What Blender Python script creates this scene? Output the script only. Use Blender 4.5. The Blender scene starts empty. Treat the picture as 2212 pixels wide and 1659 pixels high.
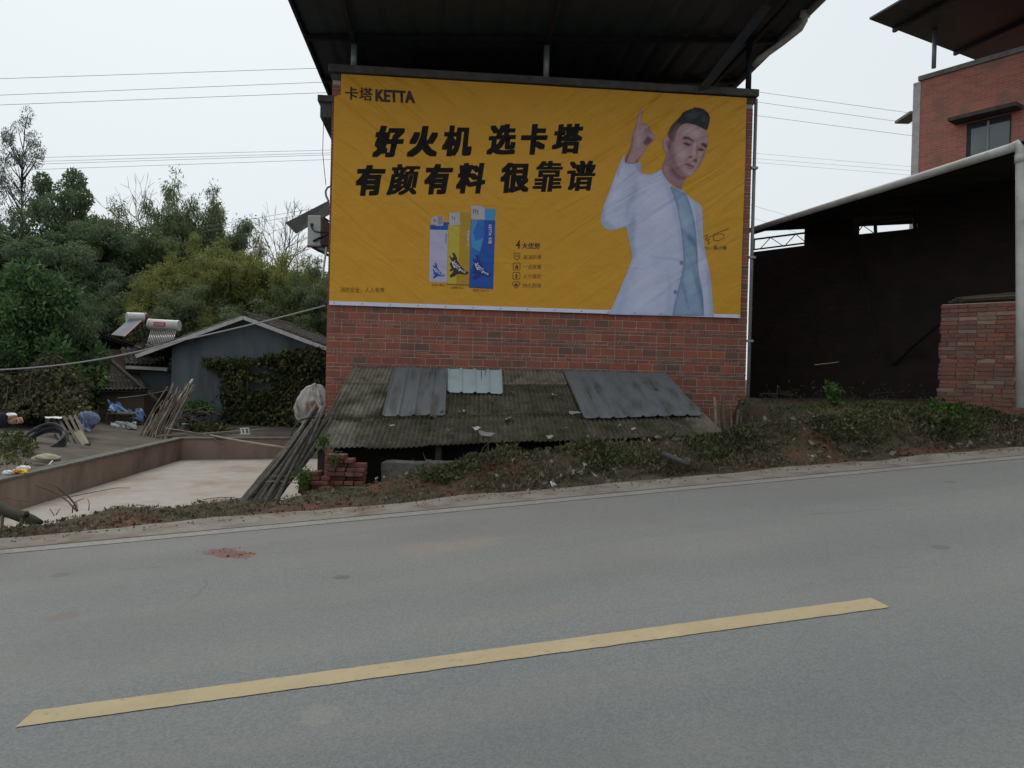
import bpy, bmesh, math, random
import numpy as np
from mathutils import Vector, Matrix
from mathutils.geometry import delaunay_2d_cdt

scene = bpy.context.scene
COL = scene.collection
R = math.radians
random.seed(7); RNG = np.random.default_rng(11)

# ------------------------------------------------------------------ camera
F_U = 1658.0                       # focal length in units of a 2212 x 1659 picture
ROLL = math.atan(0.025); PITCH = -R(0.5); CAM_Z = 1.36
cam_data = bpy.data.cameras.new('camera'); cam = bpy.data.objects.new('camera', cam_data); COL.objects.link(cam)
cam_data.sensor_width = 36.0; cam_data.lens = 36.0 * F_U / 2212.0
cam_data.clip_start = 0.05; cam_data.clip_end = 2000.0
cr, sr, cp, sp = math.cos(ROLL), math.sin(ROLL), math.cos(PITCH), math.sin(PITCH)
right = Vector((cr, -sr * sp, sr * cp)); up = Vector((-sr, -cr * sp, cr * cp)); fwd = Vector((0, cp, sp))
mw = Matrix.Identity(4)
for i in range(3):
    mw[i][0] = right[i]; mw[i][1] = up[i]; mw[i][2] = -fwd[i]
mw[2][3] = CAM_Z
cam.matrix_world = mw
scene.camera = cam

# ------------------------------------------------------------------ sky, sun, exposure
SUN_EL, SUN_AZ = 58.0, -25.0       # degrees; azimuth from +Y towards +X
world = bpy.data.worlds.new('World'); scene.world = world; world.use_nodes = True
wn = world.node_tree.nodes; wl = world.node_tree.links
for n in list(wn): wn.remove(n)
wo = wn.new('ShaderNodeOutputWorld'); bg = wn.new('ShaderNodeBackground'); bg.inputs['Strength'].default_value = 0.1
sky = wn.new('ShaderNodeTexSky'); sky.sky_type = 'NISHITA'; sky.sun_disc = False
sky.sun_elevation = R(SUN_EL); sky.sun_rotation = R(SUN_AZ); sky.air_density = 1.0; sky.dust_density = 6.0; sky.ozone_density = 1.0
hsv = wn.new('ShaderNodeHueSaturation'); hsv.inputs['Saturation'].default_value = 0.35
mixw = wn.new('ShaderNodeMixRGB'); mixw.inputs['Fac'].default_value = 0.80
mixw.inputs[2].default_value = (8.1, 8.75, 9.1, 1)       # even layer of overcast cloud
wl.new(sky.outputs[0], hsv.inputs['Color']); wl.new(hsv.outputs[0], mixw.inputs[1]); wl.new(mixw.outputs[0], bg.inputs['Color']); wl.new(bg.outputs[0], wo.inputs['Surface'])
sun_d = bpy.data.lights.new('sun', 'SUN'); sun_d.energy = 1.1; sun_d.angle = R(35); sun_d.color = (1.0, 0.96, 0.9)
sun = bpy.data.objects.new('sun', sun_d); COL.objects.link(sun)
sdir = Vector((math.sin(R(SUN_AZ)) * math.cos(R(SUN_EL)), math.cos(R(SUN_AZ)) * math.cos(R(SUN_EL)), math.sin(R(SUN_EL))))
sun.rotation_euler = sdir.to_track_quat('Z', 'Y').to_euler(); sun.location = sdir * 60
vs = scene.view_settings; vs.view_transform = 'Standard'; vs.look = 'None'; vs.exposure = 0.08; vs.gamma = 1.0
vs.use_curve_mapping = False
scene.cycles.max_bounces = 6; scene.cycles.diffuse_bounces = 3; scene.cycles.transparent_max_bounces = 6

# ------------------------------------------------------------------ survey helpers (picture units -> metres)
def ray(u, v):
    a = (u - 1106) / F_U; b = -(v - 829.5) / F_U
    X = cr * a - sr * b; U = sr * a + cr * b
    return np.array([X, cp - U * sp, sp + U * cp])
def P(u, v, Y):
    d = ray(u, v); d = d / d[1] * Y; return np.array([d[0], d[1], d[2] + CAM_Z])
def Q(u, v, z):
    d = ray(u, v); d = d * ((z - CAM_Z) / d[2]); return np.array([d[0], d[1], z])
KX, KY = 0.073467, 0.017923                       # road plane z = KX x + KY y
DS = np.array([0.97151, 0.23701]); DC = np.array([-0.23701, 0.97151])
def sc2xy(s, c): return DS[0] * s + DC[0] * c, DS[1] * s + DC[1] * c
def road_z(x, y): return KX * x + KY * y
WA = P(702, 880, 13.15); WB = P(1608, 910, 13.8)
E1 = np.array([WB[0] - WA[0], WB[1] - WA[1], 0.0]); WLEN = float(np.linalg.norm(E1)); E1 /= WLEN; E2 = np.array([-E1[1], E1[0], 0.0])
WO = np.array([WA[0], WA[1], 0.0])
def wall_st(u, v, off=0.0):                       # picture -> wall plane (along, height)
    k = ray(u, v); t = (WO.dot(E2) - off) / k.dot(E2); w = k * t
    return float((w - WO).dot(E1)), float(w[2] + CAM_Z)
def BW(a, b, z): return WO + E1 * a + E2 * b + np.array([0, 0, z])   # building frame -> world
BANG = math.atan2(E1[1], E1[0])

# ------------------------------------------------------------------ materials
MATS = {}
def mat(name, c1, c2=None, scale=4.0, rough=0.85, bump=0.0, bscale=60.0, c3=None, s3=1.0, t3=(0.5, 0.7), metal=0.0, spec=0.3,
        rnd=0.0, stretch=(1, 1, 1), t=(0.35, 0.65), transl=0.0, coat=0.0):
    m = bpy.data.materials.new(name); m.use_nodes = True; N = m.node_tree.nodes; L = m.node_tree.links
    b = N['Principled BSDF']; b.inputs['Roughness'].default_value = rough; b.inputs['Metallic'].default_value = metal
    b.inputs['Specular IOR Level'].default_value = spec
    tc = N.new('ShaderNodeTexCoord'); mp = N.new('ShaderNodeMapping'); mp.inputs['Scale'].default_value = stretch
    L.new(tc.outputs['Object'], mp.inputs['Vector'])
    def noise(s, det=6, ro=0.6):
        n = N.new('ShaderNodeTexNoise'); n.inputs['Scale'].default_value = s; n.inputs['Detail'].default_value = det
        n.inputs['Roughness'].default_value = ro; L.new(mp.outputs[0], n.inputs['Vector']); return n.outputs['Fac']
    def ramp(f, a, z):
        r = N.new('ShaderNodeMapRange'); r.inputs[1].default_value = a; r.inputs[2].default_value = z; L.new(f, r.inputs[0]); return r.outputs[0]
    def mix(f, a, bb):
        x = N.new('ShaderNodeMixRGB')
        for k, val in ((0, f), (1, a), (2, bb)):
            if hasattr(val, 'links'): L.new(val, x.inputs[k])
            elif isinstance(val, (int, float)): x.inputs[k].default_value = val
            else: x.inputs[k].default_value = (*val, 1)
        return x.outputs[0]
    col = c1
    if c2 is not None: col = mix(ramp(noise(scale), *t), c1, c2)
    if c3 is not None: col = mix(ramp(noise(s3, 5), *t3), col, c3)
    if rnd:
        oi = N.new('ShaderNodeObjectInfo'); gi = N.new('ShaderNodeNewGeometry'); ad = N.new('ShaderNodeMath'); ad.operation = 'ADD'
        L.new(oi.outputs['Random'], ad.inputs[0]); L.new(gi.outputs['Random Per Island'], ad.inputs[1])
        fr = N.new('ShaderNodeMath'); fr.operation = 'FRACT'; L.new(ad.outputs[0], fr.inputs[0])
        hs = N.new('ShaderNodeHueSaturation'); mr = N.new('ShaderNodeMapRange')
        mr.inputs[3].default_value = 1 - rnd; mr.inputs[4].default_value = 1 + rnd; L.new(fr.outputs[0], mr.inputs[0]); L.new(mr.outputs[0], hs.inputs['Value'])
        if hasattr(col, 'links'): L.new(col, hs.inputs['Color'])
        else: hs.inputs['Color'].default_value = (*col, 1)
        col = hs.outputs[0]
    if hasattr(col, 'links'): L.new(col, b.inputs['Base Color'])
    else: b.inputs['Base Color'].default_value = (*col, 1)
    if bump:
        bp = N.new('ShaderNodeBump'); bp.inputs['Strength'].default_value = min(1.0, bump); bp.inputs['Distance'].default_value = 0.02
        L.new(noise(bscale, 8, 0.65), bp.inputs['Height']); L.new(bp.outputs[0], b.inputs['Normal'])
    if transl:
        tr = N.new('ShaderNodeBsdfTranslucent'); mx = N.new('ShaderNodeMixShader'); mx.inputs[0].default_value = transl
        if hasattr(col, 'links'): L.new(col, tr.inputs['Color'])
        else: tr.inputs['Color'].default_value = (*col, 1)
        L.new(b.outputs[0], mx.inputs[1]); L.new(tr.outputs[0], mx.inputs[2]); L.new(mx.outputs[0], N['Material Output'].inputs['Surface'])
    MATS[name] = m; return m
def leafmat(name, stops, rough=0.6, transl=0.25, spec=0.25):
    m = bpy.data.materials.new(name); m.use_nodes = True; N = m.node_tree.nodes; L = m.node_tree.links; b = N['Principled BSDF']
    b.inputs['Roughness'].default_value = rough; b.inputs['Specular IOR Level'].default_value = spec
    gi = N.new('ShaderNodeNewGeometry'); cr_ = N.new('ShaderNodeValToRGB'); e = cr_.color_ramp.elements
    while len(e) < len(stops): e.new(0.5)
    for k, (pos, c) in enumerate(stops): e[k].position = pos; e[k].color = (*c, 1)
    tc = N.new('ShaderNodeTexCoord'); nz = N.new('ShaderNodeTexNoise'); nz.inputs['Scale'].default_value = 0.9; nz.inputs['Detail'].default_value = 3
    L.new(tc.outputs['Object'], nz.inputs['Vector'])
    ad = N.new('ShaderNodeMath'); ad.operation = 'MULTIPLY_ADD'; ad.inputs[1].default_value = 0.55; L.new(gi.outputs['Random Per Island'], ad.inputs[0])
    mr = N.new('ShaderNodeMapRange'); mr.inputs[1].default_value = 0.3; mr.inputs[2].default_value = 0.7; mr.inputs[3].default_value = 0.0; mr.inputs[4].default_value = 0.45
    L.new(nz.outputs['Fac'], mr.inputs[0]); L.new(mr.outputs[0], ad.inputs[2]); L.new(ad.outputs[0], cr_.inputs[0])
    L.new(cr_.outputs[0], b.inputs['Base Color'])
    tr = N.new('ShaderNodeBsdfTranslucent'); mx = N.new('ShaderNodeMixShader'); mx.inputs[0].default_value = transl
    L.new(cr_.outputs[0], tr.inputs['Color']); L.new(b.outputs[0], mx.inputs[1]); L.new(tr.outputs[0], mx.inputs[2]); L.new(mx.outputs[0], N['Material Output'].inputs['Surface'])
    MATS[name] = m; return m
def brickmat(name, c1, c2, mortar, sc=1.0, dirv=(1, 0), dirt=(0.03, 0.03, 0.025), dirt_t=(0.55, 0.75), bump=0.4):
    m = bpy.data.materials.new(name); m.use_nodes = True; N = m.node_tree.nodes; L = m.node_tree.links; b = N['Principled BSDF']; b.inputs['Roughness'].default_value = 0.9
    tc = N.new('ShaderNodeTexCoord'); sep = N.new('ShaderNodeSeparateXYZ'); cmb = N.new('ShaderNodeCombineXYZ'); ad = N.new('ShaderNodeVectorMath'); ad.operation = 'DOT_PRODUCT'; ad.inputs[1].default_value = (dirv[0], dirv[1], 0)
    L.new(tc.outputs['Object'], sep.inputs[0]); L.new(tc.outputs['Object'], ad.inputs[0]); L.new(ad.outputs['Value'], cmb.inputs[0]); L.new(sep.outputs[2], cmb.inputs[1])
    bt = N.new('ShaderNodeTexBrick'); bt.inputs['Color1'].default_value = (*c1, 1); bt.inputs['Color2'].default_value = (*c2, 1); bt.inputs['Mortar'].default_value = (*mortar, 1)
    bt.inputs['Scale'].default_value = 1.0; bt.inputs['Brick Width'].default_value = 0.25 * sc; bt.inputs['Row Height'].default_value = 0.063 * sc; bt.inputs['Mortar Size'].default_value = 0.006
    L.new(cmb.outputs[0], bt.inputs['Vector'])
    nz = N.new('ShaderNodeTexNoise'); nz.inputs['Scale'].default_value = 2.2; nz.inputs['Detail'].default_value = 8; L.new(tc.outputs['Object'], nz.inputs['Vector'])
    mr = N.new('ShaderNodeMapRange'); mr.inputs[1].default_value = dirt_t[0]; mr.inputs[2].default_value = dirt_t[1]; L.new(nz.outputs['Fac'], mr.inputs[0])
    mx = N.new('ShaderNodeMixRGB'); L.new(mr.outputs[0], mx.inputs[0]); L.new(bt.outputs['Color'], mx.inputs[1]); mx.inputs[2].default_value = (*dirt, 1); L.new(mx.outputs[0], b.inputs['Base Color'])
    bp = N.new('ShaderNodeBump'); bp.inputs['Strength'].default_value = bump; bp.inputs['Distance'].default_value = 0.01; bp.invert = True; L.new(bt.outputs['Fac'], bp.inputs['Height']); L.new(bp.outputs[0], b.inputs['Normal'])
    MATS[name] = m; return m

# ------------------------------------------------------------------ object helpers
def link(o, parent=None):
    COL.objects.link(o)
    if parent is not None: o.parent = parent
    return o
def tag(o, label=None, cat=None, group=None, kind=None):
    if label: o['label'] = label
    if cat: o['category'] = cat
    if group: o['group'] = group
    if kind: o['kind'] = kind
    return o
def empty(name, loc, label=None, cat=None, group=None, rz=0.0):
    o = bpy.data.objects.new(name, None); o.location = Vector([float(x) for x in loc]); o.rotation_euler = (0, 0, rz); o.empty_display_size = 0.2
    link(o); o['_inv'] = 0; del o['_inv']
    return tag(o, label, cat, group)
class MB:
    """collects shapes; build() links them as one mesh object"""
    def __init__(s): s.v = []; s.f = []; s.mi = []
    def add(s, vs, fs, m=0):
        o = len(s.v); s.v += [tuple(float(c) for c in p) for p in vs]; s.f += [tuple(i + o for i in f) for f in fs]; s.mi += [m] * len(fs); return s
    def hexa(s, p, m=0):                              # 8 points: bottom ring 0-3, top ring 4-7
        return s.add(p, [(0, 3, 2, 1), (4, 5, 6, 7), (0, 1, 5, 4), (1, 2, 6, 5), (2, 3, 7, 6), (3, 0, 4, 7)], m)
    def box(s, x0, x1, y0, y1, z0, z1, m=0):
        return s.hexa([(x0, y0, z0), (x1, y0, z0), (x1, y1, z0), (x0, y1, z0), (x0, y0, z1), (x1, y0, z1), (x1, y1, z1), (x0, y1, z1)], m)
    def bar(s, a, b, w, h=None, upv=(0, 0, 1), m=0):  # rectangular bar from a to b
        a = Vector([float(c) for c in a]); b = Vector([float(c) for c in b]); d = (b - a).normalized(); u = Vector(upv)
        if abs(d.dot(u)) > 0.97: u = Vector((0, 1, 0))
        x = d.cross(u).normalized(); z = x.cross(d); h = w if h is None else h; x = x * (w / 2); z = z * (h / 2)
        return s.hexa([a - x - z, a + x - z, b + x - z, b - x - z, a - x + z, a + x + z, b + x + z, b - x + z], m)
    def tube(s, pts, rad, n=7, cap=True, m=0):
        pts = [Vector([float(c) for c in p]) for p in pts]; rad = rad if hasattr(rad, '__len__') else [rad] * len(pts)
        o = []; fs = []; ref = None
        for i, p in enumerate(pts):
            d = (pts[min(i + 1, len(pts) - 1)] - pts[max(i - 1, 0)]).normalized()
            if ref is None: ref = Vector((0, 0, 1)) if abs(d.z) < 0.9 else Vector((1, 0, 0))
            x = d.cross(ref).normalized(); y = d.cross(x); ref = x.cross(d) if abs(d.dot(ref)) < 0.99 else ref
            for k in range(n):
                t = 2 * math.pi * k / n; o.append(p + (x * math.cos(t) + y * math.sin(t)) * rad[i])
        for i in range(len(pts) - 1):
            for k in range(n):
                k2 = (k + 1) % n; fs.append((i * n + k, i * n + k2, (i + 1) * n + k2, (i + 1) * n + k))
        if cap: fs.append(tuple(range(n))[::-1]); fs.append(tuple((len(pts) - 1) * n + k for k in range(n)))
        return s.add(o, fs, m)
    def quad(s, a, b, c, d, m=0): return s.add([a, b, c, d], [(0, 1, 2, 3)], m)
    def mesh(s, name):
        me = bpy.data.meshes.new(name); me.from_pydata(s.v, [], s.f); 
        if any(s.mi): me.polygons.foreach_set('material_index', s.mi)
        me.update(); return me
    def build(s, name, m, parent=None, smooth=False, bevel=0.0, local=True):
        me = s.mesh(name)
        if parent is not None and local:              # points are world points: bring them into the parent's frame
            inv = parent_matrix(parent).inverted(); me.transform(inv)
        for mm in (m if isinstance(m, (list, tuple)) else [m]): me.materials.append(MATS[mm] if isinstance(mm, str) else mm)
        if smooth: me.polygons.foreach_set('use_smooth', [True] * len(me.polygons))
        o = bpy.data.objects.new(name, me); link(o, parent)
        if bevel:
            b = o.modifiers.new('bevel', 'BEVEL'); b.width = bevel; b.segments = 1; b.limit_method = 'ANGLE'
        return o
def parent_matrix(o):
    m = Matrix.LocRotScale(o.location, o.rotation_euler, o.scale)
    return parent_matrix(o.parent) @ m if o.parent else m
def raw_mesh(name, verts, faces):                      # numpy quads or tris
    me = bpy.data.meshes.new(name); nv = len(verts); nf, k = faces.shape
    me.vertices.add(nv); me.vertices.foreach_set('co', np.asarray(verts, dtype=np.float32).ravel())
    me.loops.add(nf * k); me.loops.foreach_set('vertex_index', faces.astype(np.int32).ravel())
    me.polygons.add(nf); me.polygons.foreach_set('loop_start', np.arange(0, nf * k, k, dtype=np.int32)); me.polygons.foreach_set('loop_total', np.full(nf, k, dtype=np.int32))
    me.update(calc_edges=True); return me
def leaf_mesh(name, pts, dirs, length, width, rng, flat=0.0, bend=0.25):
    """folded pointed leaves: each two quads sharing a midrib; pts base points, dirs unit directions"""
    n = len(pts); d = dirs / np.linalg.norm(dirs, axis=1, keepdims=True)
    r = rng.normal(size=(n, 3)); r[:, 2] *= (1 - flat); side = np.cross(d, r); side /= np.linalg.norm(side, axis=1, keepdims=True) + 1e-9
    nor = np.cross(side, d); L = (length * rng.uniform(0.6, 1.3, n))[:, None]; W = (width * rng.uniform(0.6, 1.3, n))[:, None]
    base = pts; tip = pts + d * L - nor * L * bend * 0.5; mid = pts + d * L * 0.45 + nor * W * 0.18
    a = pts + d * L * 0.4 + side * W * 0.5; b = pts + d * L * 0.4 - side * W * 0.5
    v = np.stack([base, a, tip, b, mid], 1).reshape(-1, 3); i = np.arange(n)[:, None] * 5
    f = np.concatenate([i + np.array([[0, 4, 2, 1]]), i + np.array([[0, 3, 2, 4]])], 0)
    return raw_mesh(name, v, f)
def mesh_obj(name, me, m, parent=None):
    me.materials.clear(); me.materials.append(MATS[m]); o = bpy.data.objects.new(name, me); return link(o, parent)
def smooth01(x): x = np.clip(x, 0, 1); return x * x * (3 - 2 * x)
def fbm(x, y, seed=0, octs=4, f=1.0):                   # cheap value noise for heights
    out = np.zeros_like(np.asarray(x, dtype=float)); amp = 1.0
    for o in range(octs):
        rs = np.random.default_rng(seed + o); ph = rs.uniform(0, 6.28, 8); fr = rs.uniform(0.6, 1.6, (8, 2)) * rs.choice([-1, 1], (8, 2))
        for k in range(8): out = out + amp / 8 * np.sin((x * fr[k, 0] + y * fr[k, 1]) * f + ph[k]) * 1.6
        amp *= 0.5; f *= 2.1
    return out

# ------------------------------------------------------------------ material library
mat('soil_grass', (0.055, 0.05, 0.028), (0.085, 0.06, 0.038), 3.0, bump=0.8, bscale=25, c3=(0.13, 0.055, 0.034), s3=1.1, t3=(0.52, 0.66), rough=0.95)
mat('plaster_court', (0.345, 0.318, 0.28), (0.40, 0.368, 0.32), 3.0, bump=0.5, bscale=30, c3=(0.30, 0.225, 0.18), s3=1.1, t3=(0.48, 0.72), rough=0.95)
mat('court_wall', (0.24, 0.175, 0.138), (0.29, 0.222, 0.178), 2.5, bump=0.4, bscale=30, c3=(0.15, 0.115, 0.095), s3=1.6, t3=(0.5, 0.7), rough=0.95, stretch=(1, 1, 0.5))
mat('coping', (0.10, 0.098, 0.085), (0.17, 0.165, 0.145), 6, bump=0.5, bscale=40, rough=0.95)
mat('mortar', (0.33, 0.262, 0.222), (0.43, 0.355, 0.305), 12, bump=0.5, bscale=90, rough=0.95)
mat('concrete', (0.17, 0.165, 0.15), (0.24, 0.235, 0.215), 5, bump=0.4, bscale=60, c3=(0.08, 0.08, 0.07), s3=2, t3=(0.55, 0.75), rough=0.95)
mat('concrete_dark', (0.05, 0.05, 0.045), (0.09, 0.088, 0.08), 5, bump=0.5, bscale=50, rough=0.95)
mat('sheet_dark', (0.035, 0.045, 0.055), (0.05, 0.06, 0.07), 3, rough=0.55, bump=0.05, bscale=20)
mat('steel_dark', (0.02, 0.022, 0.028), (0.035, 0.035, 0.04), 8, rough=0.6, metal=0.2)
mat('steel_pale', (0.30, 0.33, 0.34), (0.22, 0.25, 0.26), 6, rough=0.5, metal=0.3)
mat('pvc', (0.55, 0.55, 0.52), (0.40, 0.40, 0.37), 3, rough=0.5, c3=(0.25, 0.24, 0.2), s3=4, t3=(0.6, 0.8))
mat('pvc_grey', (0.20, 0.20, 0.195), (0.15, 0.15, 0.145), 3, rough=0.5)
mat('asbestos', (0.14, 0.128, 0.105), (0.20, 0.185, 0.155), 4, bump=0.6, bscale=55, c3=(0.05, 0.05, 0.028), s3=1.9, t3=(0.44, 0.62), rough=0.97, rnd=0.22)
mat('asbestos_moss', (0.055, 0.05, 0.032), (0.115, 0.102, 0.078), 5, bump=0.9, bscale=40, c3=(0.036, 0.044, 0.014), s3=3.0, t3=(0.5, 0.66), rough=1.0, rnd=0.15)
mat('asbestos_bare', (0.20, 0.175, 0.145), (0.12, 0.105, 0.08), 6, bump=0.6, bscale=55, c3=(0.05, 0.05, 0.025), s3=3.5, t3=(0.52, 0.68), rough=0.97, rnd=0.1)
mat('panel_grey', (0.12, 0.135, 0.145), (0.145, 0.16, 0.17), 2, rough=0.48, bump=0.10, bscale=9, c3=(0.075, 0.075, 0.068), s3=2.6, t3=(0.48, 0.66), spec=0.45, stretch=(2.4, 0.5, 0.8))
mat('panel_pale', (0.33, 0.41, 0.43), (0.37, 0.45, 0.47), 2, rough=0.45, bump=0.05, bscale=12, c3=(0.26, 0.31, 0.31), s3=2, t3=(0.5, 0.75))
mat('stone', (0.10, 0.097, 0.088), (0.145, 0.138, 0.125), 6, bump=0.9, bscale=30, c3=(0.045, 0.047, 0.036), s3=3, t3=(0.42, 0.62), rough=0.95)
mat('black_void', (0.01, 0.01, 0.009), (0.02, 0.018, 0.015), 4, rough=1.0)
mat('bamboo_grey', (0.045, 0.041, 0.036), (0.105, 0.096, 0.082), 5, rough=0.8, bump=0.3, bscale=60, rnd=0.45, stretch=(3, 3, 1))
mat('stick', (0.11, 0.085, 0.065), (0.20, 0.165, 0.13), 6, rough=0.85, bump=0.3, bscale=50, rnd=0.4)
mat('bamboo_pale', (0.30, 0.27, 0.20), (0.22, 0.20, 0.15), 6, rough=0.7, rnd=0.25)
mat('bark', (0.045, 0.04, 0.033), (0.075, 0.066, 0.054), 6, bump=0.6, bscale=30, rough=0.95)
mat('bark_moss', (0.06, 0.05, 0.038), (0.04, 0.042, 0.022), 5, bump=0.9, bscale=25, rough=0.97)
mat('twig', (0.16, 0.12, 0.085), (0.10, 0.075, 0.055), 6, rough=0.9)
mat('plaster_blue', (0.10, 0.122, 0.135), (0.125, 0.147, 0.16), 1.5, bump=0.3, bscale=30, c3=(0.07, 0.08, 0.083), s3=1.3, t3=(0.48, 0.7), rough=0.95, stretch=(1.4, 1.4, 0.35))
mat('white_paint', (0.55, 0.53, 0.51), (0.42, 0.40, 0.38), 5, rough=0.8, c3=(0.15, 0.13, 0.11), s3=3, t3=(0.58, 0.75))
mat('roof_tile', (0.035, 0.032, 0.028), (0.065, 0.058, 0.048), 5, bump=0.5, bscale=40, rnd=0.3, rough=0.95)
mat('mud_wall', (0.11, 0.08, 0.062), (0.15, 0.105, 0.08), 2, bump=0.5, bscale=25, c3=(0.2, 0.17, 0.15), s3=1.5, t3=(0.6, 0.72), rough=0.95)
mat('wood_old', (0.10, 0.085, 0.06), (0.15, 0.125, 0.09), 5, bump=0.4, bscale=50, rough=0.9, rnd=0.2, stretch=(1, 1, 5))
mat('board_pale', (0.34, 0.31, 0.22), (0.28, 0.25, 0.18), 4, rough=0.8)
mat('tarp_blue', (0.06, 0.13, 0.30), (0.16, 0.25, 0.42), 3, rough=0.5, bump=0.3, bscale=18, c3=(0.4, 0.45, 0.5), s3=3, t3=(0.6, 0.66))
mat('tarp_grey', (0.22, 0.25, 0.24), (0.32, 0.36, 0.35), 3, rough=0.6, bump=0.3, bscale=15)
mat('jeans', (0.10, 0.13, 0.22), (0.17, 0.21, 0.31), 4, rough=0.9, bump=0.3, bscale=30)
mat('white_sack', (0.46, 0.44, 0.42), (0.36, 0.34, 0.32), 3, rough=0.6, bump=1.0, bscale=5, c3=(0.22, 0.12, 0.08), s3=1.6, t3=(0.50, 0.62), stretch=(2, 2, 1))
mat('hose', (0.03, 0.035, 0.042), (0.045, 0.05, 0.058), 5, rough=0.45)
mat('litter', (0.42, 0.41, 0.39), (0.28, 0.26, 0.23), 3, rough=0.9, rnd=0.4)
mat('litter_white', (0.72, 0.72, 0.72), (0.6, 0.6, 0.6), 3, rough=0.8)
mat('ad_blue', (0.03, 0.30, 0.55), rough=0.5)
mat('crisp_yellow', (0.7, 0.5, 0.03), rough=0.4); mat('crisp_red', (0.5, 0.1, 0.03), rough=0.4)
mat('tank_white', (0.58, 0.57, 0.55), (0.5, 0.48, 0.46), 3, rough=0.35)
mat('tank_red', (0.22, 0.02, 0.035), (0.16, 0.015, 0.025), 4, rough=0.4)
mat('label_red', (0.45, 0.03, 0.03), rough=0.5)
mat('tube_glass', (0.32, 0.30, 0.29), (0.26, 0.24, 0.24), 4, rough=0.15, spec=0.6)
mat('panel_solar', (0.13, 0.145, 0.165), (0.10, 0.115, 0.135), 4, rough=0.6)
mat('ac_body', (0.46, 0.48, 0.46), (0.40, 0.42, 0.40), 3, rough=0.6, c3=(0.3, 0.3, 0.28), s3=3, t3=(0.55, 0.75))
mat('cable', (0.02, 0.02, 0.022), rough=0.6); mat('cable_grey', (0.30, 0.30, 0.30), rough=0.6); mat('wire_far', (0.16, 0.17, 0.18), rough=0.6)
mat('cloth_navy', (0.008, 0.01, 0.018), (0.014, 0.016, 0.026), 8, rough=0.95, bump=0.2, bscale=40)
mat('skin', (0.42, 0.25, 0.18), (0.36, 0.2, 0.14), 10, rough=0.55); mat('hair', (0.012, 0.011, 0.01), rough=0.6); mat('shoe', (0.02, 0.02, 0.022), rough=0.7); mat('sole', (0.5, 0.5, 0.48), rough=0.8)
mat('glass', (0.10, 0.12, 0.13), (0.14, 0.16, 0.17), 1.5, rough=0.08, spec=0.6)
mat('alu', (0.25, 0.25, 0.24), rough=0.5)
mat('hood_brown', (0.035, 0.034, 0.034), (0.05, 0.047, 0.045), 4, rough=0.8)
mat('shade_black', (0.012, 0.011, 0.01), (0.02, 0.017, 0.014), 3, rough=1.0)  # near black: shade of the sheds and terrace put into the colour
brickmat('brick_house_tex', (0.17, 0.058, 0.038), (0.10, 0.042, 0.03), (0.15, 0.125, 0.11), 1.0, (0, 1), dirt=(0.09, 0.06, 0.045), dirt_t=(0.5, 0.7))
brickmat('brick_shade', (0.034, 0.016, 0.012), (0.02, 0.011, 0.009), (0.018, 0.014, 0.012), 1.0, (.629, -.777), dirt=(0.012, 0.009, 0.008), dirt_t=(0.40, 0.72))  # brick darkened in colour to stand in for shade inside the sheds
brickmat('brick_far', (0.50, 0.16, 0.105), (0.34, 0.12, 0.086), (0.36, 0.26, 0.22), 1.0, (.602, -.799), dirt=(0.22, 0.14, 0.115), dirt_t=(0.5, 0.75))
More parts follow.
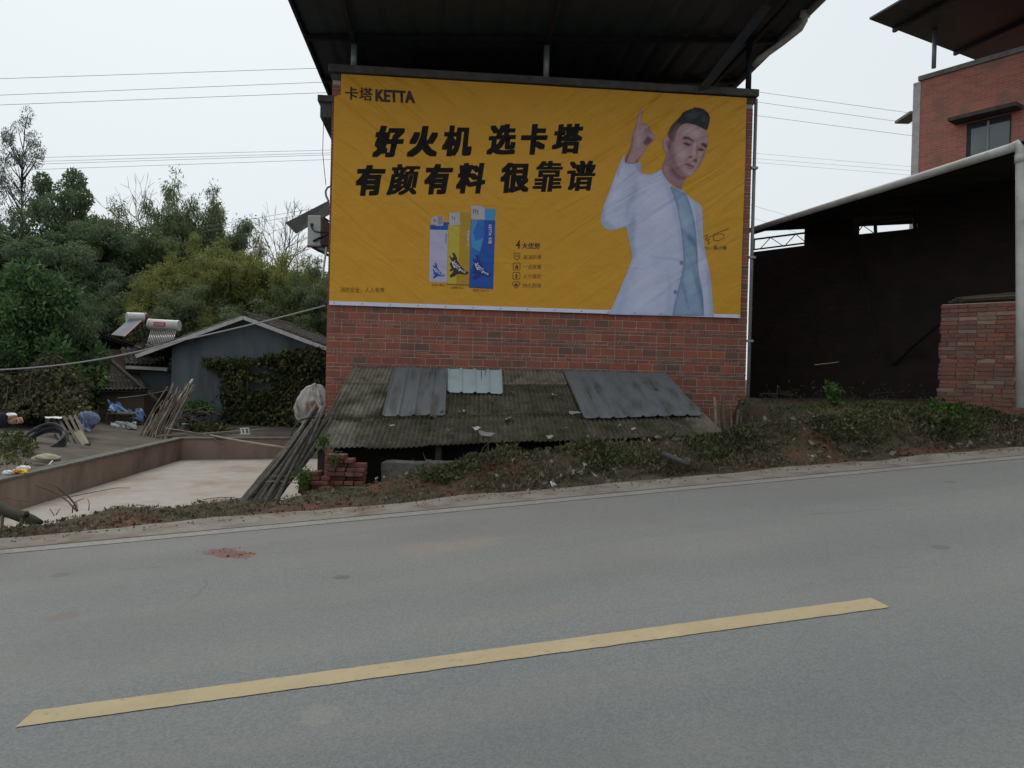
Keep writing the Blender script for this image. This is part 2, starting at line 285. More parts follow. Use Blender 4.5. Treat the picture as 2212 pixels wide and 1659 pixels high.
def brick_piece(name, stops, bump=0.5, dirt=(0.04, 0.04, 0.034)):
    m = bpy.data.materials.new(name); m.use_nodes = True; N = m.node_tree.nodes; L = m.node_tree.links; b = N['Principled BSDF']; b.inputs['Roughness'].default_value = 0.92
    oi = N.new('ShaderNodeObjectInfo'); gi = N.new('ShaderNodeNewGeometry'); ad = N.new('ShaderNodeMath'); fr = N.new('ShaderNodeMath'); fr.operation = 'FRACT'
    L.new(oi.outputs['Random'], ad.inputs[0]); L.new(gi.outputs['Random Per Island'], ad.inputs[1]); L.new(ad.outputs[0], fr.inputs[0])
    rp = N.new('ShaderNodeValToRGB'); e = rp.color_ramp.elements
    while len(e) < len(stops): e.new(0.5)
    for k, (pos, c) in enumerate(stops): e[k].position = pos; e[k].color = (*c, 1)
    L.new(fr.outputs[0], rp.inputs[0])
    nz = N.new('ShaderNodeTexNoise'); nz.inputs['Scale'].default_value = 7; nz.inputs['Detail'].default_value = 8
    geo = N.new('ShaderNodeNewGeometry'); L.new(geo.outputs['Position'], nz.inputs['Vector'])
    mr = N.new('ShaderNodeMapRange'); mr.inputs[1].default_value = 0.52; mr.inputs[2].default_value = 0.78; mr.inputs[4].default_value = 0.75; L.new(nz.outputs['Fac'], mr.inputs[0])
    mx = N.new('ShaderNodeMixRGB'); L.new(mr.outputs[0], mx.inputs[0]); L.new(rp.outputs[0], mx.inputs[1]); mx.inputs[2].default_value = (*dirt, 1)
    mp = N.new('ShaderNodeMapping'); mp.inputs['Scale'].default_value = (2.2, 2.2, 0.28); L.new(geo.outputs['Position'], mp.inputs['Vector']); n3 = N.new('ShaderNodeTexNoise'); n3.inputs['Scale'].default_value = 1.6; n3.inputs['Detail'].default_value = 7; L.new(mp.outputs[0], n3.inputs['Vector'])
    m3 = N.new('ShaderNodeMapRange'); m3.inputs[1].default_value = 0.46; m3.inputs[2].default_value = 0.72; m3.inputs[4].default_value = 0.38; L.new(n3.outputs['Fac'], m3.inputs[0]); mx3 = N.new('ShaderNodeMixRGB'); L.new(m3.outputs[0], mx3.inputs[0]); L.new(mx.outputs[0], mx3.inputs[1]); mx3.inputs[2].default_value = (dirt[0] * .62, dirt[1] * .62, dirt[2] * .62, 1)
    n4 = N.new('ShaderNodeTexNoise'); n4.inputs['Scale'].default_value = 16; n4.inputs['Detail'].default_value = 6; L.new(geo.outputs['Position'], n4.inputs['Vector']); m4 = N.new('ShaderNodeMapRange'); m4.inputs[1].default_value = 0.64; m4.inputs[2].default_value = 0.74; m4.inputs[4].default_value = 0.5; L.new(n4.outputs['Fac'], m4.inputs[0])
    mx4 = N.new('ShaderNodeMixRGB'); L.new(m4.outputs[0], mx4.inputs[0]); L.new(mx3.outputs[0], mx4.inputs[1]); mx4.inputs[2].default_value = (0.30, 0.23, 0.195, 1); L.new(mx4.outputs[0], b.inputs['Base Color'])
    n2 = N.new('ShaderNodeTexNoise'); n2.inputs['Scale'].default_value = 70; n2.inputs['Detail'].default_value = 8; L.new(geo.outputs['Position'], n2.inputs['Vector'])
    bp = N.new('ShaderNodeBump'); bp.inputs['Strength'].default_value = bump; bp.inputs['Distance'].default_value = 0.01; L.new(n2.outputs['Fac'], bp.inputs['Height']); L.new(bp.outputs[0], b.inputs['Normal'])
    MATS[name] = m
brick_piece('brick_red', [(0.0, (0.29, 0.088, 0.052)), (0.35, (0.235, 0.076, 0.05)), (0.6, (0.32, 0.098, 0.056)), (0.8, (0.22, 0.084, 0.056)), (0.965, (0.13, 0.082, 0.064)), (1.0, (0.33, 0.115, 0.06))], dirt=(0.125, 0.072, 0.056))
brick_piece('brick_hole', [(0.0, (0.176, 0.072, 0.054)), (0.4, (0.240, 0.088, 0.061)), (0.7, (0.136, 0.088, 0.072)), (1.0, (0.272, 0.120, 0.067))])
brick_piece('brick_loose', [(0.0, (0.169, 0.058, 0.039)), (0.5, (0.130, 0.049, 0.036)), (1.0, (0.195, 0.078, 0.052))], dirt=(0.05, 0.035, 0.025))
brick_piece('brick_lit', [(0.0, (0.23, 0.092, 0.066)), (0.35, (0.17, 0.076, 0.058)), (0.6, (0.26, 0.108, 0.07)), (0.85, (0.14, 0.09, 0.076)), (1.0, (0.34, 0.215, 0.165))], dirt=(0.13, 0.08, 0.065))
G = lambda a, b, c: [(0.0, a), (0.5, b), (1.0, c)]
leafmat('leaf_dark', G((0.075, 0.112, 0.062), (0.125, 0.175, 0.09), (0.195, 0.255, 0.118)), transl=0.4)  # dark and mid leaves lightened in colour in place of haze
leafmat('leaf_mid', G((0.085, 0.112, 0.062), (0.145, 0.185, 0.088), (0.22, 0.26, 0.118)), transl=0.4)
leafmat('leaf_yellow', G((0.11, 0.128, 0.042), (0.215, 0.235, 0.066), (0.33, 0.335, 0.105)), transl=0.4)
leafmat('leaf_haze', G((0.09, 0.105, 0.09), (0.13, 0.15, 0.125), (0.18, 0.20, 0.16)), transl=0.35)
leafmat('leaf_bush', G((0.024, 0.051, 0.026), (0.064, 0.128, 0.045), (0.160, 0.272, 0.072)), transl=0.3)
leafmat('leaf_ivy', G((0.018, 0.027, 0.012), (0.068, 0.083, 0.030), (0.180, 0.173, 0.053)))
leafmat('leaf_dead', G((0.035, 0.032, 0.022), (0.075, 0.062, 0.042), (0.15, 0.12, 0.08)), transl=0.15)
leafmat('leaf_weed', G((0.036, 0.042, 0.02), (0.08, 0.094, 0.036), (0.155, 0.165, 0.064)))
leafmat('leaf_bright', G((0.028, 0.066, 0.013), (0.066, 0.132, 0.022), (0.132, 0.220, 0.044)))
leafmat('leaf_ground', G((0.055, 0.048, 0.028), (0.115, 0.098, 0.056), (0.215, 0.18, 0.115)), transl=0.1)
leafmat('leaf_pale', G((0.08, 0.068, 0.052), (0.19, 0.172, 0.145), (0.36, 0.345, 0.31)), transl=0.05, rough=0.9)

mat('yard_dirt', (0.085, 0.074, 0.058), (0.125, 0.108, 0.086), 1.6, bump=0.7, bscale=25, c3=(0.045, 0.042, 0.028), s3=0.9, t3=(0.5, 0.7), rough=0.95)
# ================================================================== GROUND, ROAD, COURT
ROAD_C0, ROAD_C1 = -0.9, 7.82
CREST = [(-400, 1180, .4), (0, 1148, .4), (150, 1118, .87), (300, 1098, 1.1), (450, 1088, 1.0), (560, 1080, 1.0), (700, 1062, 1.15), (800, 1050, 1.3), (900, 1030, 1.3), (960, 1010, 1.2),
         (1020, 996, 1.1), (1100, 992, 1.0), (1180, 980, 1.0), (1300, 965, 1.0), (1450, 957, 1.0), (1560, 947, 1.0), (1620, 925, 1.0), (1700, 914, 1.0), (1850, 905, 1.0), (2000, 902, 1.0), (2100, 915, 1.0), (2212, 915, 1.0), (2700, 880, 1.0)]
cs, cz, cw = [], [], []
for u_, v_, w_ in CREST:
    k = ray(u_, v_); t_ = (ROAD_C1 + w_) / (k[0] * DC[0] + k[1] * DC[1]); p_ = k * t_
    cs.append(p_[0] * DS[0] + p_[1] * DS[1]); cz.append(p_[2] + CAM_Z - road_z(p_[0], p_[1])); cw.append(w_)
cs = np.array(cs); cz = np.array(cz); cw = np.array(cw)
COURT_Z = -0.72
YA = Q(392, 993, COURT_Z); _n = Q(49, 1099, COURT_Z) - YA; _b = Q(620, 990, COURT_Z) - YA; _n = _n / np.linalg.norm(_n); _b = _b / np.linalg.norm(_b)
YLn = np.array([-_n[1], _n[0]]); YBn = np.array([-_b[1], _b[0]])
def terr(x, y):
    x = np.asarray(x, dtype=float); y = np.asarray(y, dtype=float)
    s = x * DS[0] + y * DS[1]; c = x * DC[0] + y * DC[1]; zr = road_z(x, y)
    sc_ = np.clip(s, cs[0], cs[-1]); w = np.interp(sc_, cs, cw); ch = np.interp(sc_, cs, cz)
    q = c - ROAD_C1
    slope_z = np.clip(zr, -3.2, 3.2)
    low = -0.80 + 0.0 * x
    pocket = -0.36 + 0 * x
    terrace = 1.02 + 0.05 * (x - 5) 
    terrace = np.clip(terrace, 0.9, 1.6)
    base = low + (pocket - low) * smooth01((x + 3.0) / 0.8) + (terrace - pocket) * smooth01((x - 3.55) / 0.55)
    # the yard behind the court's retaining wall stands higher than the court
    outl = -((x - YA[0]) * YLn[0] + (y - YA[1]) * YLn[1]) - 0.10; outb = (x - YA[0]) * YBn[0] + (y - YA[1]) * YBn[1] - 0.10
    yard = -0.30 + 0.10 * np.clip(np.maximum(outl, outb) - 0.45, 0, 1.7)
    k_out = np.maximum(smooth01(outl / 0.15), smooth01(outb / 0.15)) * smooth01((-2.9 - x) / 0.3)
    base = base * (1 - k_out) + yard * k_out
    far2 = smooth01((y - 17) / 6) * smooth01((x + 3.4) / 0.8) * (1 - smooth01((x - 3.55) / 0.55)); base = base * (1 - far2) + 0.1 * far2
    crest = zr + ch
    up_ = np.where(s > 0.5, smooth01((q / w - 0.3) / 0.7) * 0.85 + 0.15 * np.clip(q / w, 0, 1), smooth01(q / w) * 0.75 + 0.25 * np.clip(q / w, 0, 1))
    drop = smooth01((q - w) / np.where(x < -2.2, 0.5, 0.9))
    zz = np.where(q < 0, slope_z - 0.06, np.where(q < w, (slope_z - 0.05) * (1 - up_) + crest * up_, crest * (1 - drop) + base * drop))
    rough = np.where((q > 0.02) & (q < w + 0.6), 1.0, 0.0) * 0.05 * np.clip(q * 4, 0, 1) + np.where(q >= w + 0.6, 0.012, 0)
    zz = zz + rough * fbm(x, y, 3, 4, 5.0)
    near = c < ROAD_C0; zz = np.where(near, slope_z - 0.04 + 0.05 * fbm(x, y, 5, 3, 1.0) * np.clip((ROAD_C0 - c), 0, 1), zz)
    return zz
gx = np.concatenate([np.linspace(-420, -60, 16), np.linspace(-54, -12, 22), np.arange(-11, 11, 0.11), np.linspace(11.3, 16, 16), np.linspace(18, 60, 16), np.linspace(80, 420, 14)])
gy = np.concatenate([np.linspace(-200, -12, 14), np.linspace(-10, 5, 14), np.arange(5.3, 20, 0.11), np.linspace(20.3, 24, 12), np.linspace(26, 60, 16), np.linspace(80, 600, 16)])
XX, YY = np.meshgrid(gx, gy); ZZ = terr(XX, YY); nx, ny = len(gx), len(gy)
ii = (np.arange(ny - 1)[:, None] * nx + np.arange(nx - 1)[None, :]).ravel()
me = raw_mesh('ground', np.stack([XX.ravel(), YY.ravel(), ZZ.ravel()], 1), np.stack([ii, ii + 1, ii + nx + 1, ii + nx], 1))
me.polygons.foreach_set('use_smooth', [True] * len(me.polygons))
tag(mesh_obj('ground', me, 'soil_grass'), kind='structure')

STAINS = [(474, 1191, .13, .9, (0.17, 0.085, 0.066)), (497, 1197, .12, .9, (0.165, 0.082, 0.064)), (520, 1200, .11, .9, (0.17, 0.085, 0.066)), (738, 1247, .06, .7, (0.10, 0.09, 0.08)), (130, 1242, .07, .7, (0.14, 0.12, 0.10)), (138, 1332, .10, .7, (0.17, 0.145, 0.12)), (2052, 1041, .06, .6, (0.12, 0.10, 0.09)), (1205, 1312, .05, .6, (0.22, 0.19, 0.15)), (930, 1186, .22, .3, (0.27, 0.215, 0.17)), (1040, 1170, .18, .28, (0.27, 0.22, 0.175)), (2030, 1182, .07, .6, (0.11, 0.10, 0.09)), (690, 1545, .09, .35, (0.24, 0.23, 0.2)), (1000, 1180, .2, .25, (0.26, 0.21, 0.17))]
def asphalt():
    m = bpy.data.materials.new('asphalt'); m.use_nodes = True; N = m.node_tree.nodes; L = m.node_tree.links; b = N['Principled BSDF']
    b.inputs['Roughness'].default_value = 0.82; b.inputs['Specular IOR Level'].default_value = 0.35
    tc = N.new('ShaderNodeTexCoord'); V = tc.outputs['Object']
    def dot(ax):
        d = N.new('ShaderNodeVectorMath'); d.operation = 'DOT_PRODUCT'; d.inputs[1].default_value = (ax[0], ax[1], 0); L.new(V, d.inputs[0]); return d.outputs['Value']
    c = dot(DC); s = dot(DS)
    def noise(sc_, det=4, vec=None, ro=0.6):
        n = N.new('ShaderNodeTexNoise'); n.inputs['Scale'].default_value = sc_; n.inputs['Detail'].default_value = det; n.inputs['Roughness'].default_value = ro; L.new(vec or V, n.inputs['Vector']); return n.outputs['Fac']
    def mr(f, a, z, lo=0.0, hi=1.0):
        r = N.new('ShaderNodeMapRange'); r.inputs[1].default_value = a; r.inputs[2].default_value = z; r.inputs[3].default_value = lo; r.inputs[4].default_value = hi; L.new(f, r.inputs[0]); return r.outputs[0]
    def mix(f, a, bb, mode='MIX'):
        x = N.new('ShaderNodeMixRGB'); x.blend_type = mode
        for k, val in ((0, f), (1, a), (2, bb)):
            if hasattr(val, 'links'): L.new(val, x.inputs[k])
            elif isinstance(val, (int, float)): x.inputs[k].default_value = val
            else: x.inputs[k].default_value = (*val, 1)
        return x.outputs[0]
    def mul(a, bb):
        x = N.new('ShaderNodeMath'); x.operation = 'MULTIPLY'; L.new(a, x.inputs[0])
        if hasattr(bb, 'links'): L.new(bb, x.inputs[1])
        else: x.inputs[1].default_value = bb
        return x.outputs[0]
    vor = N.new('ShaderNodeTexVoronoi'); vor.inputs['Scale'].default_value = 105; L.new(V, vor.inputs['Vector'])
    sep = N.new('ShaderNodeSeparateColor'); L.new(vor.outputs['Color'], sep.inputs[0])
    col = mix(mr(sep.outputs[0], 0.15, 0.9), (0.136, 0.146, 0.145), (0.188, 0.198, 0.195))
    col = mix(mr(noise(170, 3), 0.63, 0.73, 0, 0.45), col, (0.05, 0.053, 0.055))
    col = mix(mr(noise(230, 2), 0.66, 0.75, 0, 0.5), col, (0.34, 0.34, 0.33))
    # streaks of dust drawn out along the direction of travel
    cmb = N.new('ShaderNodeCombineXYZ'); L.new(mul(s, 0.12), cmb.inputs[0]); L.new(c, cmb.inputs[1])
    st = noise(1.6, 6, cmb.outputs[0])
    col = mix(mul(mr(st, 0.38, 0.66), 0.40), col, (0.23, 0.215, 0.195))
    col = mix(mul(mr(noise(0.55, 5), 0.45, 0.7), 0.25), col, (0.105, 0.11, 0.115))
    dust = mul(mr(c, 3.4, 7.4), mr(noise(0.9, 6), 0.25, 0.75, 0.35, 1.0))
    col = mix(mul(dust, 0.5), col, (0.245, 0.22, 0.195))  # dust towards the far lane, plus its paler tone at a grazing view
    col = mix(mul(mr(noise(3.1, 5), 0.66, 0.76), mul(mr(c, 4.5, 7.0), 0.7)), col, (0.30, 0.235, 0.18))
    # wheel paths rubbed darker, old cracks, and dried stains
    def gauss(c0, w_):
        a_ = N.new('ShaderNodeMath'); a_.operation = 'SUBTRACT'; L.new(c, a_.inputs[0]); a_.inputs[1].default_value = c0; e_ = N.new('ShaderNodeMath'); e_.operation = 'POWER'; e_.inputs[0].default_value = 2.718; L.new(mul(mul(a_.outputs[0], a_.outputs[0]), -1.0 / (w_ * w_)), e_.inputs[1]); return e_.outputs[0]
    patchy = mr(noise(0.7, 5), 0.3, 0.7, 0.25, 1.0)
    for c0, w_, k_ in ((0.9, 0.45, 0.30), (2.5, 0.45, 0.32), (4.45, 0.4, 0.22), (6.15, 0.4, 0.20)): col = mix(mul(mul(gauss(c0, w_), patchy), k_), col, (0.085, 0.092, 0.093))
    col = mix(mul(mr(c, 4.2, 1.2), 0.26), col, (0.075, 0.086, 0.085))  # near lane darkened in colour for its steeper view angle
    nzv = N.new('ShaderNodeTexNoise'); nzv.inputs['Scale'].default_value = 1.4; nzv.inputs['Detail'].default_value = 5; L.new(V, nzv.inputs['Vector']); wv = N.new('ShaderNodeVectorMath'); wv.operation = 'MULTIPLY_ADD'; wv.inputs[1].default_value = (0.5, 0.5, 0.5); L.new(nzv.outputs['Color'], wv.inputs[0]); L.new(V, wv.inputs[2])
    ck = N.new('ShaderNodeTexVoronoi'); ck.feature = 'DISTANCE_TO_EDGE'; ck.inputs['Scale'].default_value = 0.42; L.new(wv.outputs[0], ck.inputs['Vector'])
    col = mix(mul(mr(ck.outputs['Distance'], 0.0045, 0.001), mul(mr(noise(0.5, 3), 0.54, 0.62), 0.3)), col, (0.04, 0.04, 0.04))
    ns = noise(14, 5)
    for (u_, v_, r_, k_, cc) in STAINS:
        kk_ = ray(u_, v_); t__ = -CAM_Z / kk_.dot(np.array([-KX, -KY, 1.0])); q_ = kk_ * t__; ds = N.new('ShaderNodeVectorMath'); ds.operation = 'DISTANCE'; ds.inputs[1].default_value = (q_[0], q_[1], q_[2] + CAM_Z); L.new(V, ds.inputs[0])
        ad_ = N.new('ShaderNodeMath'); ad_.operation = 'MULTIPLY_ADD'; L.new(ns, ad_.inputs[0]); ad_.inputs[1].default_value = r_ * 1.6; L.new(ds.outputs['Value'], ad_.inputs[2]); col = mix(mul(mr(ad_.outputs[0], r_ * 1.9, r_ * 1.5), k_), col, cc)
    L.new(col, b.inputs['Base Color'])
    bp = N.new('ShaderNodeBump'); bp.inputs['Strength'].default_value = 0.6; bp.inputs['Distance'].default_value = 0.008
    mx = N.new('ShaderNodeMath'); mx.operation = 'ADD'; L.new(mul(vor.outputs['Distance'], -1.0), mx.inputs[0]); L.new(noise(140, 4), mx.inputs[1]); L.new(mx.outputs[0], bp.inputs['Height']); L.new(bp.outputs[0], b.inputs['Normal'])
    MATS['asphalt'] = m
asphalt()
def painted(name, colr, wear_t, under=(0.16, 0.16, 0.16)):
    mat(name, colr, tuple(x * 0.86 for x in colr), 3.5, rough=0.75, bump=0.5, bscale=150, c3=under, s3=28, t3=wear_t, spec=0.3)
painted('paint_yellow', (0.44, 0.352, 0.21), (0.60, 0.80), (0.22, 0.19, 0.14)); painted('paint_white', (0.29, 0.275, 0.25), (0.44, 0.68), (0.2, 0.19, 0.175))
mat('shoulder', (0.20, 0.178, 0.155), (0.26, 0.235, 0.208), 4.5, bump=0.7, bscale=60, c3=(0.16, 0.112, 0.082), s3=2.6, t3=(0.48, 0.68), rough=0.95)
mat('mud_red', (0.17, 0.085, 0.065), (0.13, 0.07, 0.055), 9, bump=0.6, bscale=60, rough=0.95); mat('mud_brown', (0.185, 0.165, 0.145), (0.155, 0.14, 0.125), 9, rough=0.95)
def strip(name, m, c0, c1, s0, s1, dz, parent=None, n=120, wob=0.0, ends=(0, 0)):
    mb = MB(); vs_, fs_ = [], []
    for i in range(n + 1):
        s = s0 + (s1 - s0) * i / n; w0 = wob * float(fbm(np.array(s), np.array(1.0), 21, 4, 2.5)); w1 = wob * float(fbm(np.array(s), np.array(7.0), 31, 4, 2.5))
        for c, ww in ((c0, w0), (c1, w1)):
            e = ends[0] if i == 0 else (ends[1] if i == n else 0)
            x, y = sc2xy(s + (e if c == c1 else 0), c + ww); vs_.append((x, y, road_z(x, y) + dz))
        if i: fs_.append((2 * i - 2, 2 * i, 2 * i + 1, 2 * i - 1))
    return mb.add(vs_, fs_).build(name, m, parent)
road = tag(strip('road', 'asphalt', ROAD_C0, 7.30, -42, 42, 0.0, n=60), kind='structure')
shoulder = tag(strip('road_shoulder', 'shoulder', 7.28, ROAD_C1 + 0.03, -42, 42, 0.004, n=420, wob=0.0), kind='structure')
# ragged outer edge of the shoulder
for vtx in shoulder.data.vertices:
    x, y = vtx.co.x, vtx.co.y; c = x * DC[0] + y * DC[1]
    if c > 7.6:
        s = x * DS[0] + y * DS[1]; k = 0.10 * float(fbm(np.array(s), np.array(2.0), 41, 6, 2.2)) - 0.03; vtx.co.x += DC[0] * k; vtx.co.y += DC[1] * k; vtx.co.z += 0.004
def on_road(u, v, dz=0.0):
    k = ray(u, v); q = k * (-CAM_Z / k.dot(np.array([-KX, -KY, 1.0]))); return np.array([q[0], q[1], q[2] + CAM_Z + dz])
dq = [on_road(33, 1573, .004), on_road(1922, 1313, .004), on_road(1882, 1293, .004), on_road(74, 1536, .004)]; vs_, fs_ = [], []; n_ = 160
for i in range(n_ + 1):
    f_ = i / n_
    for k_, (a_, b_) in enumerate(((dq[0], dq[1]), (dq[3], dq[2]))):
        p_ = a_ * (1 - f_) + b_ * f_; w_ = .0022 * float(fbm(np.array(f_ * 40), np.array(3.0 + k_), 51, 4, 2.0)) + RNG.normal(0, .0012); vs_.append((p_[0], p_[1] + w_, p_[2] + KY * w_))
    if i: fs_.append((2 * i - 2, 2 * i, 2 * i + 1, 2 * i - 1))
MB().add(vs_, fs_).build('centre_line_dash', 'paint_yellow', road)
strip('edge_line', 'paint_white', 7.07, 7.235, -40, 40, 0.004, road, n=300, wob=0.006)
def blotch(name, m, u, v, ru, rv, parent, seed, dz=0.006):
    # irregular dried patch on the road surface
    k = ray(u, v); n_ = np.array([-KX, -KY, 1.0]); t_ = -CAM_Z / k.dot(n_); c0 = k * t_; rs = np.random.default_rng(seed); mb = MB(); vs_ = []
    for i in range(26):
        a = 2 * math.pi * i / 26; rr = 1 + 0.22 * math.sin(a * 3 + seed) + .12 * math.sin(a * 5 + 2 * seed) + rs.uniform(-.09, .09)
        x = c0[0] + ru * rr * math.cos(a); y = c0[1] + rv * rr * math.sin(a); vs_.append((x, y, road_z(x, y) + dz))
    mb.add(vs_ + [(c0[0], c0[1], road_z(c0[0], c0[1]) + dz + 0.002)], [(i, (i + 1) % 26, 26) for i in range(26)]); return mb.build(name, m, parent)
mcr = []
for u_, v_, n_, sp_ in ((476, 1192, 22, .07), (510, 1199, 24, .08)):
    kk_ = ray(u_, v_); q_ = kk_ * (-CAM_Z / kk_.dot(np.array([-KX, -KY, 1.0])))
    for _ in range(n_): x_, y_ = q_[0] + RNG.normal(0, sp_), q_[1] + RNG.normal(0, sp_ * .8); mcr.append((x_, y_, road_z(x_, y_) + .003))
mb = MB()
for x_, y_, z_ in mcr:
    r_ = abs(RNG.normal(0, .006)) + .003; a_ = RNG.uniform(0, 6.28, 5); mb.add([(x_ + r_ * math.cos(t) * 1.2, y_ + r_ * math.sin(t), z_) for t in np.sort(a_)] + [(x_, y_, z_ + r_ * .45)], [(i, (i + 1) % 5, 5) for i in range(5)])
o_ = mb.build('mud_crumbs', 'mud_red', road); o_['kind'] = 'stuff'
for k_, (u_, v_, a_, b_) in enumerate([(738, 1247, .045, .05), (130, 1242, .06, .03), (138, 1332, .09, .035), (2052, 1041, .05, .05), (1205, 1312, .035, .03), (98, 1544, .025, .03)]):
    pass

# the paved court, below the road
cA = Q(392, 993, COURT_Z); cN = Q(49, 1099, COURT_Z); cB = Q(620, 990, COURT_Z)
dL = (cN - cA) / np.linalg.norm(cN - cA); dB = (cB - cA) / np.linalg.norm(cB - cA)
cN2 = cA + dL * 10.5; cB2 = cA + dB * 4.55
mb = MB(); pts = [cA, cB2, np.array([-2.6, 12.9, 0]), np.array([-2.3, 9.6, 0]), np.array([-4.2, 8.7, 0]), cN2]
mb.add([(p[0], p[1], COURT_Z) for p in pts] + [(p[0], p[1], COURT_Z - 0.15) for p in pts], [tuple(range(6))[::-1]] + [(i, (i + 1) % 6, (i + 1) % 6 + 6, i + 6) for i in range(6)])
tag(mb.build('court_floor', 'plaster_court'), kind='structure')
ygx = np.arange(-16, -2.8, .22); ygy = np.arange(8, 24, .22); YX, YY_ = np.meshgrid(ygx, ygy); o_l = -((YX - YA[0]) * YLn[0] + (YY_ - YA[1]) * YLn[1]) - .17; o_b = (YX - YA[0]) * YBn[0] + (YY_ - YA[1]) * YBn[1] - .17
okv = np.maximum(o_l, o_b) > 0; nyx = len(ygx); vsel = []; idx = (np.arange(len(ygy) - 1)[:, None] * nyx + np.arange(nyx - 1)[None, :]).ravel(); qd = np.stack([idx, idx + 1, idx + nyx + 1, idx + nyx], 1); qd = qd[okv.ravel()[qd].all(1)]
tag(mesh_obj('yard_floor', raw_mesh('yard_floor', np.stack([YX.ravel(), YY_.ravel(), terr(YX, YY_).ravel() + .02], 1), qd), 'yard_dirt'), kind='structure')
root = empty('court_wall', cA, 'low brown plastered wall with a grey coping around the sunken court', 'wall')
def wall_seg(a, b, h, th, name, m, z0, rootp, over=0.0, side=1):
    a = np.array(a); b = np.array(b); d = (b - a) / np.linalg.norm(b - a); nrm = np.array([-d[1], d[0], 0]) * side
    mb = MB(); p0 = a - nrm * over; p1 = b - nrm * over; q0 = a + nrm * (th + over); q1 = b + nrm * (th + over)
    f = lambda p, z: (p[0], p[1], z)
    mb.hexa([f(p0, z0), f(p1, z0), f(q1, z0), f(q0, z0), f(p0, z0 + h), f(p1, z0 + h), f(q1, z0 + h), f(q0, z0 + h)]); return mb.build(name, m, rootp, bevel=0.006)
wall_seg(cA, cN2, 0.46, 0.16, 'wall', 'court_wall', COURT_Z, root, 0, -1); wall_seg(cA + dL * 0.001 - dB * 0.16, cB2, 0.458, 0.16, 'wall', 'court_wall', COURT_Z, root, 0, 1)
wall_seg(cA, cN2, 0.045, 0.16, 'coping', 'coping', COURT_Z + 0.462, root, 0.025, -1); wall_seg(cA - dB * 0.2, cB2, 0.042, 0.16, 'coping', 'coping', COURT_Z + 0.460, root, 0.025, 1)

# ================================================================== MAIN BRICK HOUSE
house = empty('brick_house', BW(0, 0, -0.4), 'red brick house with dark sheet roof canopy carrying the yellow banner', 'house', rz=BANG)
HD = 9.0
def hb(mb, a0, a1, b0, b1, z0, z1): return mb.hexa([BW(a0, b0, z0), BW(a1, b0, z0), BW(a1, b1, z0), BW(a0, b1, z0), BW(a0, b0, z1), BW(a1, b0, z1), BW(a1, b1, z1), BW(a0, b1, z1)])
hb(MB(), 0.004, WLEN - 0.004, 0.006, HD, -0.9, 6.36).build('wall_core', 'mortar', house)
for a_ in (-0.001, WLEN - 0.004): hb(MB(), a_, a_ + 0.005, 0.02, HD, -0.9, 6.36).build('side_wall', 'brick_house_tex', house)
# courses: a brick on edge, then two flat courses; three on-edge courses together under the banner
courses = []; z = 2.66; pat = ['t', 't', 't'] + ['f', 'f', 't'] * 20
zz_ = z
for k_ in pat:
    h = 0.125 if k_ == 't' else 0.0625; courses.append((zz_ - h, h, k_)); zz_ -= h
    if zz_ < -0.85: break
zz_ = 2.66
for k_ in ['f', 'f', 't'] * 20:
    h = 0.125 if k_ == 't' else 0.0625
    if zz_ + h > 6.37: break
    courses.append((zz_, h, k_)); zz_ += h
J = 0.011
def brick_mesh(name, L_, h, holes, rs):
    mb = MB(); y0, y1 = rs.uniform(-0.004, 0.002), 0.06
    if not holes:
        e = 0.004; j = lambda: rs.uniform(-0.002, 0.002)
        fr = [(e + j(), y0, e + j()), (L_ - e + j(), y0, e + j()), (L_ - e + j(), y0, h - e + j()), (e + j(), y0, h - e + j())]
        mdl = [(0, y0 + e, 0), (L_, y0 + e, 0), (L_, y0 + e, h), (0, y0 + e, h)]; bk = [(0, y1, 0), (L_, y1, 0), (L_, y1, h), (0, y1, h)]
        fs = [(0, 1, 2, 3)]
        for o in (0, 4):
            for i in range(4): fs.append((o + i, o + i + 4, o + (i + 1) % 4 + 4, o + (i + 1) % 4))
        mb.add(fr + mdl + bk, fs)
    else:
        n = holes; xs = [0.0]; w = min(0.022, L_ / (2 * n + 1)); gap = (L_ - n * w) / (n + 1)
        for i in range(n): xs += [xs[-1] + gap, xs[-1] + gap + w]
        xs.append(L_); zs = [0, h * 0.27, h * 0.73, h]
        for i in range(len(xs) - 1):
            for k in range(3):
                if k == 1 and i % 2 == 1:
                    a, b, c, d = xs[i], xs[i + 1], zs[1], zs[2]; y2 = y0 + 0.03
                    mb.quad((a, y2, c), (b, y2, c), (b, y2, d), (a, y2, d), 1)
                    mb.quad((a, y0, c), (a, y2, c), (a, y2, d), (a, y0, d), 1); mb.quad((b, y2, c), (b, y0, c), (b, y0, d), (b, y2, d), 1)
                    mb.quad((a, y0, c), (b, y0, c), (b, y2, c), (a, y2, c), 1); mb.quad((a, y2, d), (b, y2, d), (b, y0, d), (a, y0, d), 1)
                else: mb.quad((xs[i], y0, zs[k]), (xs[i + 1], y0, zs[k]), (xs[i + 1], y0, zs[k + 1]), (xs[i], y0, zs[k + 1]))
        mb.quad((0, y0, h), (L_, y0, h), (L_, y1, h), (0, y1, h)); mb.quad((0, y1, 0), (L_, y1, 0), (L_, y0, 0), (0, y0, 0)); mb.quad((0, y0, 0), (0, y0, h), (0, y1, h), (0, y1, 0)); mb.quad((L_, y1, 0), (L_, y1, h), (L_, y0, h), (L_, y0, 0))
    return mb
BSTOCK = {}
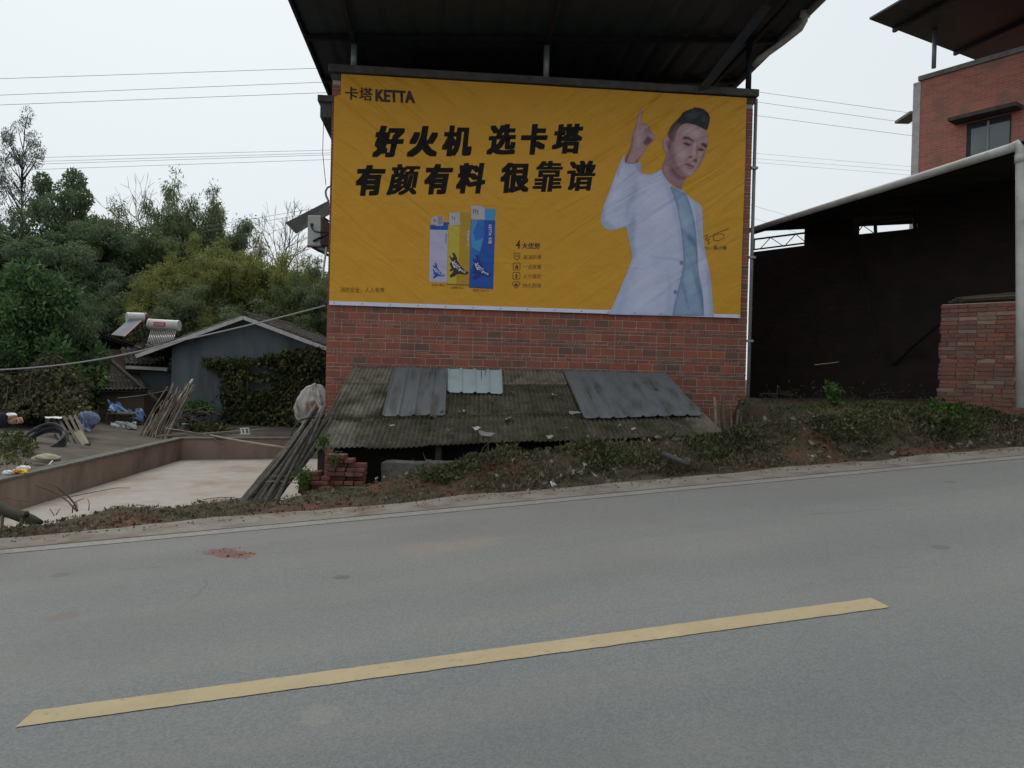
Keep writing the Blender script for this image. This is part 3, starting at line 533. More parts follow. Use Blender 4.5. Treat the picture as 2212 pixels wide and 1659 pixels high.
def bstock(kind, L_, h, var):
    key = (kind, round(L_, 2), var)
    if key not in BSTOCK:
        me = brick_mesh('brick', round(L_, 2), h, (3 + var % 3) if kind == 'hole' else 0, np.random.default_rng(hash(str(key)) % 99991 if False else 17 * var + int(L_ * 100) + (500 if kind == 'hole' else 0))).mesh('brick')
        me.materials.append(MATS['brick_hole' if kind == 'hole' else 'brick_red']); me.materials.append(MATS['black_void']); BSTOCK[key] = me
    return BSTOCK[key]
cand = []
for z0, h, k_ in courses:
    a = 0.0; first = True
    while a < WLEN - 0.02:
        if k_ == 't': L_ = 0.24 if not first else random.choice([0.24, 0.12, 0.18])
        else: L_ = random.choice([0.24, 0.24, 0.115, 0.115, 0.24]) if not first else random.choice([0.24, 0.115])
        first = False
        if a + L_ > WLEN - 0.03: L_ = WLEN - a
        L_ = max(0.03, L_); kind = 'hole' if (k_ == 'f' and random.random() < 0.36) else ('full' if k_ == 't' else 'flat')
        cand.append((a, z0, L_, h, kind)); a += L_ + J
def visible_brick(a, z0):
    # is this brick below the banner and above the shed roof?
    if z0 > 2.5: return (a > 7.2) * 0.4
    if 0.35 < a < 6.3 and z0 < 1.36: return 0
    if z0 < 0.55: return 0
    return 1.0 + 0.001 * a
cand.sort(key=lambda c: -visible_brick(c[0], c[1]) * c[2] * c[3])
rest = MB(); hinv = parent_matrix(house).inverted()
for i, (a, z0, L_, h, kind) in enumerate(cand):
    var = random.randrange(5)
    if i < 300:
        o = bpy.data.objects.new('brick', bstock(kind, L_ - 0.0, h - J, var)); link(o, house); o.location = (a, 0, z0 + 0.4 + J / 2)
    else:
        b_ = brick_mesh('b', L_, h - J, (3 + var % 3) if kind == 'hole' and z0 < 2.6 else 0, np.random.default_rng(i))
        rest.add([(p[0] + a, p[1], p[2] + z0 + 0.4 + J / 2) for p in b_.v], b_.f); rest.mi[-len(b_.f):] = b_.mi
o = rest.build('brickwork', ['brick_red', 'black_void'], house, local=False); o['kind'] = 'stuff'
# parapet coping, roof terrace, posts and sheet canopy
mb = MB(); hb(mb, -0.06, WLEN + 0.07, -0.10, 0.28, 6.47, 6.60); mb.build('parapet_coping', 'concrete_dark', house, bevel=0.012)
mb = MB(); hb(mb, -0.02, WLEN + 0.02, -0.015, 0.24, 6.36, 6.47); mb.build('parapet_band', 'concrete_dark', house)
mb = MB(); hb(mb, 0.0, WLEN, 0.2, HD, 6.2, 6.3); mb.build('terrace_floor', 'concrete_dark', house)
mb = MB(); hb(mb, -0.24, 0.14, -0.03, 6.0, 5.98, 6.09); hb(mb, -0.20, 0.0, 0.02, 6.0, 5.72, 5.98); mb.build('eaves_slab', 'concrete_dark', house, bevel=0.01)
RL, RR, RF, RB = -0.52, WLEN + 0.5, -2.1, HD + 0.6
def roofz(a): return 7.16 + 0.055 * (a - RL)
root_m = MB(); n = 70
for i in range(n):                                    # ribbed steel sheet
    a0 = RL + (RR - RL) * i / n; a1 = RL + (RR - RL) * (i + 1) / n; r0 = 0.03 if i % 4 == 0 else 0.0; r1 = 0.03 if (i + 1) % 4 == 0 else 0.0
    root_m.hexa([BW(a0, RF, roofz(a0) + r0), BW(a1, RF, roofz(a1) + r1), BW(a1, RB, roofz(a1) + r1), BW(a0, RB, roofz(a0) + r0),
                 BW(a0, RF, roofz(a0) + r0 + .008), BW(a1, RF, roofz(a1) + r1 + .008), BW(a1, RB, roofz(a1) + r1 + .008), BW(a0, RB, roofz(a0) + r0 + .008)])
canopy = root_m.build('roof_canopy', 'sheet_dark', house)
for b_ in (-1.55, 0.10, 2.0, 4.0, 6.2): MB().bar(BW(RL + .05, b_, roofz(RL) - .06), BW(RR - .05, b_, roofz(RR) - .06), 0.06, 0.1).build('purlin', 'steel_dark', canopy)
for a_ in (0.34, 3.68, 7.36):
    MB().bar(BW(a_, RF + .1, roofz(a_) - .15), BW(a_, RB - .2, roofz(a_) - .15), 0.07, 0.07).build('rafter', 'steel_dark', canopy)
MB().bar(BW(RL + 0.03, RF, roofz(RL) - .02), BW(RL + 0.03, RB, roofz(RL) - .02), 0.05, 0.12).build('eaves_beam', 'steel_dark', canopy)
for a_ in (0.34, 3.68, 7.36): MB().tube([BW(a_, 0.10, 6.60), BW(a_, 0.10, roofz(a_) - 0.18)], 0.052, 12).build('post', 'steel_pale' if a_ < 7 else 'steel_dark', house, smooth=True)
MB().bar(BW(6.3, 0.3, 6.3), BW(7.0, -1.5, roofz(7.0) - 0.2), 0.16, 0.05).build('brace', 'sheet_dark', house)
mb = MB(); hb(mb, 0.25, 7.05, 3.4, 3.6, 6.3, 7.5); mb.build('terrace_back_wall', 'shade_black', house); mb = MB(); hb(mb, 0.0, 0.12, 1.5, 3.4, 6.3, 7.1); mb.build('terrace_side_wall', 'shade_black', house)  # near-black colour stands in for shade under the canopy
# gutter along the right eaves with the white pipe that runs back to the corner
MB().tube([BW(RR + .02, RF, roofz(RR) - .05), BW(RR + .02, RB, roofz(RR) - .02)], 0.06, 10).build('gutter', 'pvc_grey', house, smooth=True)
g0 = P(1741, 18, 12.9); g1 = P(1738, 44, 12.95); g2 = P(1728, 62, 13.05); g3 = P(1690, 92, 13.4); g4 = P(1640, 128, 13.75); g5 = P(1629, 142, 13.86)
dp = MB().tube([g0, g1, g2, (g2 + g3) / 2, g3, g4, g5], 0.055, 12).build('downpipe_elbow', 'pvc', house, smooth=True)
MB().tube([P(1740, 22, 12.9), P(1738, 38, 12.93)], 0.085, 12).build('pipe_collar', 'pvc', dp, smooth=True)
MB().tube([BW(WLEN + 0.06, 0.02, 6.46), BW(WLEN + 0.055, 0.0, 0.3)], 0.03, 10).build('downpipe', 'pvc_grey', house, smooth=True)
for z_ in (5.2, 3.6, 2.1): mb = MB(); hb(mb, WLEN - .01, WLEN + .11, -0.045, 0.03, z_, z_ + .04); mb.build('pipe_bracket', 'steel_pale', house)
# ================================================================== BANNER (flat print on a stretched sheet)
banner = empty('advertising_banner', BW(0, -0.035, 0), 'large yellow vinyl banner with black headline and printed man on the brick wall', 'banner', rz=BANG)
def bump_d(s, t):                                     # how far the sheet stands off the wall
    s = np.asarray(s, float); t = np.asarray(t, float)
    return 0.010 * fbm(s, t, 61, 3, 1.3) + 0.012
BAN_OFF = 0.045
def Zc(k):                                            # converters from enlarged crops to wall plane
    ox, oy, f = {'4': (675, 135, .3418), '5': (1161, 162, .3255), 'A': (918, 432, .12695), 'B': (729, 162, .09765), 'C': (745, 243, .2539), 'D': (1269, 216, .16274), 'U': (0, 0, 1)}[k]
    return lambda x, y: wall_st(ox + x * f, oy + y * f, BAN_OFF)
def vinyl(name, colr, var=0.0):
    m = bpy.data.materials.new(name); m.use_nodes = True; N = m.node_tree.nodes; L = m.node_tree.links; b = N['Principled BSDF']
    b.inputs['Roughness'].default_value = 0.6; b.inputs['Specular IOR Level'].default_value = 0.12 if name == 'v_black' else 0.28
    tc = N.new('ShaderNodeTexCoord')
    def noise(sc_, rot, stretch, det=3, dist=0.0):
        m0 = N.new('ShaderNodeMapping'); m0.inputs['Rotation'].default_value = (0, rot, 0); L.new(tc.outputs['Object'], m0.inputs['Vector']); mp = N.new('ShaderNodeMapping'); mp.inputs['Scale'].default_value = stretch; L.new(m0.outputs[0], mp.inputs['Vector'])
        n = N.new('ShaderNodeTexNoise'); n.inputs['Scale'].default_value = sc_; n.inputs['Detail'].default_value = det; n.inputs['Distortion'].default_value = dist; L.new(mp.outputs[0], n.inputs['Vector']); return n.outputs['Fac']
    def M2(op, a, bb):
        x = N.new('ShaderNodeMath'); x.operation = op
        for k, val in ((0, a), (1, bb)):
            if hasattr(val, 'links'): L.new(val, x.inputs[k])
            else: x.inputs[k].default_value = val
        return x.outputs[0]
    sep = N.new('ShaderNodeSeparateXYZ'); L.new(tc.outputs['Object'], sep.inputs[0])
    # diagonal pull folds fanning from the top corners, stronger near the top edge
    def mrange(f, a, z, lo=0., hi=1.):
        r = N.new('ShaderNodeMapRange'); r.inputs[1].default_value = a; r.inputs[2].default_value = z; r.inputs[3].default_value = lo; r.inputs[4].default_value = hi; L.new(f, r.inputs[0]); return r.outputs[0]
    left = M2('MULTIPLY', noise(1.1, R(-36), (0.5, 1, 3.2), 2, 0.8), mrange(sep.outputs[0], 1.0, 4.0, 1.0, 0.12)); rightf = M2('MULTIPLY', noise(1.1, R(36), (0.5, 1, 3.2), 2, 0.8), mrange(sep.outputs[0], 2.6, 5.0, 0.1, 0.9))
    top = mrange(sep.outputs[2], 3.6, 6.4, 0.22, 1.0)
    h = M2('MULTIPLY', M2('ADD', left, rightf), M2('MULTIPLY', top, 0.21))
    wob = M2('MULTIPLY', noise(1.3, 0, (1, 1, 1), 2), 0.10)
    for zc, amp in ((4.33, 0.016), (3.35, 0.014)):
        dz = M2('ADD', M2('SUBTRACT', sep.outputs[2], zc), M2('SUBTRACT', wob, 0.05))
        g = M2('POWER', 2.718, M2('MULTIPLY', M2('MULTIPLY', dz, dz), -1100.0)); g = M2('MULTIPLY', g, mrange(noise(1.1, 0, (1, 1, 0.1), 2), 0.42, 0.58, 0.0, amp))
        h = M2('ADD', h, M2('MULTIPLY', g, mrange(sep.outputs[0], 2.5, 5.0, 0.25, 1.0)))
    h = M2('ADD', h, M2('MULTIPLY', noise(3.5, R(25), (1, 1, 1.4), 3, 0.8), 0.014))
    bp = N.new('ShaderNodeBump'); bp.inputs['Strength'].default_value = 0.8; bp.inputs['Distance'].default_value = 1.0; L.new(h, bp.inputs['Height']); L.new(bp.outputs[0], b.inputs['Normal'])
    mx = N.new('ShaderNodeMixRGB'); L.new(noise(3, 0, (1, 1, 1), 5), mx.inputs[0]); mx.inputs[1].default_value = (*[c * (1 - 0.05 - var) for c in colr], 1); mx.inputs[2].default_value = (*[min(1, c * (1.05 + var)) for c in colr], 1); L.new(mx.outputs[0], b.inputs['Base Color'])
    MATS[name] = m
VC = dict(v_yellow=(0.60, 0.30, 0.026), v_white=(0.66, 0.66, 0.82), v_black=(0.012, 0.010, 0.009), v_jacket=(0.52, 0.55, 0.76), v_jacket_b=(0.41, 0.50, 0.70), v_jacket_s=(0.33, 0.40, 0.58), v_shirt=(0.28, 0.39, 0.55), v_shirt_d=(0.16, 0.24, 0.36),
          v_skin=(0.42, 0.25, 0.27), v_skin_s=(0.27, 0.15, 0.17), v_skin_l=(0.50, 0.33, 0.35), v_hair=(0.022, 0.026, 0.03), v_hair_s=(0.085, 0.06, 0.065), v_lip=(0.22, 0.09, 0.12), v_brow=(0.075, 0.045, 0.055), v_blue=(0.02, 0.085, 0.38), v_lblue=(0.07, 0.28, 0.58), v_mblue=(0.035, 0.15, 0.50), v_dblue=(0.015, 0.045, 0.20),
          v_lighter_y=(0.52, 0.40, 0.045), v_lighter_y2=(0.44, 0.27, 0.02), v_chrome=(0.45, 0.42, 0.48), v_chrome_d=(0.28, 0.26, 0.30), v_char=(0.045, 0.032, 0.025), v_brown=(0.10, 0.055, 0.02), v_pale=(0.46, 0.43, 0.60))
for k_, c_ in VC.items(): vinyl(k_, c_, 0.03 if k_ in ('v_yellow', 'v_jacket', 'v_shirt') else 0.0)
def sheet(name, polys, m, layer, parent=banner, closed=True, step=0.16):
    bm = bmesh.new()
    for poly in polys:
        area = sum(poly[i][0] * poly[(i + 1) % len(poly)][1] - poly[(i + 1) % len(poly)][0] * poly[i][1] for i in range(len(poly))); pl_ = list(poly) if area > 0 else list(poly)[::-1]
        vo, _, fo, *_r = delaunay_2d_cdt([Vector((float(s), float(t))) for s, t in pl_], [], [list(range(len(pl_)))], 1, 1e-6); vs_ = [bm.verts.new((v[0], 0.0, v[1])) for v in vo]
        for f in fo:
            try: bm.faces.new([vs_[i] for i in f])
            except ValueError: pass
    return finish_sheet(name, bm, m, layer, parent, step)
def finish_sheet(name, bm, m, layer, parent, step):
    xs = [v.co.x for v in bm.verts]; zs = [v.co.z for v in bm.verts]
    for lo, hi, ax in ((min(xs), max(xs), (1, 0, 0)), (min(zs), max(zs), (0, 0, 1))):
        k = math.ceil(lo / step) * step
        while k < hi:
            bmesh.ops.bisect_plane(bm, geom=bm.verts[:] + bm.edges[:] + bm.faces[:], dist=1e-5, plane_co=Vector(ax) * k, plane_no=ax); k += step
    for f in bm.faces:
        f.normal_update()
        if f.normal.y > 0: f.normal_flip()
    A = np.array([v.co[:] for v in bm.verts]); d = bump_d(A[:, 0], A[:, 2])
    for v, dd in zip(bm.verts, d): v.co.y = -dd - 0.0013 * layer - v.co.y
    for f in bm.faces: f.smooth = True
    me = bpy.data.meshes.new(name); bm.to_mesh(me); bm.free(); me.materials.append(MATS[m]); o = bpy.data.objects.new(name, me); link(o, parent); return o
def zp(k, pts): f = Zc(k); return [f(x, y) for x, y in pts]
def smooth_poly(p, it=1):
    for _ in range(it):
        q = []
        for i in range(len(p)):
            a, b = p[i], p[(i + 1) % len(p)]; q += [(a[0] * .75 + b[0] * .25, a[1] * .75 + b[1] * .25), (a[0] * .25 + b[0] * .75, a[1] * .25 + b[1] * .75)]
        p = q
    return p
# --- the sheet itself, its white hem, its eyelets
B_L, B_R, B_T, B_B = 0.035, 7.27, 6.452, 2.525
sheet('banner_sheet', [[(B_L, B_B), (B_R, B_B), (B_R + .01, B_T), (0.155, B_T), (0.15, 6.10), (B_L + .01, 6.06)]], 'v_yellow', 0, step=0.12)
sheet('hem', [[(B_L, B_B - 0.005), (B_R, B_B - 0.004), (B_R, B_B + 0.058), (B_L, B_B + 0.062)]], 'v_white', 1)
for i in range(16):
    s_ = 0.12 + i * 0.475; t_ = B_B + 0.03; dd = float(bump_d(s_, t_))
    e_ = MB().tube([(s_, -dd - 0.004, t_), (s_, -dd - 0.011, t_)], 0.011, 8).build('eyelet', 'steel_pale', banner, local=False)
# --- lettering
def glyphs(body, offset=0.0):
    cu = bpy.data.curves.new('t', 'FONT'); cu.body = body; cu.size = 1.0; cu.offset = offset; cu.resolution_u = 3; cu.fill_mode = 'FRONT'
    o = bpy.data.objects.new('t', cu); COL.objects.link(o); bpy.context.view_layer.update()
    dg = bpy.context.evaluated_depsgraph_get(); me = bpy.data.meshes.new_from_object(o.evaluated_get(dg)); COL.objects.unlink(o); bpy.data.objects.remove(o); bpy.data.curves.remove(cu)
    return me
def lettering(name, items, m, layer, parent=banner, step=0.3):
    """items: (text, crop key, quad TL TR BR BL, weight): the word's box is stretched onto the quad"""
    bm = bmesh.new()
    for body, key, quad, off in items:
        me = glyphs(body, 0.0); f = Zc(key); q = [np.array(f(*c)) for c in quad]; co = np.array([v.co[:2] for v in me.vertices]); lo = co.min(0); hi = co.max(0); n0 = len(bm.verts)
        oy = off * (0.42 if body in '靠谱颜' else 0.62); shifts = [(0, 0)] if off < 0.01 else [(dx_, dy_) for dx_ in (-off, 0, off) for dy_ in (-oy, 0, oy)]
        lo = lo - np.array([off, oy]); hi = hi + np.array([off, oy]); polys_ = [tuple(pl.vertices) for pl in me.polygons]
        for si, (dx, dy) in enumerate(shifts):
            n0 = len(bm.verts)
            for x, y in co:
                a = (x + dx - lo[0]) / (hi[0] - lo[0]); b = (y + dy - lo[1]) / max(1e-6, hi[1] - lo[1]); p = (q[3] * (1 - a) + q[2] * a) * (1 - b) + (q[0] * (1 - a) + q[1] * a) * b; bm.verts.new((p[0], 1e-4 * si, p[1]))
            bm.verts.ensure_lookup_table()
            for pl in polys_:
                try: bm.faces.new([bm.verts[n0 + i] for i in pl])
                except ValueError: pass
        bpy.data.meshes.remove(me)
    return finish_sheet(name, bm, m, layer, parent, step)
HEAD = [('好', (270, 112), (528, 115), (470, 380), (228, 385)), ('火', (560, 112), (815, 118), (780, 378), (522, 382)), ('机', (850, 108), (1095, 115), (1072, 370), (815, 375)),
        ('选', (1240, 100), (1468, 100), (1445, 360), (1200, 362)), ('卡', (1505, 98), (1742, 100), (1700, 360), (1490, 362)), ('塔', (1790, 100), (2035, 95), (2005, 352), (1750, 352)),
        ('有', (105, 445), (355, 448), (310, 705), (80, 712)), ('颜', (400, 438), (650, 440), (605, 700), (350, 708)), ('有', (690, 435), (930, 438), (880, 695), (662, 700)), ('料', (975, 430), (1218, 428), (1180, 690), (935, 690)),
        ('很', (1335, 425), (1588, 425), (1560, 680), (1310, 688)), ('靠', (1635, 412), (1865, 415), (1838, 672), (1590, 678)), ('谱', (1905, 408), (2148, 410), (2110, 665), (1870, 670))]
for ch, *quad in HEAD: lettering('headline_character', [(ch, 'C', quad, 0.044 if ch in '颜靠谱' else (0.056 if ch in '塔料选很机' else 0.07))], 'v_black', 2)
lettering('logo_lettering', [('卡', 'B', [(165, 262), (460, 270), (450, 560), (165, 555)], 0.03), ('塔', 'B', [(480, 275), (785, 285), (775, 575), (480, 565)], 0.022), ('KETTA', 'B', [(838, 312), (1700, 355), (1720, 630), (838, 585)], 0.055)], 'v_char', 2)
lettering('slogan_lettering', [('消防安全，人人有责', '4', [(175, 1420), (455, 1422), (455, 1456), (175, 1454)], 0.008)], 'v_brown', 2)
lettering('feature_heading', [('4', 'A', [(1565, 680), (1625, 680), (1620, 828), (1535, 825)], 0.02), ('大优势', 'A', [(1650, 725), (1968, 730), (1960, 835), (1645, 830)], 0.02)], 'v_char', 2)
for body, y0, y1, x0, x1 in (('高温防爆', 935, 1008, 1675, 1985), ('一点就着', 1095, 1177, 1672, 1980), ('火力强劲', 1258, 1337, 1666, 1977), ('持久耐用', 1418, 1500, 1660, 1974)):
    lettering('feature_lettering', [(body, 'A', [(x0 + 6, y0), (x1, y0), (x1 - 4, y1), (x0, y1)], 0.006)], 'v_brown', 2)
lettering('caption_lettering', [('砂轮 明火', 'A', [(122, 1425), (342, 1430), (340, 1472), (120, 1468)], 0.0), ('防爆 明火', 'A', [(457, 1470), (667, 1472), (665, 1518), (455, 1515)], 0.0), ('防风 大火力', 'A', [(827, 1515), (1087, 1515), (1085, 1562), (825, 1560)], 0.0)], 'v_brown', 3)
lettering('name_lettering', [('陈小春', '5', [(1170, 1133), (1258, 1133), (1256, 1163), (1168, 1162)], 0.012)], 'v_brown', 2); lettering('name_lettering', [('代言人:', '5', [(1102, 1140), (1158, 1140), (1157, 1160), (1101, 1160)], 0.0)], 'v_brown', 2)
def stroke(key, pts, w):                               # thin ribbon through crop points, w in metres
    p = [np.array(Zc(key)(*q)) for q in pts]; out = []
    for i in range(len(p) - 1):
        d = p[i + 1] - p[i]; l = np.linalg.norm(d)
        if l < 1e-6: continue
        nrm = np.array([-d[1], d[0]]) / l * w / 2; e = d / l * w * 0.3; out.append([tuple(p[i] - nrm - e), tuple(p[i + 1] - nrm + e), tuple(p[i + 1] + nrm + e), tuple(p[i] + nrm - e)])
    return out
sheet('signature', stroke('5', [(1100, 1075), (1130, 1060), (1112, 1092), (1150, 1072), (1200, 1045), (1245, 1028), (1268, 1020), (1240, 1030), (1190, 1050), (1165, 1075), (1170, 1098), (1200, 1100), (1235, 1080), (1238, 1060), (1215, 1052), (1190, 1062)], 0.011) + stroke('5', [(1118, 1098), (1140, 1092), (1128, 1105), (1142, 1112), (1128, 1126)], 0.012), 'v_brown', 2)
def ring(key, pts, w): return stroke(key, pts + [pts[0]], w)
sheet('feature_icon', ring('A', [(1515, 908), (1568, 905), (1615, 908), (1612, 985), (1566, 1024), (1518, 985)], 0.011) + stroke('A', [(1540, 945), (1595, 945)], 0.008) + stroke('A', [(1540, 965), (1595, 965)], 0.008), 'v_brown', 2)
sheet('feature_icon', ring('A', [(1512, 1070), (1610, 1070), (1621, 1082), (1619, 1178), (1608, 1190), (1510, 1190), (1500, 1178), (1502, 1082)], 0.011), 'v_brown', 2); sheet('feature_icon', [zp('A', [(1560, 1095), (1580, 1125), (1592, 1140), (1588, 1165), (1572, 1172), (1562, 1150), (1550, 1172), (1532, 1162), (1530, 1140), (1548, 1122)])], 'v_brown', 2)
sheet('feature_icon', ring('A', [(1507, 1230), (1605, 1230), (1616, 1242), (1614, 1336), (1603, 1347), (1505, 1347), (1495, 1336), (1497, 1242)], 0.011), 'v_brown', 2); sheet('feature_icon', [zp('A', [(1556, 1245), (1572, 1275), (1568, 1298), (1540, 1298), (1540, 1275)]), zp('A', [(1532, 1304), (1578, 1304), (1566, 1332), (1545, 1332)])], 'v_brown', 2)
sheet('feature_icon', ring('A', [(1510, 1392), (1590, 1392), (1618, 1430), (1552, 1502), (1484, 1430)], 0.011), 'v_brown', 2); sheet('feature_icon', [zp('A', [(1524, 1428), (1545, 1428), (1552, 1410), (1562, 1412), (1562, 1428), (1578, 1430), (1575, 1465), (1524, 1465)])], 'v_brown', 2)
# --- printed lighters
def printed_lighter(pieces):
    for nm, key, pts, m, ly in pieces: sheet(nm, [zp(key, pts)], m, ly)
printed_lighter([
    ('lighter_body', 'A', [(82, 500), (392, 508), (372, 1407), (70, 1392)], 'v_pale', 2), ('lighter_collar', 'A', [(90, 425), (300, 445), (308, 375), (416, 382), (412, 412), (390, 420), (388, 512), (84, 504)], 'v_blue', 3),
    ('lighter_hood', 'A', [(95, 420), (98, 350), (118, 305), (165, 280), (220, 272), (300, 262), (318, 300), (308, 440), (190, 440), (185, 420)], 'v_chrome', 4), ('lighter_wheel', 'A', [(218, 278), (298, 275), (296, 418), (220, 420)], 'v_chrome_d', 5),
    ('lighter_body', 'A', [(398, 432), (790, 432), (760, 1452), (370, 1432)], 'v_lighter_y2', 2), ('lighter_shine', 'A', [(404, 436), (590, 436), (585, 900), (540, 1250), (530, 1435), (378, 1430)], 'v_lighter_y', 3), ('lighter_cap', 'A', [(600, 205), (785, 215), (780, 432), (600, 430)], 'v_lighter_y2', 3),
    ('lighter_hood', 'A', [(412, 222), (592, 212), (602, 425), (415, 437)], 'v_chrome', 5), ('lighter_base', 'A', [(372, 1430), (748, 1445), (745, 1456), (372, 1442)], 'v_char', 4),
    ('lighter_body', 'A', [(780, 342), (1196, 350), (1160, 1505), (750, 1483)], 'v_blue', 4), ('lighter_shine', 'A', [(785, 346), (1010, 350), (1010, 660), (960, 830), (880, 1000), (800, 1150), (764, 1180)], 'v_mblue', 5), ('lighter_shine', 'A', [(790, 346), (900, 348), (820, 560), (860, 700), (990, 650), (930, 880), (790, 800), (782, 560)], 'v_lblue', 6),
    ('lighter_cap', 'A', [(1015, 148), (1202, 150), (1186, 350), (1015, 345)], 'v_lblue', 5), ('lighter_hood', 'A', [(785, 112), (800, 100), (955, 96), (1018, 140), (1016, 335), (785, 335)], 'v_chrome', 6), ('lighter_base', 'A', [(752, 1480), (1160, 1502), (1160, 1512), (752, 1490)], 'v_dblue', 6)])
for x0, y0 in ((822, 150), (858, 155), (892, 175)): sheet('hood_slot', [zp('A', [(x0, y0), (x0 + 14, y0 + 2), (x0 + 10, y0 + 85), (x0 + 2, y0 + 80)])], 'v_char', 8)
for x0, y0 in ((460, 275), (495, 295)): sheet('hood_slot', [zp('A', [(x0, y0), (x0 + 10, y0 + 2), (x0 + 8, y0 + 55), (x0 + 2, y0 + 50)])], 'v_char', 8)
for x0, y0 in ((140, 325), (160, 330), (180, 340)): sheet('hood_slot', [zp('A', [(x0, y0), (x0 + 8, y0 + 2), (x0 + 6, y0 + 45), (x0 + 2, y0 + 42)])], 'v_char', 8)
EMB = [(470, 895), (505, 905), (545, 985), (550, 1040), (600, 1110), (680, 1200), (715, 1225), (745, 1222), (735, 1255), (690, 1272), (600, 1258), (550, 1262), (500, 1300), (440, 1322), (415, 1290), (470, 1240), (490, 1190), (435, 1222), (420, 1190), (455, 1165), (430, 1110), (418, 1090), (455, 1050), (440, 1010), (412, 962), (418, 942), (450, 985), (492, 968), (468, 930)]
def emblem(f, m, m2, ly):
    sheet('emblem', [zp('A', [f(x, y) for x, y in EMB])], m, ly, step=1.0)
    for body, quad in (('K', [(452, 1045), (530, 1035), (545, 1085), (470, 1110)]), ('E', [(475, 1115), (535, 1095), (545, 1145), (500, 1160)]), ('T', [(525, 1110), (570, 1105), (560, 1180), (530, 1185)]), ('T', [(562, 1130), (605, 1130), (590, 1205), (560, 1205)]), ('A', [(585, 1165), (620, 1160), (632, 1215), (570, 1212)]), ('卡塔', [(625, 1180), (690, 1215), (690, 1255), (612, 1225)])):
        lettering('emblem_lettering', [(body, 'A', [f(*c) for c in quad], 0.02)], m2, ly + 1, step=1.0)
emblem(lambda x, y: (x, y), 'v_char', 'v_white', 6); emblem(lambda x, y: (x + 392, y + 35), 'v_dblue', 'v_white', 8); emblem(lambda x, y: (130 + (x - 415) * 0.63, 1068 + (y - 895) * 0.63), 'v_blue', 'v_white', 4)
lettering('lighter_lettering', [('KETTA 卡塔', 'A', [(1142, 425), (1136, 748), (1074, 748), (1080, 420)], 0.02)], 'v_white', 8); lettering('lighter_lettering', [('卡塔 KETTA', 'A', [(762, 520), (752, 792), (706, 792), (716, 518)], 0.01)], 'v_white', 4); lettering('lighter_lettering', [('卡塔 KETTA', 'A', [(376, 565), (370, 745), (342, 740), (348, 565)], 0.01)], 'v_blue', 4)
# --- printed man: a photograph printed on the sheet, colours laid down point by point
def print_mat():
    vinyl('v_print', (1, 1, 1)); m = MATS['v_print']; N = m.node_tree.nodes; L = m.node_tree.links; b = N['Principled BSDF']; at = N.new('ShaderNodeAttribute'); at.attribute_name = 'ink'
    for l in list(b.inputs['Base Color'].links): L.remove(l)
    L.new(at.outputs['Color'], b.inputs['Base Color'])
print_mat()
def sdist(poly, pts):                                  # signed distance, positive inside
    P0 = np.array(poly); P1 = np.roll(P0, -1, 0); d = np.full(len(pts), 1e9); ins = np.zeros(len(pts), bool)
    for a, b in zip(P0, P1):
        ab = b - a; t = np.clip(((pts - a) @ ab) / (ab @ ab + 1e-12), 0, 1); d = np.minimum(d, np.linalg.norm(pts - a - t[:, None] * ab, axis=1))
        c = ((a[1] > pts[:, 1]) != (b[1] > pts[:, 1])) & (pts[:, 0] < (b[0] - a[0]) * (pts[:, 1] - a[1]) / (b[1] - a[1] + 1e-12) + a[0]); ins ^= c
    return np.where(ins, d, -d)
def printed(nm, key, pts, base, ly, patches=(), step=0.04, mott=0.03, edge=None, it=1):
    """patches: (crop key, points, colour, softness m, strength)"""
    o = sheet(nm, [smooth_poly(zp(key, pts), it) if it else zp(key, pts)], 'v_print', ly, step=step); co = np.array([v.co[:] for v in o.data.vertices]); st = co[:, [0, 2]]
    c = np.tile(np.array(base, float), (len(st), 1)); c *= (1 + mott * fbm(st[:, 0] * 5, st[:, 1] * 3, 71, 4, 1.6))[:, None]
    if edge:                                           # rounding of the form towards its outline
        d = sdist(smooth_poly(zp(key, pts), it), st); k = (1 - smooth01(d / edge[1]))[:, None] * edge[2]; c = c * (1 - k) + np.array(edge[0]) * k
    for kk, pp_, col_, soft, stg in patches:
        d = sdist(zp(kk, pp_), st); k = (smooth01((d + soft) / (2 * soft)) * stg)[:, None]; c = c * (1 - k) + np.array(col_) * k
    at = o.data.color_attributes.new('ink', 'FLOAT_COLOR', 'POINT'); at.data.foreach_set('color', np.concatenate([np.clip(c, 0, 1), np.ones((len(c), 1))], 1).astype(np.float32).ravel()); return o
JK, JB, JS, JL = (0.51, 0.545, 0.735), (0.40, 0.47, 0.66), (0.29, 0.345, 0.50), (0.60, 0.63, 0.80)
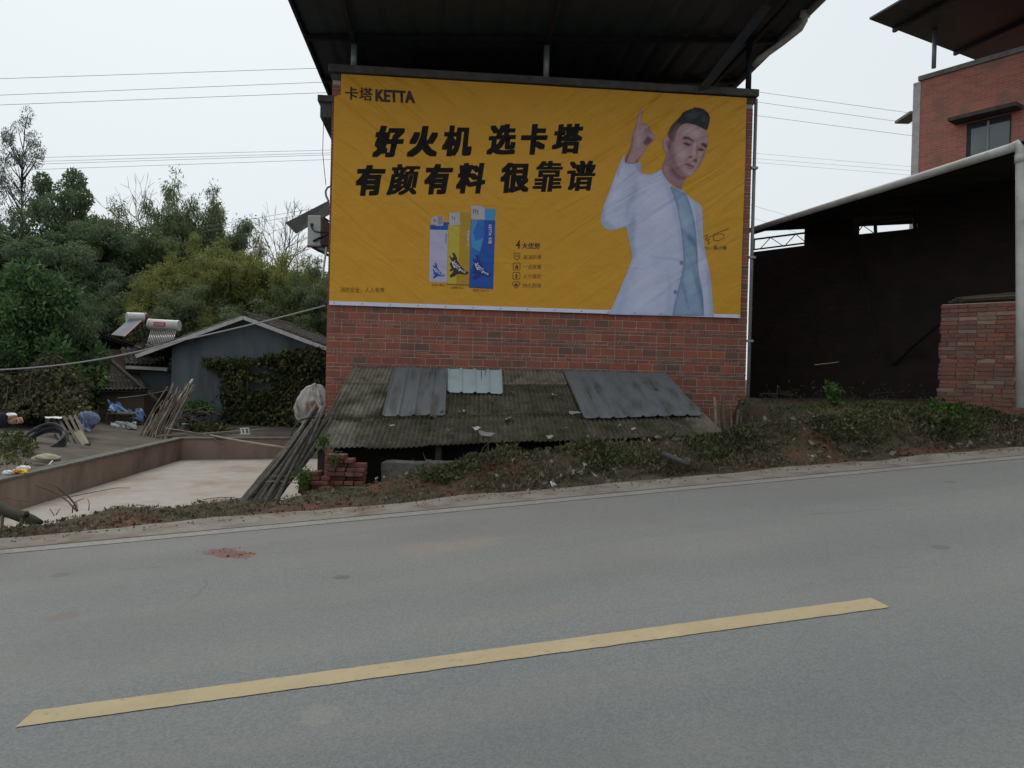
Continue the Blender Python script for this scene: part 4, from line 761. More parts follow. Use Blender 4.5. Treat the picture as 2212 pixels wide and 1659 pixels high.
printed('printed_jacket', '5', [(578, 514), (560, 556), (525, 640), (488, 740), (455, 830), (432, 890), (419, 945), (424, 990), (450, 1022), (500, 1034), (555, 1016), (588, 1004), (600, 1060), (618, 1140), (630, 1205), (622, 1240), (590, 1320), (540, 1440), (500, 1530), (473, 1584), (471, 1588), (480, 1589), (820, 1597), (1155, 1601), (1166, 1601), (1168, 1592), (1160, 1470), (1148, 1330), (1132, 1260), (1112, 1180), (1096, 1060), (1092, 890), (1078, 858), (1030, 828), (985, 790), (962, 765), (880, 735), (835, 650), (822, 622), (775, 654), (730, 660), (690, 650), (684, 640), (688, 570), (660, 590), (585, 588), (575, 560)], JK, 2, [
    ('5', [(588, 1004), (640, 920), (655, 1000), (642, 1100), (652, 1210), (632, 1215), (618, 1130), (600, 1050)], JS, .05, .75), ('5', [(552, 600), (546, 650), (536, 690), (526, 650)], JS, .02, .9), ('5', [(655, 700), (610, 800), (590, 870), (575, 940), (600, 960), (622, 860), (665, 790)], JS, .06, .6),
    ('5', [(425, 890), (426, 985), (455, 1015), (520, 1030), (500, 1000), (450, 960), (442, 890)], JS, .04, .6), ('5', [(650, 1235), (560, 1420), (500, 1580), (560, 1580), (610, 1400), (675, 1250)], JB, .06, .7), ('5', [(850, 1240), (868, 1400), (850, 1590), (890, 1590), (892, 1400)], JB, .04, .8),
    ('5', [(1045, 850), (1075, 900), (1085, 1060), (1108, 1190), (1062, 1120), (1045, 960)], JS, .05, .65), ('5', [(1120, 1290), (1132, 1400), (1138, 1590), (1166, 1590), (1152, 1400), (1140, 1290)], JS, .05, .6), ('5', [(640, 585), (690, 572), (686, 655), (668, 645)], JS, .02, .6), ('5', [(480, 780), (520, 690), (560, 620), (580, 700), (540, 820), (490, 900)], JL, .08, .6),
    ('5', [(700, 720), (800, 690), (850, 800), (880, 960), (800, 1050), (720, 900)], JL, .12, .6), ('5', [(690, 1300), (760, 1280), (790, 1450), (760, 1570), (650, 1570), (640, 1450)], JL, .10, .5), ('5', [(740, 1200), (900, 1212), (960, 1222), (960, 1236), (850, 1228), (740, 1215)], JB, .02, .8), ('5', [(560, 990), (620, 900), (660, 860), (670, 880), (620, 960)], JB, .04, .6),
    ('5', [(822, 630), (872, 735), (905, 800), (930, 900), (950, 1010), (966, 1130), (975, 1250), (955, 1250), (940, 1120), (915, 960), (880, 830), (840, 720)], JB, .03, .8), ('5', [(975, 1255), (955, 1340), (920, 1460), (898, 1590), (880, 1590), (905, 1450), (940, 1330), (955, 1255)], JB, .02, .8)], step=.028, edge=(JS, .07, .45))
printed('printed_shirt', '5', [(872, 728), (945, 770), (985, 790), (1005, 840), (1040, 960), (1058, 1120), (1065, 1300), (1098, 1450), (1105, 1580), (1106, 1598), (1098, 1600), (910, 1597), (896, 1596), (897, 1580), (920, 1470), (955, 1330), (970, 1250), (962, 1120), (945, 1000), (925, 880), (900, 800)], (0.27, 0.37, 0.53), 4, [
    ('5', [(955, 1020), (1010, 1060), (1052, 1100), (1062, 1230), (1040, 1140), (995, 1095)], (.12, .18, .29), .03, .85), ('5', [(1030, 1250), (1060, 1360), (1100, 1460), (1098, 1580), (1075, 1480), (1045, 1380)], (.12, .18, .29), .04, .8), ('5', [(955, 1350), (990, 1450), (1010, 1580), (985, 1500), (955, 1400)], (.16, .23, .36), .03, .8), ('5', [(925, 900), (960, 880), (1000, 980), (990, 1060), (950, 1000)], (.36, .47, .63), .06, .6), ('5', [(990, 1300), (1030, 1320), (1050, 1420), (1010, 1480), (980, 1380)], (.34, .45, .62), .06, .6)], edge=((.14, .2, .32), .06, .6))
for x, y in ((955, 1247), (915, 1440)): printed('jacket_button', '5', [(x - 15, y), (x - 10, y - 13), (x + 5, y - 15), (x + 15, y - 2), (x + 10, y + 13), (x - 6, y + 15)], (.30, .27, .33), 6, [('5', [(x - 7, y), (x - 2, y - 7), (x + 8, y - 2), (x + 3, y + 7)], (.16, .12, .15), .01, .9)], step=.02)
SK, SD, SL, SX = (0.43, 0.265, 0.285), (0.22, 0.12, 0.14), (0.55, 0.38, 0.40), (0.11, 0.055, 0.065)
printed('printed_arm', 'D', [(690, 120), (712, 116), (726, 130), (720, 200), (708, 310), (755, 312), (800, 330), (830, 372), (862, 440), (908, 478), (892, 520), (850, 560), (806, 598), (772, 660), (722, 742), (690, 785), (650, 842), (500, 842), (500, 780), (540, 700), (572, 620), (590, 520), (600, 440), (638, 362), (652, 280), (676, 180)], SK, 3, [
    ('D', [(745, 550), (795, 470), (838, 498), (870, 535), (845, 560), (790, 600), (742, 585)], SX, .02, .9), ('D', [(580, 540), (610, 450), (605, 600), (565, 720), (510, 830), (496, 800), (545, 690)], SD, .025, .75), ('D', [(665, 350), (720, 345), (770, 355), (745, 420), (705, 500), (670, 620), (640, 500)], SL, .04, .7), ('D', [(703, 320), (716, 380), (690, 425), (694, 370)], SD, .012, .8), ('D', [(790, 340), (815, 400), (848, 452), (828, 455), (795, 400)], SD, .012, .7), ('D', [(745, 330), (765, 380), (800, 440), (785, 445), (745, 385)], SD, .012, .6),
    ('D', [(690, 140), (706, 140), (696, 300), (680, 300)], SL, .015, .6), ('D', [(500, 760), (560, 640), (548, 710), (515, 840), (498, 842)], SX, .015, .8), ('D', [(645, 800), (690, 765), (672, 805), (640, 842)], SX, .015, .8)], step=.025, edge=(SD, .025, .5))
printed('printed_neck', 'D', [(1060, 680), (1020, 800), (985, 920), (1010, 990), (1060, 1060), (1150, 1130), (1225, 1195), (1252, 1190), (1262, 1110), (1310, 1045), (1330, 1000), (1220, 960), (1120, 860)], (.32, .18, .20), 5, [('D', [(1100, 840), (1220, 960), (1330, 1000), (1290, 1070), (1200, 1060), (1110, 960)], (.17, .09, .105), .03, .85), ('D', [(1020, 860), (1060, 900), (1100, 1040), (1060, 1040), (1010, 960)], SK, .03, .6)], step=.025)
printed('printed_ear', 'D', [(1008, 510), (1040, 486), (1090, 500), (1112, 540), (1100, 620), (1078, 690), (1045, 718), (1012, 660), (995, 570)], SK, 6, [('D', [(1040, 540), (1078, 550), (1072, 620), (1048, 660), (1050, 600)], SD, .012, .85)], step=.02, edge=(SD, .02, .4))
printed('printed_face', 'D', [(1180, 380), (1240, 322), (1330, 300), (1450, 330), (1570, 390), (1603, 470), (1603, 580), (1565, 690), (1535, 790), (1475, 900), (1400, 985), (1320, 1032), (1220, 1000), (1130, 905), (1080, 785), (1062, 690), (1085, 500), (1120, 430)], SK, 6, [
    ('D', [(1075, 520), (1130, 540), (1150, 700), (1190, 860), (1280, 970), (1350, 1020), (1320, 1035), (1215, 1002), (1125, 905), (1078, 785), (1058, 690)], SD, .05, .8), ('D', [(1555, 660), (1590, 590), (1605, 560), (1568, 690), (1538, 790), (1475, 905), (1430, 945), (1490, 810)], SD, .03, .7),
    ('D', [(1290, 370), (1400, 355), (1490, 405), (1500, 490), (1440, 510), (1340, 455), (1270, 450)], SL, .05, .75), ('D', [(1210, 630), (1300, 650), (1325, 720), (1255, 790), (1195, 720)], SL, .05, .65), ('D', [(1415, 560), (1445, 560), (1430, 720), (1390, 745)], SL, .018, .8), ('D', [(1340, 930), (1390, 930), (1370, 985), (1320, 985)], SL, .03, .5), ('D', [(1480, 720), (1520, 700), (1510, 770), (1470, 800)], SL, .03, .5),
    ('D', [(1245, 540), (1310, 520), (1400, 570), (1380, 620), (1290, 610)], (.33, .19, .21), .03, .7), ('D', [(1450, 610), (1520, 600), (1580, 640), (1550, 690), (1470, 680)], (.33, .19, .21), .03, .7), ('D', [(1450, 580), (1470, 640), (1460, 740), (1450, 775), (1438, 690)], SD, .02, .55), ('D', [(1330, 760), (1290, 820), (1280, 860), (1300, 840), (1345, 785)], SD, .02, .5),
    ('D', [(1252, 515), (1290, 482), (1345, 490), (1425, 550), (1395, 550), (1330, 520), (1280, 522)], (.05, .03, .038), .010, .95), ('D', [(1495, 580), (1545, 566), (1594, 602), (1578, 644), (1535, 614)], (.05, .03, .038), .010, .95), ('D', [(1265, 574), (1310, 558), (1374, 600), (1335, 610), (1290, 594)], (.05, .035, .045), .008, .95), ('D', [(1458, 654), (1500, 638), (1554, 664), (1520, 682), (1480, 672)], (.05, .035, .045), .008, .95),
    ('D', [(1332, 754), (1380, 736), (1398, 768), (1350, 772)], (.12, .06, .07), .010, .85), ('D', [(1396, 804), (1442, 770), (1460, 816), (1430, 836)], (.12, .06, .07), .012, .85), ('D', [(1286, 850), (1340, 842), (1424, 876), (1408, 900), (1350, 884)], (.17, .065, .095), .010, .9), ('D', [(1308, 886), (1404, 900), (1392, 926), (1328, 916)], (.30, .14, .17), .012, .85), ('D', [(1320, 935), (1390, 940), (1370, 955), (1330, 950)], SD, .012, .5)], step=.014, mott=.05)
printed('hair_fade', 'D', [(1062, 490), (1120, 350), (1230, 300), (1330, 300), (1240, 335), (1190, 400), (1172, 470), (1150, 565), (1115, 545), (1090, 500)], (.12, .08, .09), 8, [('D', [(1180, 400), (1172, 470), (1150, 565), (1130, 550), (1150, 440)], (.27, .17, .18), .02, .8)], step=.02)
printed('printed_hair', 'D', [(1058, 490), (1080, 410), (1120, 330), (1195, 262), (1232, 218), (1250, 192), (1272, 158), (1290, 160), (1312, 134), (1335, 142), (1362, 116), (1388, 124), (1422, 92), (1450, 108), (1482, 96), (1510, 116), (1545, 122), (1572, 148), (1604, 176), (1612, 204), (1626, 226), (1616, 300), (1590, 402), (1560, 392), (1450, 335), (1330, 305), (1240, 325), (1200, 300), (1130, 400)], (.026, .028, .032), 9, [('D', [(1300, 190), (1400, 150), (1480, 170), (1440, 230), (1330, 260)], (.07, .075, .082), .03, .7), ('D', [(1500, 180), (1570, 220), (1580, 320), (1530, 280)], (.06, .065, .07), .03, .7), ('D', [(1060, 480), (1100, 380), (1170, 300), (1200, 300), (1130, 400), (1085, 490)], (.11, .075, .085), .02, .7)], step=.02)
# ================================================================== LEAN-TO SHED WITH CORRUGATED ROOF
def proj(p):
    x, y, z = p[0], p[1], p[2] - CAM_Z; v_ = Vector((x, y, z)); a = v_.dot(right); b = v_.dot(up); c = v_.dot(fwd)
    return 1106 + F_U * a / c, 829.5 - F_U * b / c
STL, STR, SBL, SBR = P(763, 795, 13.06), P(1434, 810, 13.50), P(668, 973, 10.65), P(1568, 938, 11.06)
def S(a, b): return (STL * (1 - a) + STR * a) * (1 - b) + (SBL * (1 - a) + SBR * a) * b
SN = np.cross(STR - STL, SBL - STL); SN = SN / np.linalg.norm(SN); SN = SN if SN[2] > 0 else -SN
def Sinv(u, v):
    a = b = 0.5
    for _ in range(25):
        f0 = np.array(proj(S(a, b))); J_ = np.stack([(np.array(proj(S(a + 1e-4, b))) - f0) / 1e-4, (np.array(proj(S(a, b + 1e-4))) - f0) / 1e-4], 1); d = np.linalg.solve(J_, np.array([u, v]) - f0); a += d[0]; b += d[1]
    return a, b
z6 = lambda x, y: (648 + x * .4394, 648 + y * .4394)
shed = empty('lean_to_shed', (STL + SBR) / 2 * np.array([1, 1, 0]) + np.array([0, 0, -0.36]), 'low lean-to shed with a mossy corrugated roof against the brick wall', 'shed', rz=BANG)
b1 = Sinv(*z6(240, 412))[1]; b2 = Sinv(*z6(150, 583))[1]
SW = float(np.linalg.norm(STR - STL))
def patch(name, m, fa, a0, a1, b0, b1_, na, nb, lift, sagf=0.0, jit=0.0, thick=0.006, smooth=True):
    vs_, fs_ = [], []
    for j in range(nb + 1):
        b = b0 + (b1_ - b0) * j / nb
        for i in range(na + 1):
            a = a0 + (a1 - a0) * i / na; dz = fa(a, b) + lift - sagf * math.sin(math.pi * (i / na)) * (b - b0)
            vs_.append(S(a, b) + SN * dz)
    for j in range(nb):
        for i in range(na): k = j * (na + 1) + i; fs_.append((k, k + 1, k + na + 2, k + na + 1))
    o = MB().add(vs_, fs_).build(name, m, shed, smooth=smooth); sd = o.modifiers.new('thickness', 'SOLIDIFY'); sd.thickness = thick; sd.offset = -1; return o
PITCH_W = 0.066
wave = lambda a, b: 0.0125 * math.cos(2 * math.pi * a * SW / PITCH_W)
rows = [(0.0, b1 + 0.015, 0.030), (b1 - 0.03, b2 + 0.012, 0.016), (b2 - 0.03, 1.0, 0.0)]
WSH = 0.72 / SW; rs_ = np.random.default_rng(5)
for ri, (r0, r1, lift) in enumerate(rows):
    n_ = 8; a_ = 0.0
    for k in range(n_):
        w_ = WSH * 1.04 if k < n_ - 1 else 1.0 - a_; e_ = rs_.uniform(-0.012, 0.012)
        m_ = 'asbestos_moss' if (ri == 2 and 1 <= k <= 6) or (ri == 1 and 2 <= k <= 5) else ('asbestos_bare' if ri == 0 or (ri == 2 and k == 7) else 'asbestos')
        patch('corrugated_sheet', m_, wave, a_, min(1.0, a_ + w_), r0, r1 + e_, int(max(6, w_ * SW / PITCH_W * 8)), 6, lift + (k % 2) * 0.004 + rs_.uniform(0, .004), sagf=rs_.uniform(0, .03)); a_ += WSH
def rib(pitch, ph):
    def f(a, b):
        x = (a * SW - ph) % pitch; x = min(x, pitch - x); return 0.028 if x < 0.013 else (0.028 * (0.028 - x) / 0.015 if x < 0.028 else 0.0)
    return f
def panel(name, m, q, nrib, lift):
    (aTL, bT), (aTR, _), (aBR, bB), (aBL, bB2) = [Sinv(*z6(*p)) for p in q]; vs_, fs_ = [], []; na = nrib * 14; nb = 5
    for j in range(nb + 1):
        t = j / nb
        for i in range(na + 1):
            f = i / na; a = (aTL + (aTR - aTL) * f) * (1 - t) + (aBL + (aBR - aBL) * f) * t; b = bT * (1 - t) + (bB2 + (bB - bB2) * f) * t
            x = (f * nrib) % 1.0; x = min(x, 1 - x); h = 0.026 if x < 0.05 else (0.026 * (0.11 - x) / 0.06 if x < 0.11 else 0.0); vs_.append(S(a, b) + SN * (lift + h + 0.006 * math.sin(7 * f + 3 * t)))
    for j in range(nb):
        for i in range(na): k = j * (na + 1) + i; fs_.append((k, k + 1, k + na + 2, k + na + 1))
    o = MB().add(vs_, fs_).build(name, m, shed); sd = o.modifiers.new('thickness', 'SOLIDIFY'); sd.thickness = 0.003; sd.offset = -1; return o
tag(panel('steel_panel', 'panel_grey', [(465, 346), (726, 350), (713, 582), (404, 586)], 4, 0.052), 'dark grey ribbed steel panel')
tag(panel('steel_panel', 'panel_pale', [(726, 354), (990, 360), (996, 477), (725, 468)], 4, 0.054), 'pale blue-grey ribbed steel panel')
tag(panel('steel_panel', 'panel_grey', [(1288, 362), (1782, 367), (1972, 582), (1392, 597)], 8, 0.052), 'dark grey ribbed steel panel')
for a_, b_ in ((0.02, 0.93), (0.30, 0.9), (0.62, 0.9), (0.97, 0.9), (0.02, 0.1), (0.97, 0.1)):
    p_ = S(a_, b_); MB().tube([(p_[0], p_[1], float(terr(p_[0], p_[1])) - 0.1), (p_[0], p_[1], p_[2] - 0.06)], 0.05, 8).build('post', 'bark', shed)
for b_ in (0.06, 0.5, 0.93): MB().tube([S(0.0, b_) - SN * 0.05, S(1.0, b_) - SN * 0.05], 0.035, 8).build('rail', 'bark', shed)
p0, p1 = S(0.03, 0.75), S(0.03, 0.02); mb = MB(); q = [(p0[0], p0[1]), (p0[0] + .1, p0[1]), (p1[0] + .1, p1[1]), (p1[0], p1[1])]
mb.hexa([(x, y, -0.5) for x, y in q] + [(q[0][0], q[0][1], p0[2] - .09), (q[1][0], q[1][1], p0[2] - .09), (q[2][0], q[2][1], p1[2] - .09), (q[3][0], q[3][1], p1[2] - .09)]); mb.build('side_wall', 'brick_shade', shed)
mb = MB(); a0_, a1_ = S(0.05, 0.72), S(0.99, 0.72); mb.hexa([(a0_[0], a0_[1], -.6), (a1_[0], a1_[1], -.6), (a1_[0], a1_[1] + .12, -.6), (a0_[0], a0_[1] + .12, -.6), (a0_[0], a0_[1], a0_[2] - .1), (a1_[0], a1_[1], a1_[2] - .1), (a1_[0], a1_[1] + .12, a1_[2] - .1), (a0_[0], a0_[1] + .12, a0_[2] - .1)]); mb.build('shade_panel', 'shade_black', shed)  # black panel added to stand in for the shade under the roof

# stone trough block under the eaves
def lumpy_box(name, pts8, m, label, cat, amp=0.02, cuts=4, seed=0, group=None):
    c0 = np.mean(np.array(pts8), 0); lo = min(p[2] for p in pts8); root_ = (c0[0], c0[1], lo)
    bm = bmesh.new(); vs_ = [bm.verts.new(Vector([float(x) for x in (np.array(p) - np.array(root_))])) for p in pts8]
    for f in [(0, 3, 2, 1), (4, 5, 6, 7), (0, 1, 5, 4), (1, 2, 6, 5), (2, 3, 7, 6), (3, 0, 4, 7)]: bm.faces.new([vs_[i] for i in f])
    bmesh.ops.subdivide_edges(bm, edges=bm.edges[:], cuts=cuts, use_grid_fill=True); rs = np.random.default_rng(seed)
    for v in bm.verts: v.co += Vector(rs.normal(0, amp * 0.4, 3)) + Vector((0, 0, amp * math.sin(v.co.x * 9 + seed)))
    me = bpy.data.meshes.new(name); bm.to_mesh(me); bm.free(); me.materials.append(MATS[m]); o = bpy.data.objects.new(name, me); o.location = Vector([float(x) for x in root_]); link(o); return tag(o, label, cat, group)
def up_box(u0, u1, vtop, Y0, Y1, zb, slope=0.0):
    a = P(u0, vtop, Y0); b = P(u1, vtop + slope, Y0); x0, x1 = a[0], b[0]
    return [(x0, Y0, zb), (x1, Y0, zb), (x1, Y1, zb), (x0, Y1, zb), (x0, Y0, a[2]), (x1, Y0, b[2]), (x1, Y1, b[2]), (x0, Y1, a[2])]
lumpy_box('stone_block', up_box(824, 912, 1001, 10.25, 10.62, -0.35), 'stone', 'large grey stone block under the mossy shed roof edge', 'stone', 0.012, 5, 3)
lumpy_box('stone_block', up_box(915, 985, 1000, 10.28, 10.65, -0.3), 'stone', 'smaller stone block in the bank beside the large one', 'stone', 0.012, 4, 4)
lumpy_box('stone_slab', up_box(735, 785, 1053, 9.75, 9.95, -0.35), 'stone', 'flat stone at the foot of the brick stack', 'stone', 0.01, 3, 5)
# loose bricks, stacked
lb = []
for var in range(4):
    bm = bmesh.new(); bmesh.ops.create_cube(bm, size=1.0)
    for v in bm.verts: v.co = Vector((v.co.x * 0.115, v.co.y * 0.235, v.co.z * 0.052))
    bmesh.ops.bevel(bm, geom=bm.edges[:], offset=0.006, segments=1, affect='EDGES'); rs = np.random.default_rng(var)
    for v in bm.verts: v.co += Vector(rs.normal(0, 0.0016, 3))
    me = bpy.data.meshes.new('loose_brick'); bm.to_mesh(me); bm.free(); me.materials.append(MATS['brick_loose']); lb.append(me)
def loose_brick(x, y, z, rz, lab, grp, rx=0.0):
    o = bpy.data.objects.new('loose_brick', random.choice(lb)); o.location = (x, y, z); o.rotation_euler = (rx, random.uniform(-.03, .03), rz); link(o); tag(o, lab, 'brick', grp)
xr0, xr1 = P(708, 1020, 10.1)[0], P(782, 1020, 10.1)[0]
zb = -0.33; zt = P(740, 976, 10.1)[2]; nl = int((zt - zb) / 0.057)
for L_ in range(nl):
    n_ = 4 if L_ < nl - 2 else (3 if L_ < nl - 1 else 2); off = random.uniform(-.015, .015)
    if L_ % 3 == 2:
        for k in range(2): loose_brick(xr0 + 0.14 + k * 0.245 + off, 10.1 + random.uniform(-.02, .02), zb + .03 + L_ * .057, math.pi / 2 + random.uniform(-.06, .06), 'loose red brick in the taller stack under the shed eaves', 'bricks in the taller stack')
    else:
        for k in range(n_): loose_brick(xr0 + 0.06 + k * 0.124 + off, 10.1 + random.uniform(-.03, .02), zb + .03 + L_ * .057, random.uniform(-.09, .09), 'loose red brick in the taller stack under the shed eaves', 'bricks in the taller stack')
xl0 = P(652, 1040, 10.0)[0]; zt2 = P(680, 1012, 10.0)[2]; nl2 = int((zt2 - zb) / 0.057)
for L_ in range(nl2):
    for k in range(3 if L_ < nl2 - 1 else 2): loose_brick(xl0 + 0.05 + k * 0.13 + random.uniform(-.02, .02) + (0.02 if L_ % 2 else 0), 10.0 + random.uniform(-.05, .05), zb + .03 + L_ * .057, random.uniform(-.25, .25), 'loose red brick in the lower stack beside the bamboo bundle', 'bricks in the lower stack')
# bundle of old bamboo poles leaning on the shed
def pole(a, b, r0, r1, name, m, parent, bow=0.0, seed=0, n=7):
    a = np.array(a, float); b = np.array(b, float); rs = np.random.default_rng(seed); side = rs.normal(0, 1, 3) * bow; pts = [a + (b - a) * t + side * math.sin(math.pi * t) for t in np.linspace(0, 1, n)]
    mb = MB(); mb.tube(pts, [(r0 + (r1 - r0) * t) * (1.16 if (n > 10 and i_ % 3 == 1) else 1.0) for i_, t in enumerate(np.linspace(0, 1, n))], 7)
    L_ = np.linalg.norm(b - a)
    return mb.build(name, m, parent, smooth=True)
bund = empty('bamboo_bundle', P(565, 1085, 9.7) * np.array([1, 1, 0]) + np.array([0, 0, -0.3]), 'thick tied bundle of weathered grey bamboo poles leaning against the shed', 'poles')
rs = np.random.default_rng(8)
for k in range(30):
    f = k / 29; ub = 528 + 74 * f + rs.uniform(-4, 4); ut = 668 + 46 * f + rs.uniform(-6, 6); vt = 892 + rs.uniform(-12, 55) - 10 * f; Yb = 9.6 + rs.uniform(-.12, .12); Yt = 11.3 + rs.uniform(-.1, .15)
    a = P(ub, 1076, Yb); b = P(ut, vt, Yt); a2 = a - (b - a) * 0.13; pole(a2, b, rs.uniform(.02, .034), rs.uniform(.012, .024), 'pole', 'bamboo_grey', bund, 0.035, k, 25)
for t_ in (0.2, 0.26):
    c_ = P(545 + 30, 1076 - 195 * t_, 9.6 + 1.7 * t_); a = P(536 + 150 * t_, 1078 - 190 * t_, 9.42 + 1.7 * t_); b = P(622 + 130 * t_, 1082 - 190 * t_, 9.52 + 1.7 * t_)
    MB().tube([a, (a + b) / 2 + np.array([0, -0.03, .02]), b], 0.006, 6).build('binding_wire', 'bamboo_pale', bund)
for k, (u0, v0, Y0, u1, v1, Y1, r) in enumerate([(652, 960, 10.6, 695, 878, 11.6, .02), (643, 935, 10.8, 686, 868, 11.9, .014), (672, 842, 11.9, 700, 895, 11.7, .018)]):
    o = pole(P(u0, v0, Y0), P(u1, v1, Y1), r, r * .8, 'pole', 'bamboo_pale', bund, 0.01, 50 + k)
MB().tube([P(628, 942, 10.7), P(634, 925, 10.8), P(648, 908, 10.9), P(668, 902, 11.0), P(688, 903, 11.1)], 0.012, 8).build('cable', 'cable', bund)

# white plastic sack behind the court wall
def blob(name, c, r, m, label, cat, seed=0, amp=0.15, sub=4, freq=3.0, pinch=0.0, parent=None):
    bm = bmesh.new(); bmesh.ops.create_icosphere(bm, subdivisions=sub, radius=1.0); A = np.array([v.co[:] for v in bm.verts])
    n1 = fbm(A[:, 0] * freq + A[:, 2] * 2, A[:, 1] * freq - A[:, 2] * freq, seed, 4, 1.0); kk = 1 + amp * n1
    for v, k, p in zip(bm.verts, kk, A):
        tp = 1.0 - pinch * max(0.0, -p[2]); v.co = Vector((p[0] * r[0] * k * tp, p[1] * r[1] * k * tp, p[2] * r[2] * k + r[2]))
    for f in bm.faces: f.smooth = True
    me = bpy.data.meshes.new(name); bm.to_mesh(me); bm.free(); me.materials.append(MATS[m]); o = bpy.data.objects.new(name, me); o.location = Vector([float(x) for x in c]); link(o, parent)
    return tag(o, label, cat) if label else o
c_ = P(668, 905, 19.4); sack = blob('plastic_sack', (c_[0], c_[1], 0.02), (0.44, 0.34, 0.47), 'white_sack', 'bulging dirty white plastic sack behind the bamboo bundle', 'sack', 9, 0.14, 5, 1.7, 0.25)

for v in sack.data.vertices:                           # slumped, with gathered folds running up to the tied neck
    x, y, z = v.co; th = math.atan2(y, x); h = z / 0.94; k = 1 + .07 * math.sin(11 * th + 4 * h) * h + .05 * math.sin(5 * th + 1.3) ; k *= 1 - .55 * max(0.0, h - .62) ** 1.0 - .10 * h
    v.co = Vector((x * k + .16 * h * h, y * k, z * (1.06 if h > .8 else 1.0) + .05 * math.sin(2 * th + .5) * h))
# poles and a small rack lying along the court wall's coping
z2 = lambda x, y: (x / 3.072, 648 + y / 3.072)
def yP(x, y, Y): return P(*z2(x, y), Y)
for k, (a, b, r, m_, lab) in enumerate([((1040, 905), (1590, 880), .016, 'bamboo_pale', 'long pale bamboo pole lying along the far court wall'), ((1060, 900), (1340, 880), .014, 'stick', 'short brown pole beside the long one on the court wall'), ((1300, 888), (1760, 858), .014, 'bamboo_pale', 'thin pole passing through the small white rack on the court wall'), ((1095, 850), (1300, 882), .013, 'bamboo_pale', 'thin stick tilted across the wall corner'), ((970, 940), (1060, 930), .02, 'litter_white', 'short white pipe on the wall corner')]):
    o = pole(yP(*a, 17.75 + 0.0012 * (a[0] - 1040)), yP(*b, 17.75 + 0.0012 * (b[0] - 1040)), r, r, 'pole', m_, None, 0.004, k); tag(o, lab, 'pole')
o = pole(yP(1390, 897, 18.15), yP(1890, 978, 15.4), .024, .02, 'bamboo_pole', 'bamboo_pale', None, 0.01, 9); tag(o, 'long bamboo pole slanting from the court wall down towards the bamboo bundle', 'pole')
o = pole(yP(1330, 882, 18.15), yP(1490, 952, 17.6), .014, .012, 'stick', 'stick', None, 0.01, 10); tag(o, 'short dark stick hanging over the far court wall', 'stick')
rk = empty('wooden_rack', yP(1625, 890, 18.4), 'small white ladder-like rack on the far court wall', 'rack')
for (x0, y0, x1, y1) in ((1592, 852, 1654, 850), (1595, 889, 1660, 889), (1600, 852, 1606, 889), (1622, 851, 1630, 889), (1648, 851, 1657, 889)): MB().bar(yP(x0, y0, 18.35), yP(x1, y1, 18.35), 0.035, 0.02).build('slat', 'litter_white', rk)
# upright faggot of sticks at the wall corner, with one pale thick pole
bund2 = empty('stick_bundle', yP(1000, 940, 18.0), 'bundle of thin brown sticks standing against the corner of the court wall', 'sticks')
for k in range(40):
    f = k / 39; xb = 915 + 190 * f + rs.uniform(-8, 8); ln = rs.uniform(0.45, 1.0); xt = xb + (1175 - 940) * ln * rs.uniform(.85, 1.05) - 30 * f; yt = 940 - 400 * ln + rs.uniform(-15, 15); a = yP(xb, 950, 17.9 + rs.uniform(-.1, .15)); b = yP(xt, yt, 18.9 + rs.uniform(-.2, .2)); a = a - (b - a) * 0.12
    pole(a, b, rs.uniform(.016, .028), rs.uniform(.009, .016), 'stick', 'stick', bund2, 0.04, 100 + k)
o = pole(yP(1060, 820, 18.4), yP(1278, 530, 19.6), .045, .038, 'thick_pole', 'bamboo_pale', None, 0.02, 3); tag(o, 'thick pale pole leaning behind the stick bundle', 'pole')
# ================================================================== FARM BUILDINGS BEHIND
# grey gabled house
GY = 21.0
pk = P(530, 683, GY); eL = P(300, 766, GY); eR = P(714, 752, GY); wl_ = P(363, 745, GY)[0]; wr_ = -3.55
gh = empty('grey_house', (pk[0], GY, 0.1), 'blue-grey plastered farmhouse with a white edged gable and tiled roof', 'house')
def gz(x):                                            # underside of the roof along the gable
    return pk[2] + (eL[2] - pk[2]) * (pk[0] - x) / (pk[0] - eL[0]) if x < pk[0] else pk[2] + (eR[2] - pk[2]) * (x - pk[0]) / (eR[0] - pk[0])
mb = MB(); ring_ = [(wl_, -.2), (wr_, -.2), (wr_, gz(wr_) - .03), (pk[0], pk[2] - .03), (wl_, gz(wl_) - .03)]
mb.add([(x, GY + .25, z) for x, z in ring_] + [(x, GY + 8, z) for x, z in ring_], [(0, 1, 2, 3, 4), (9, 8, 7, 6, 5)] + [(i, i + 5, (i + 1) % 5 + 5, (i + 1) % 5) for i in range(5)]); mb.build('wall', 'plaster_blue', gh)
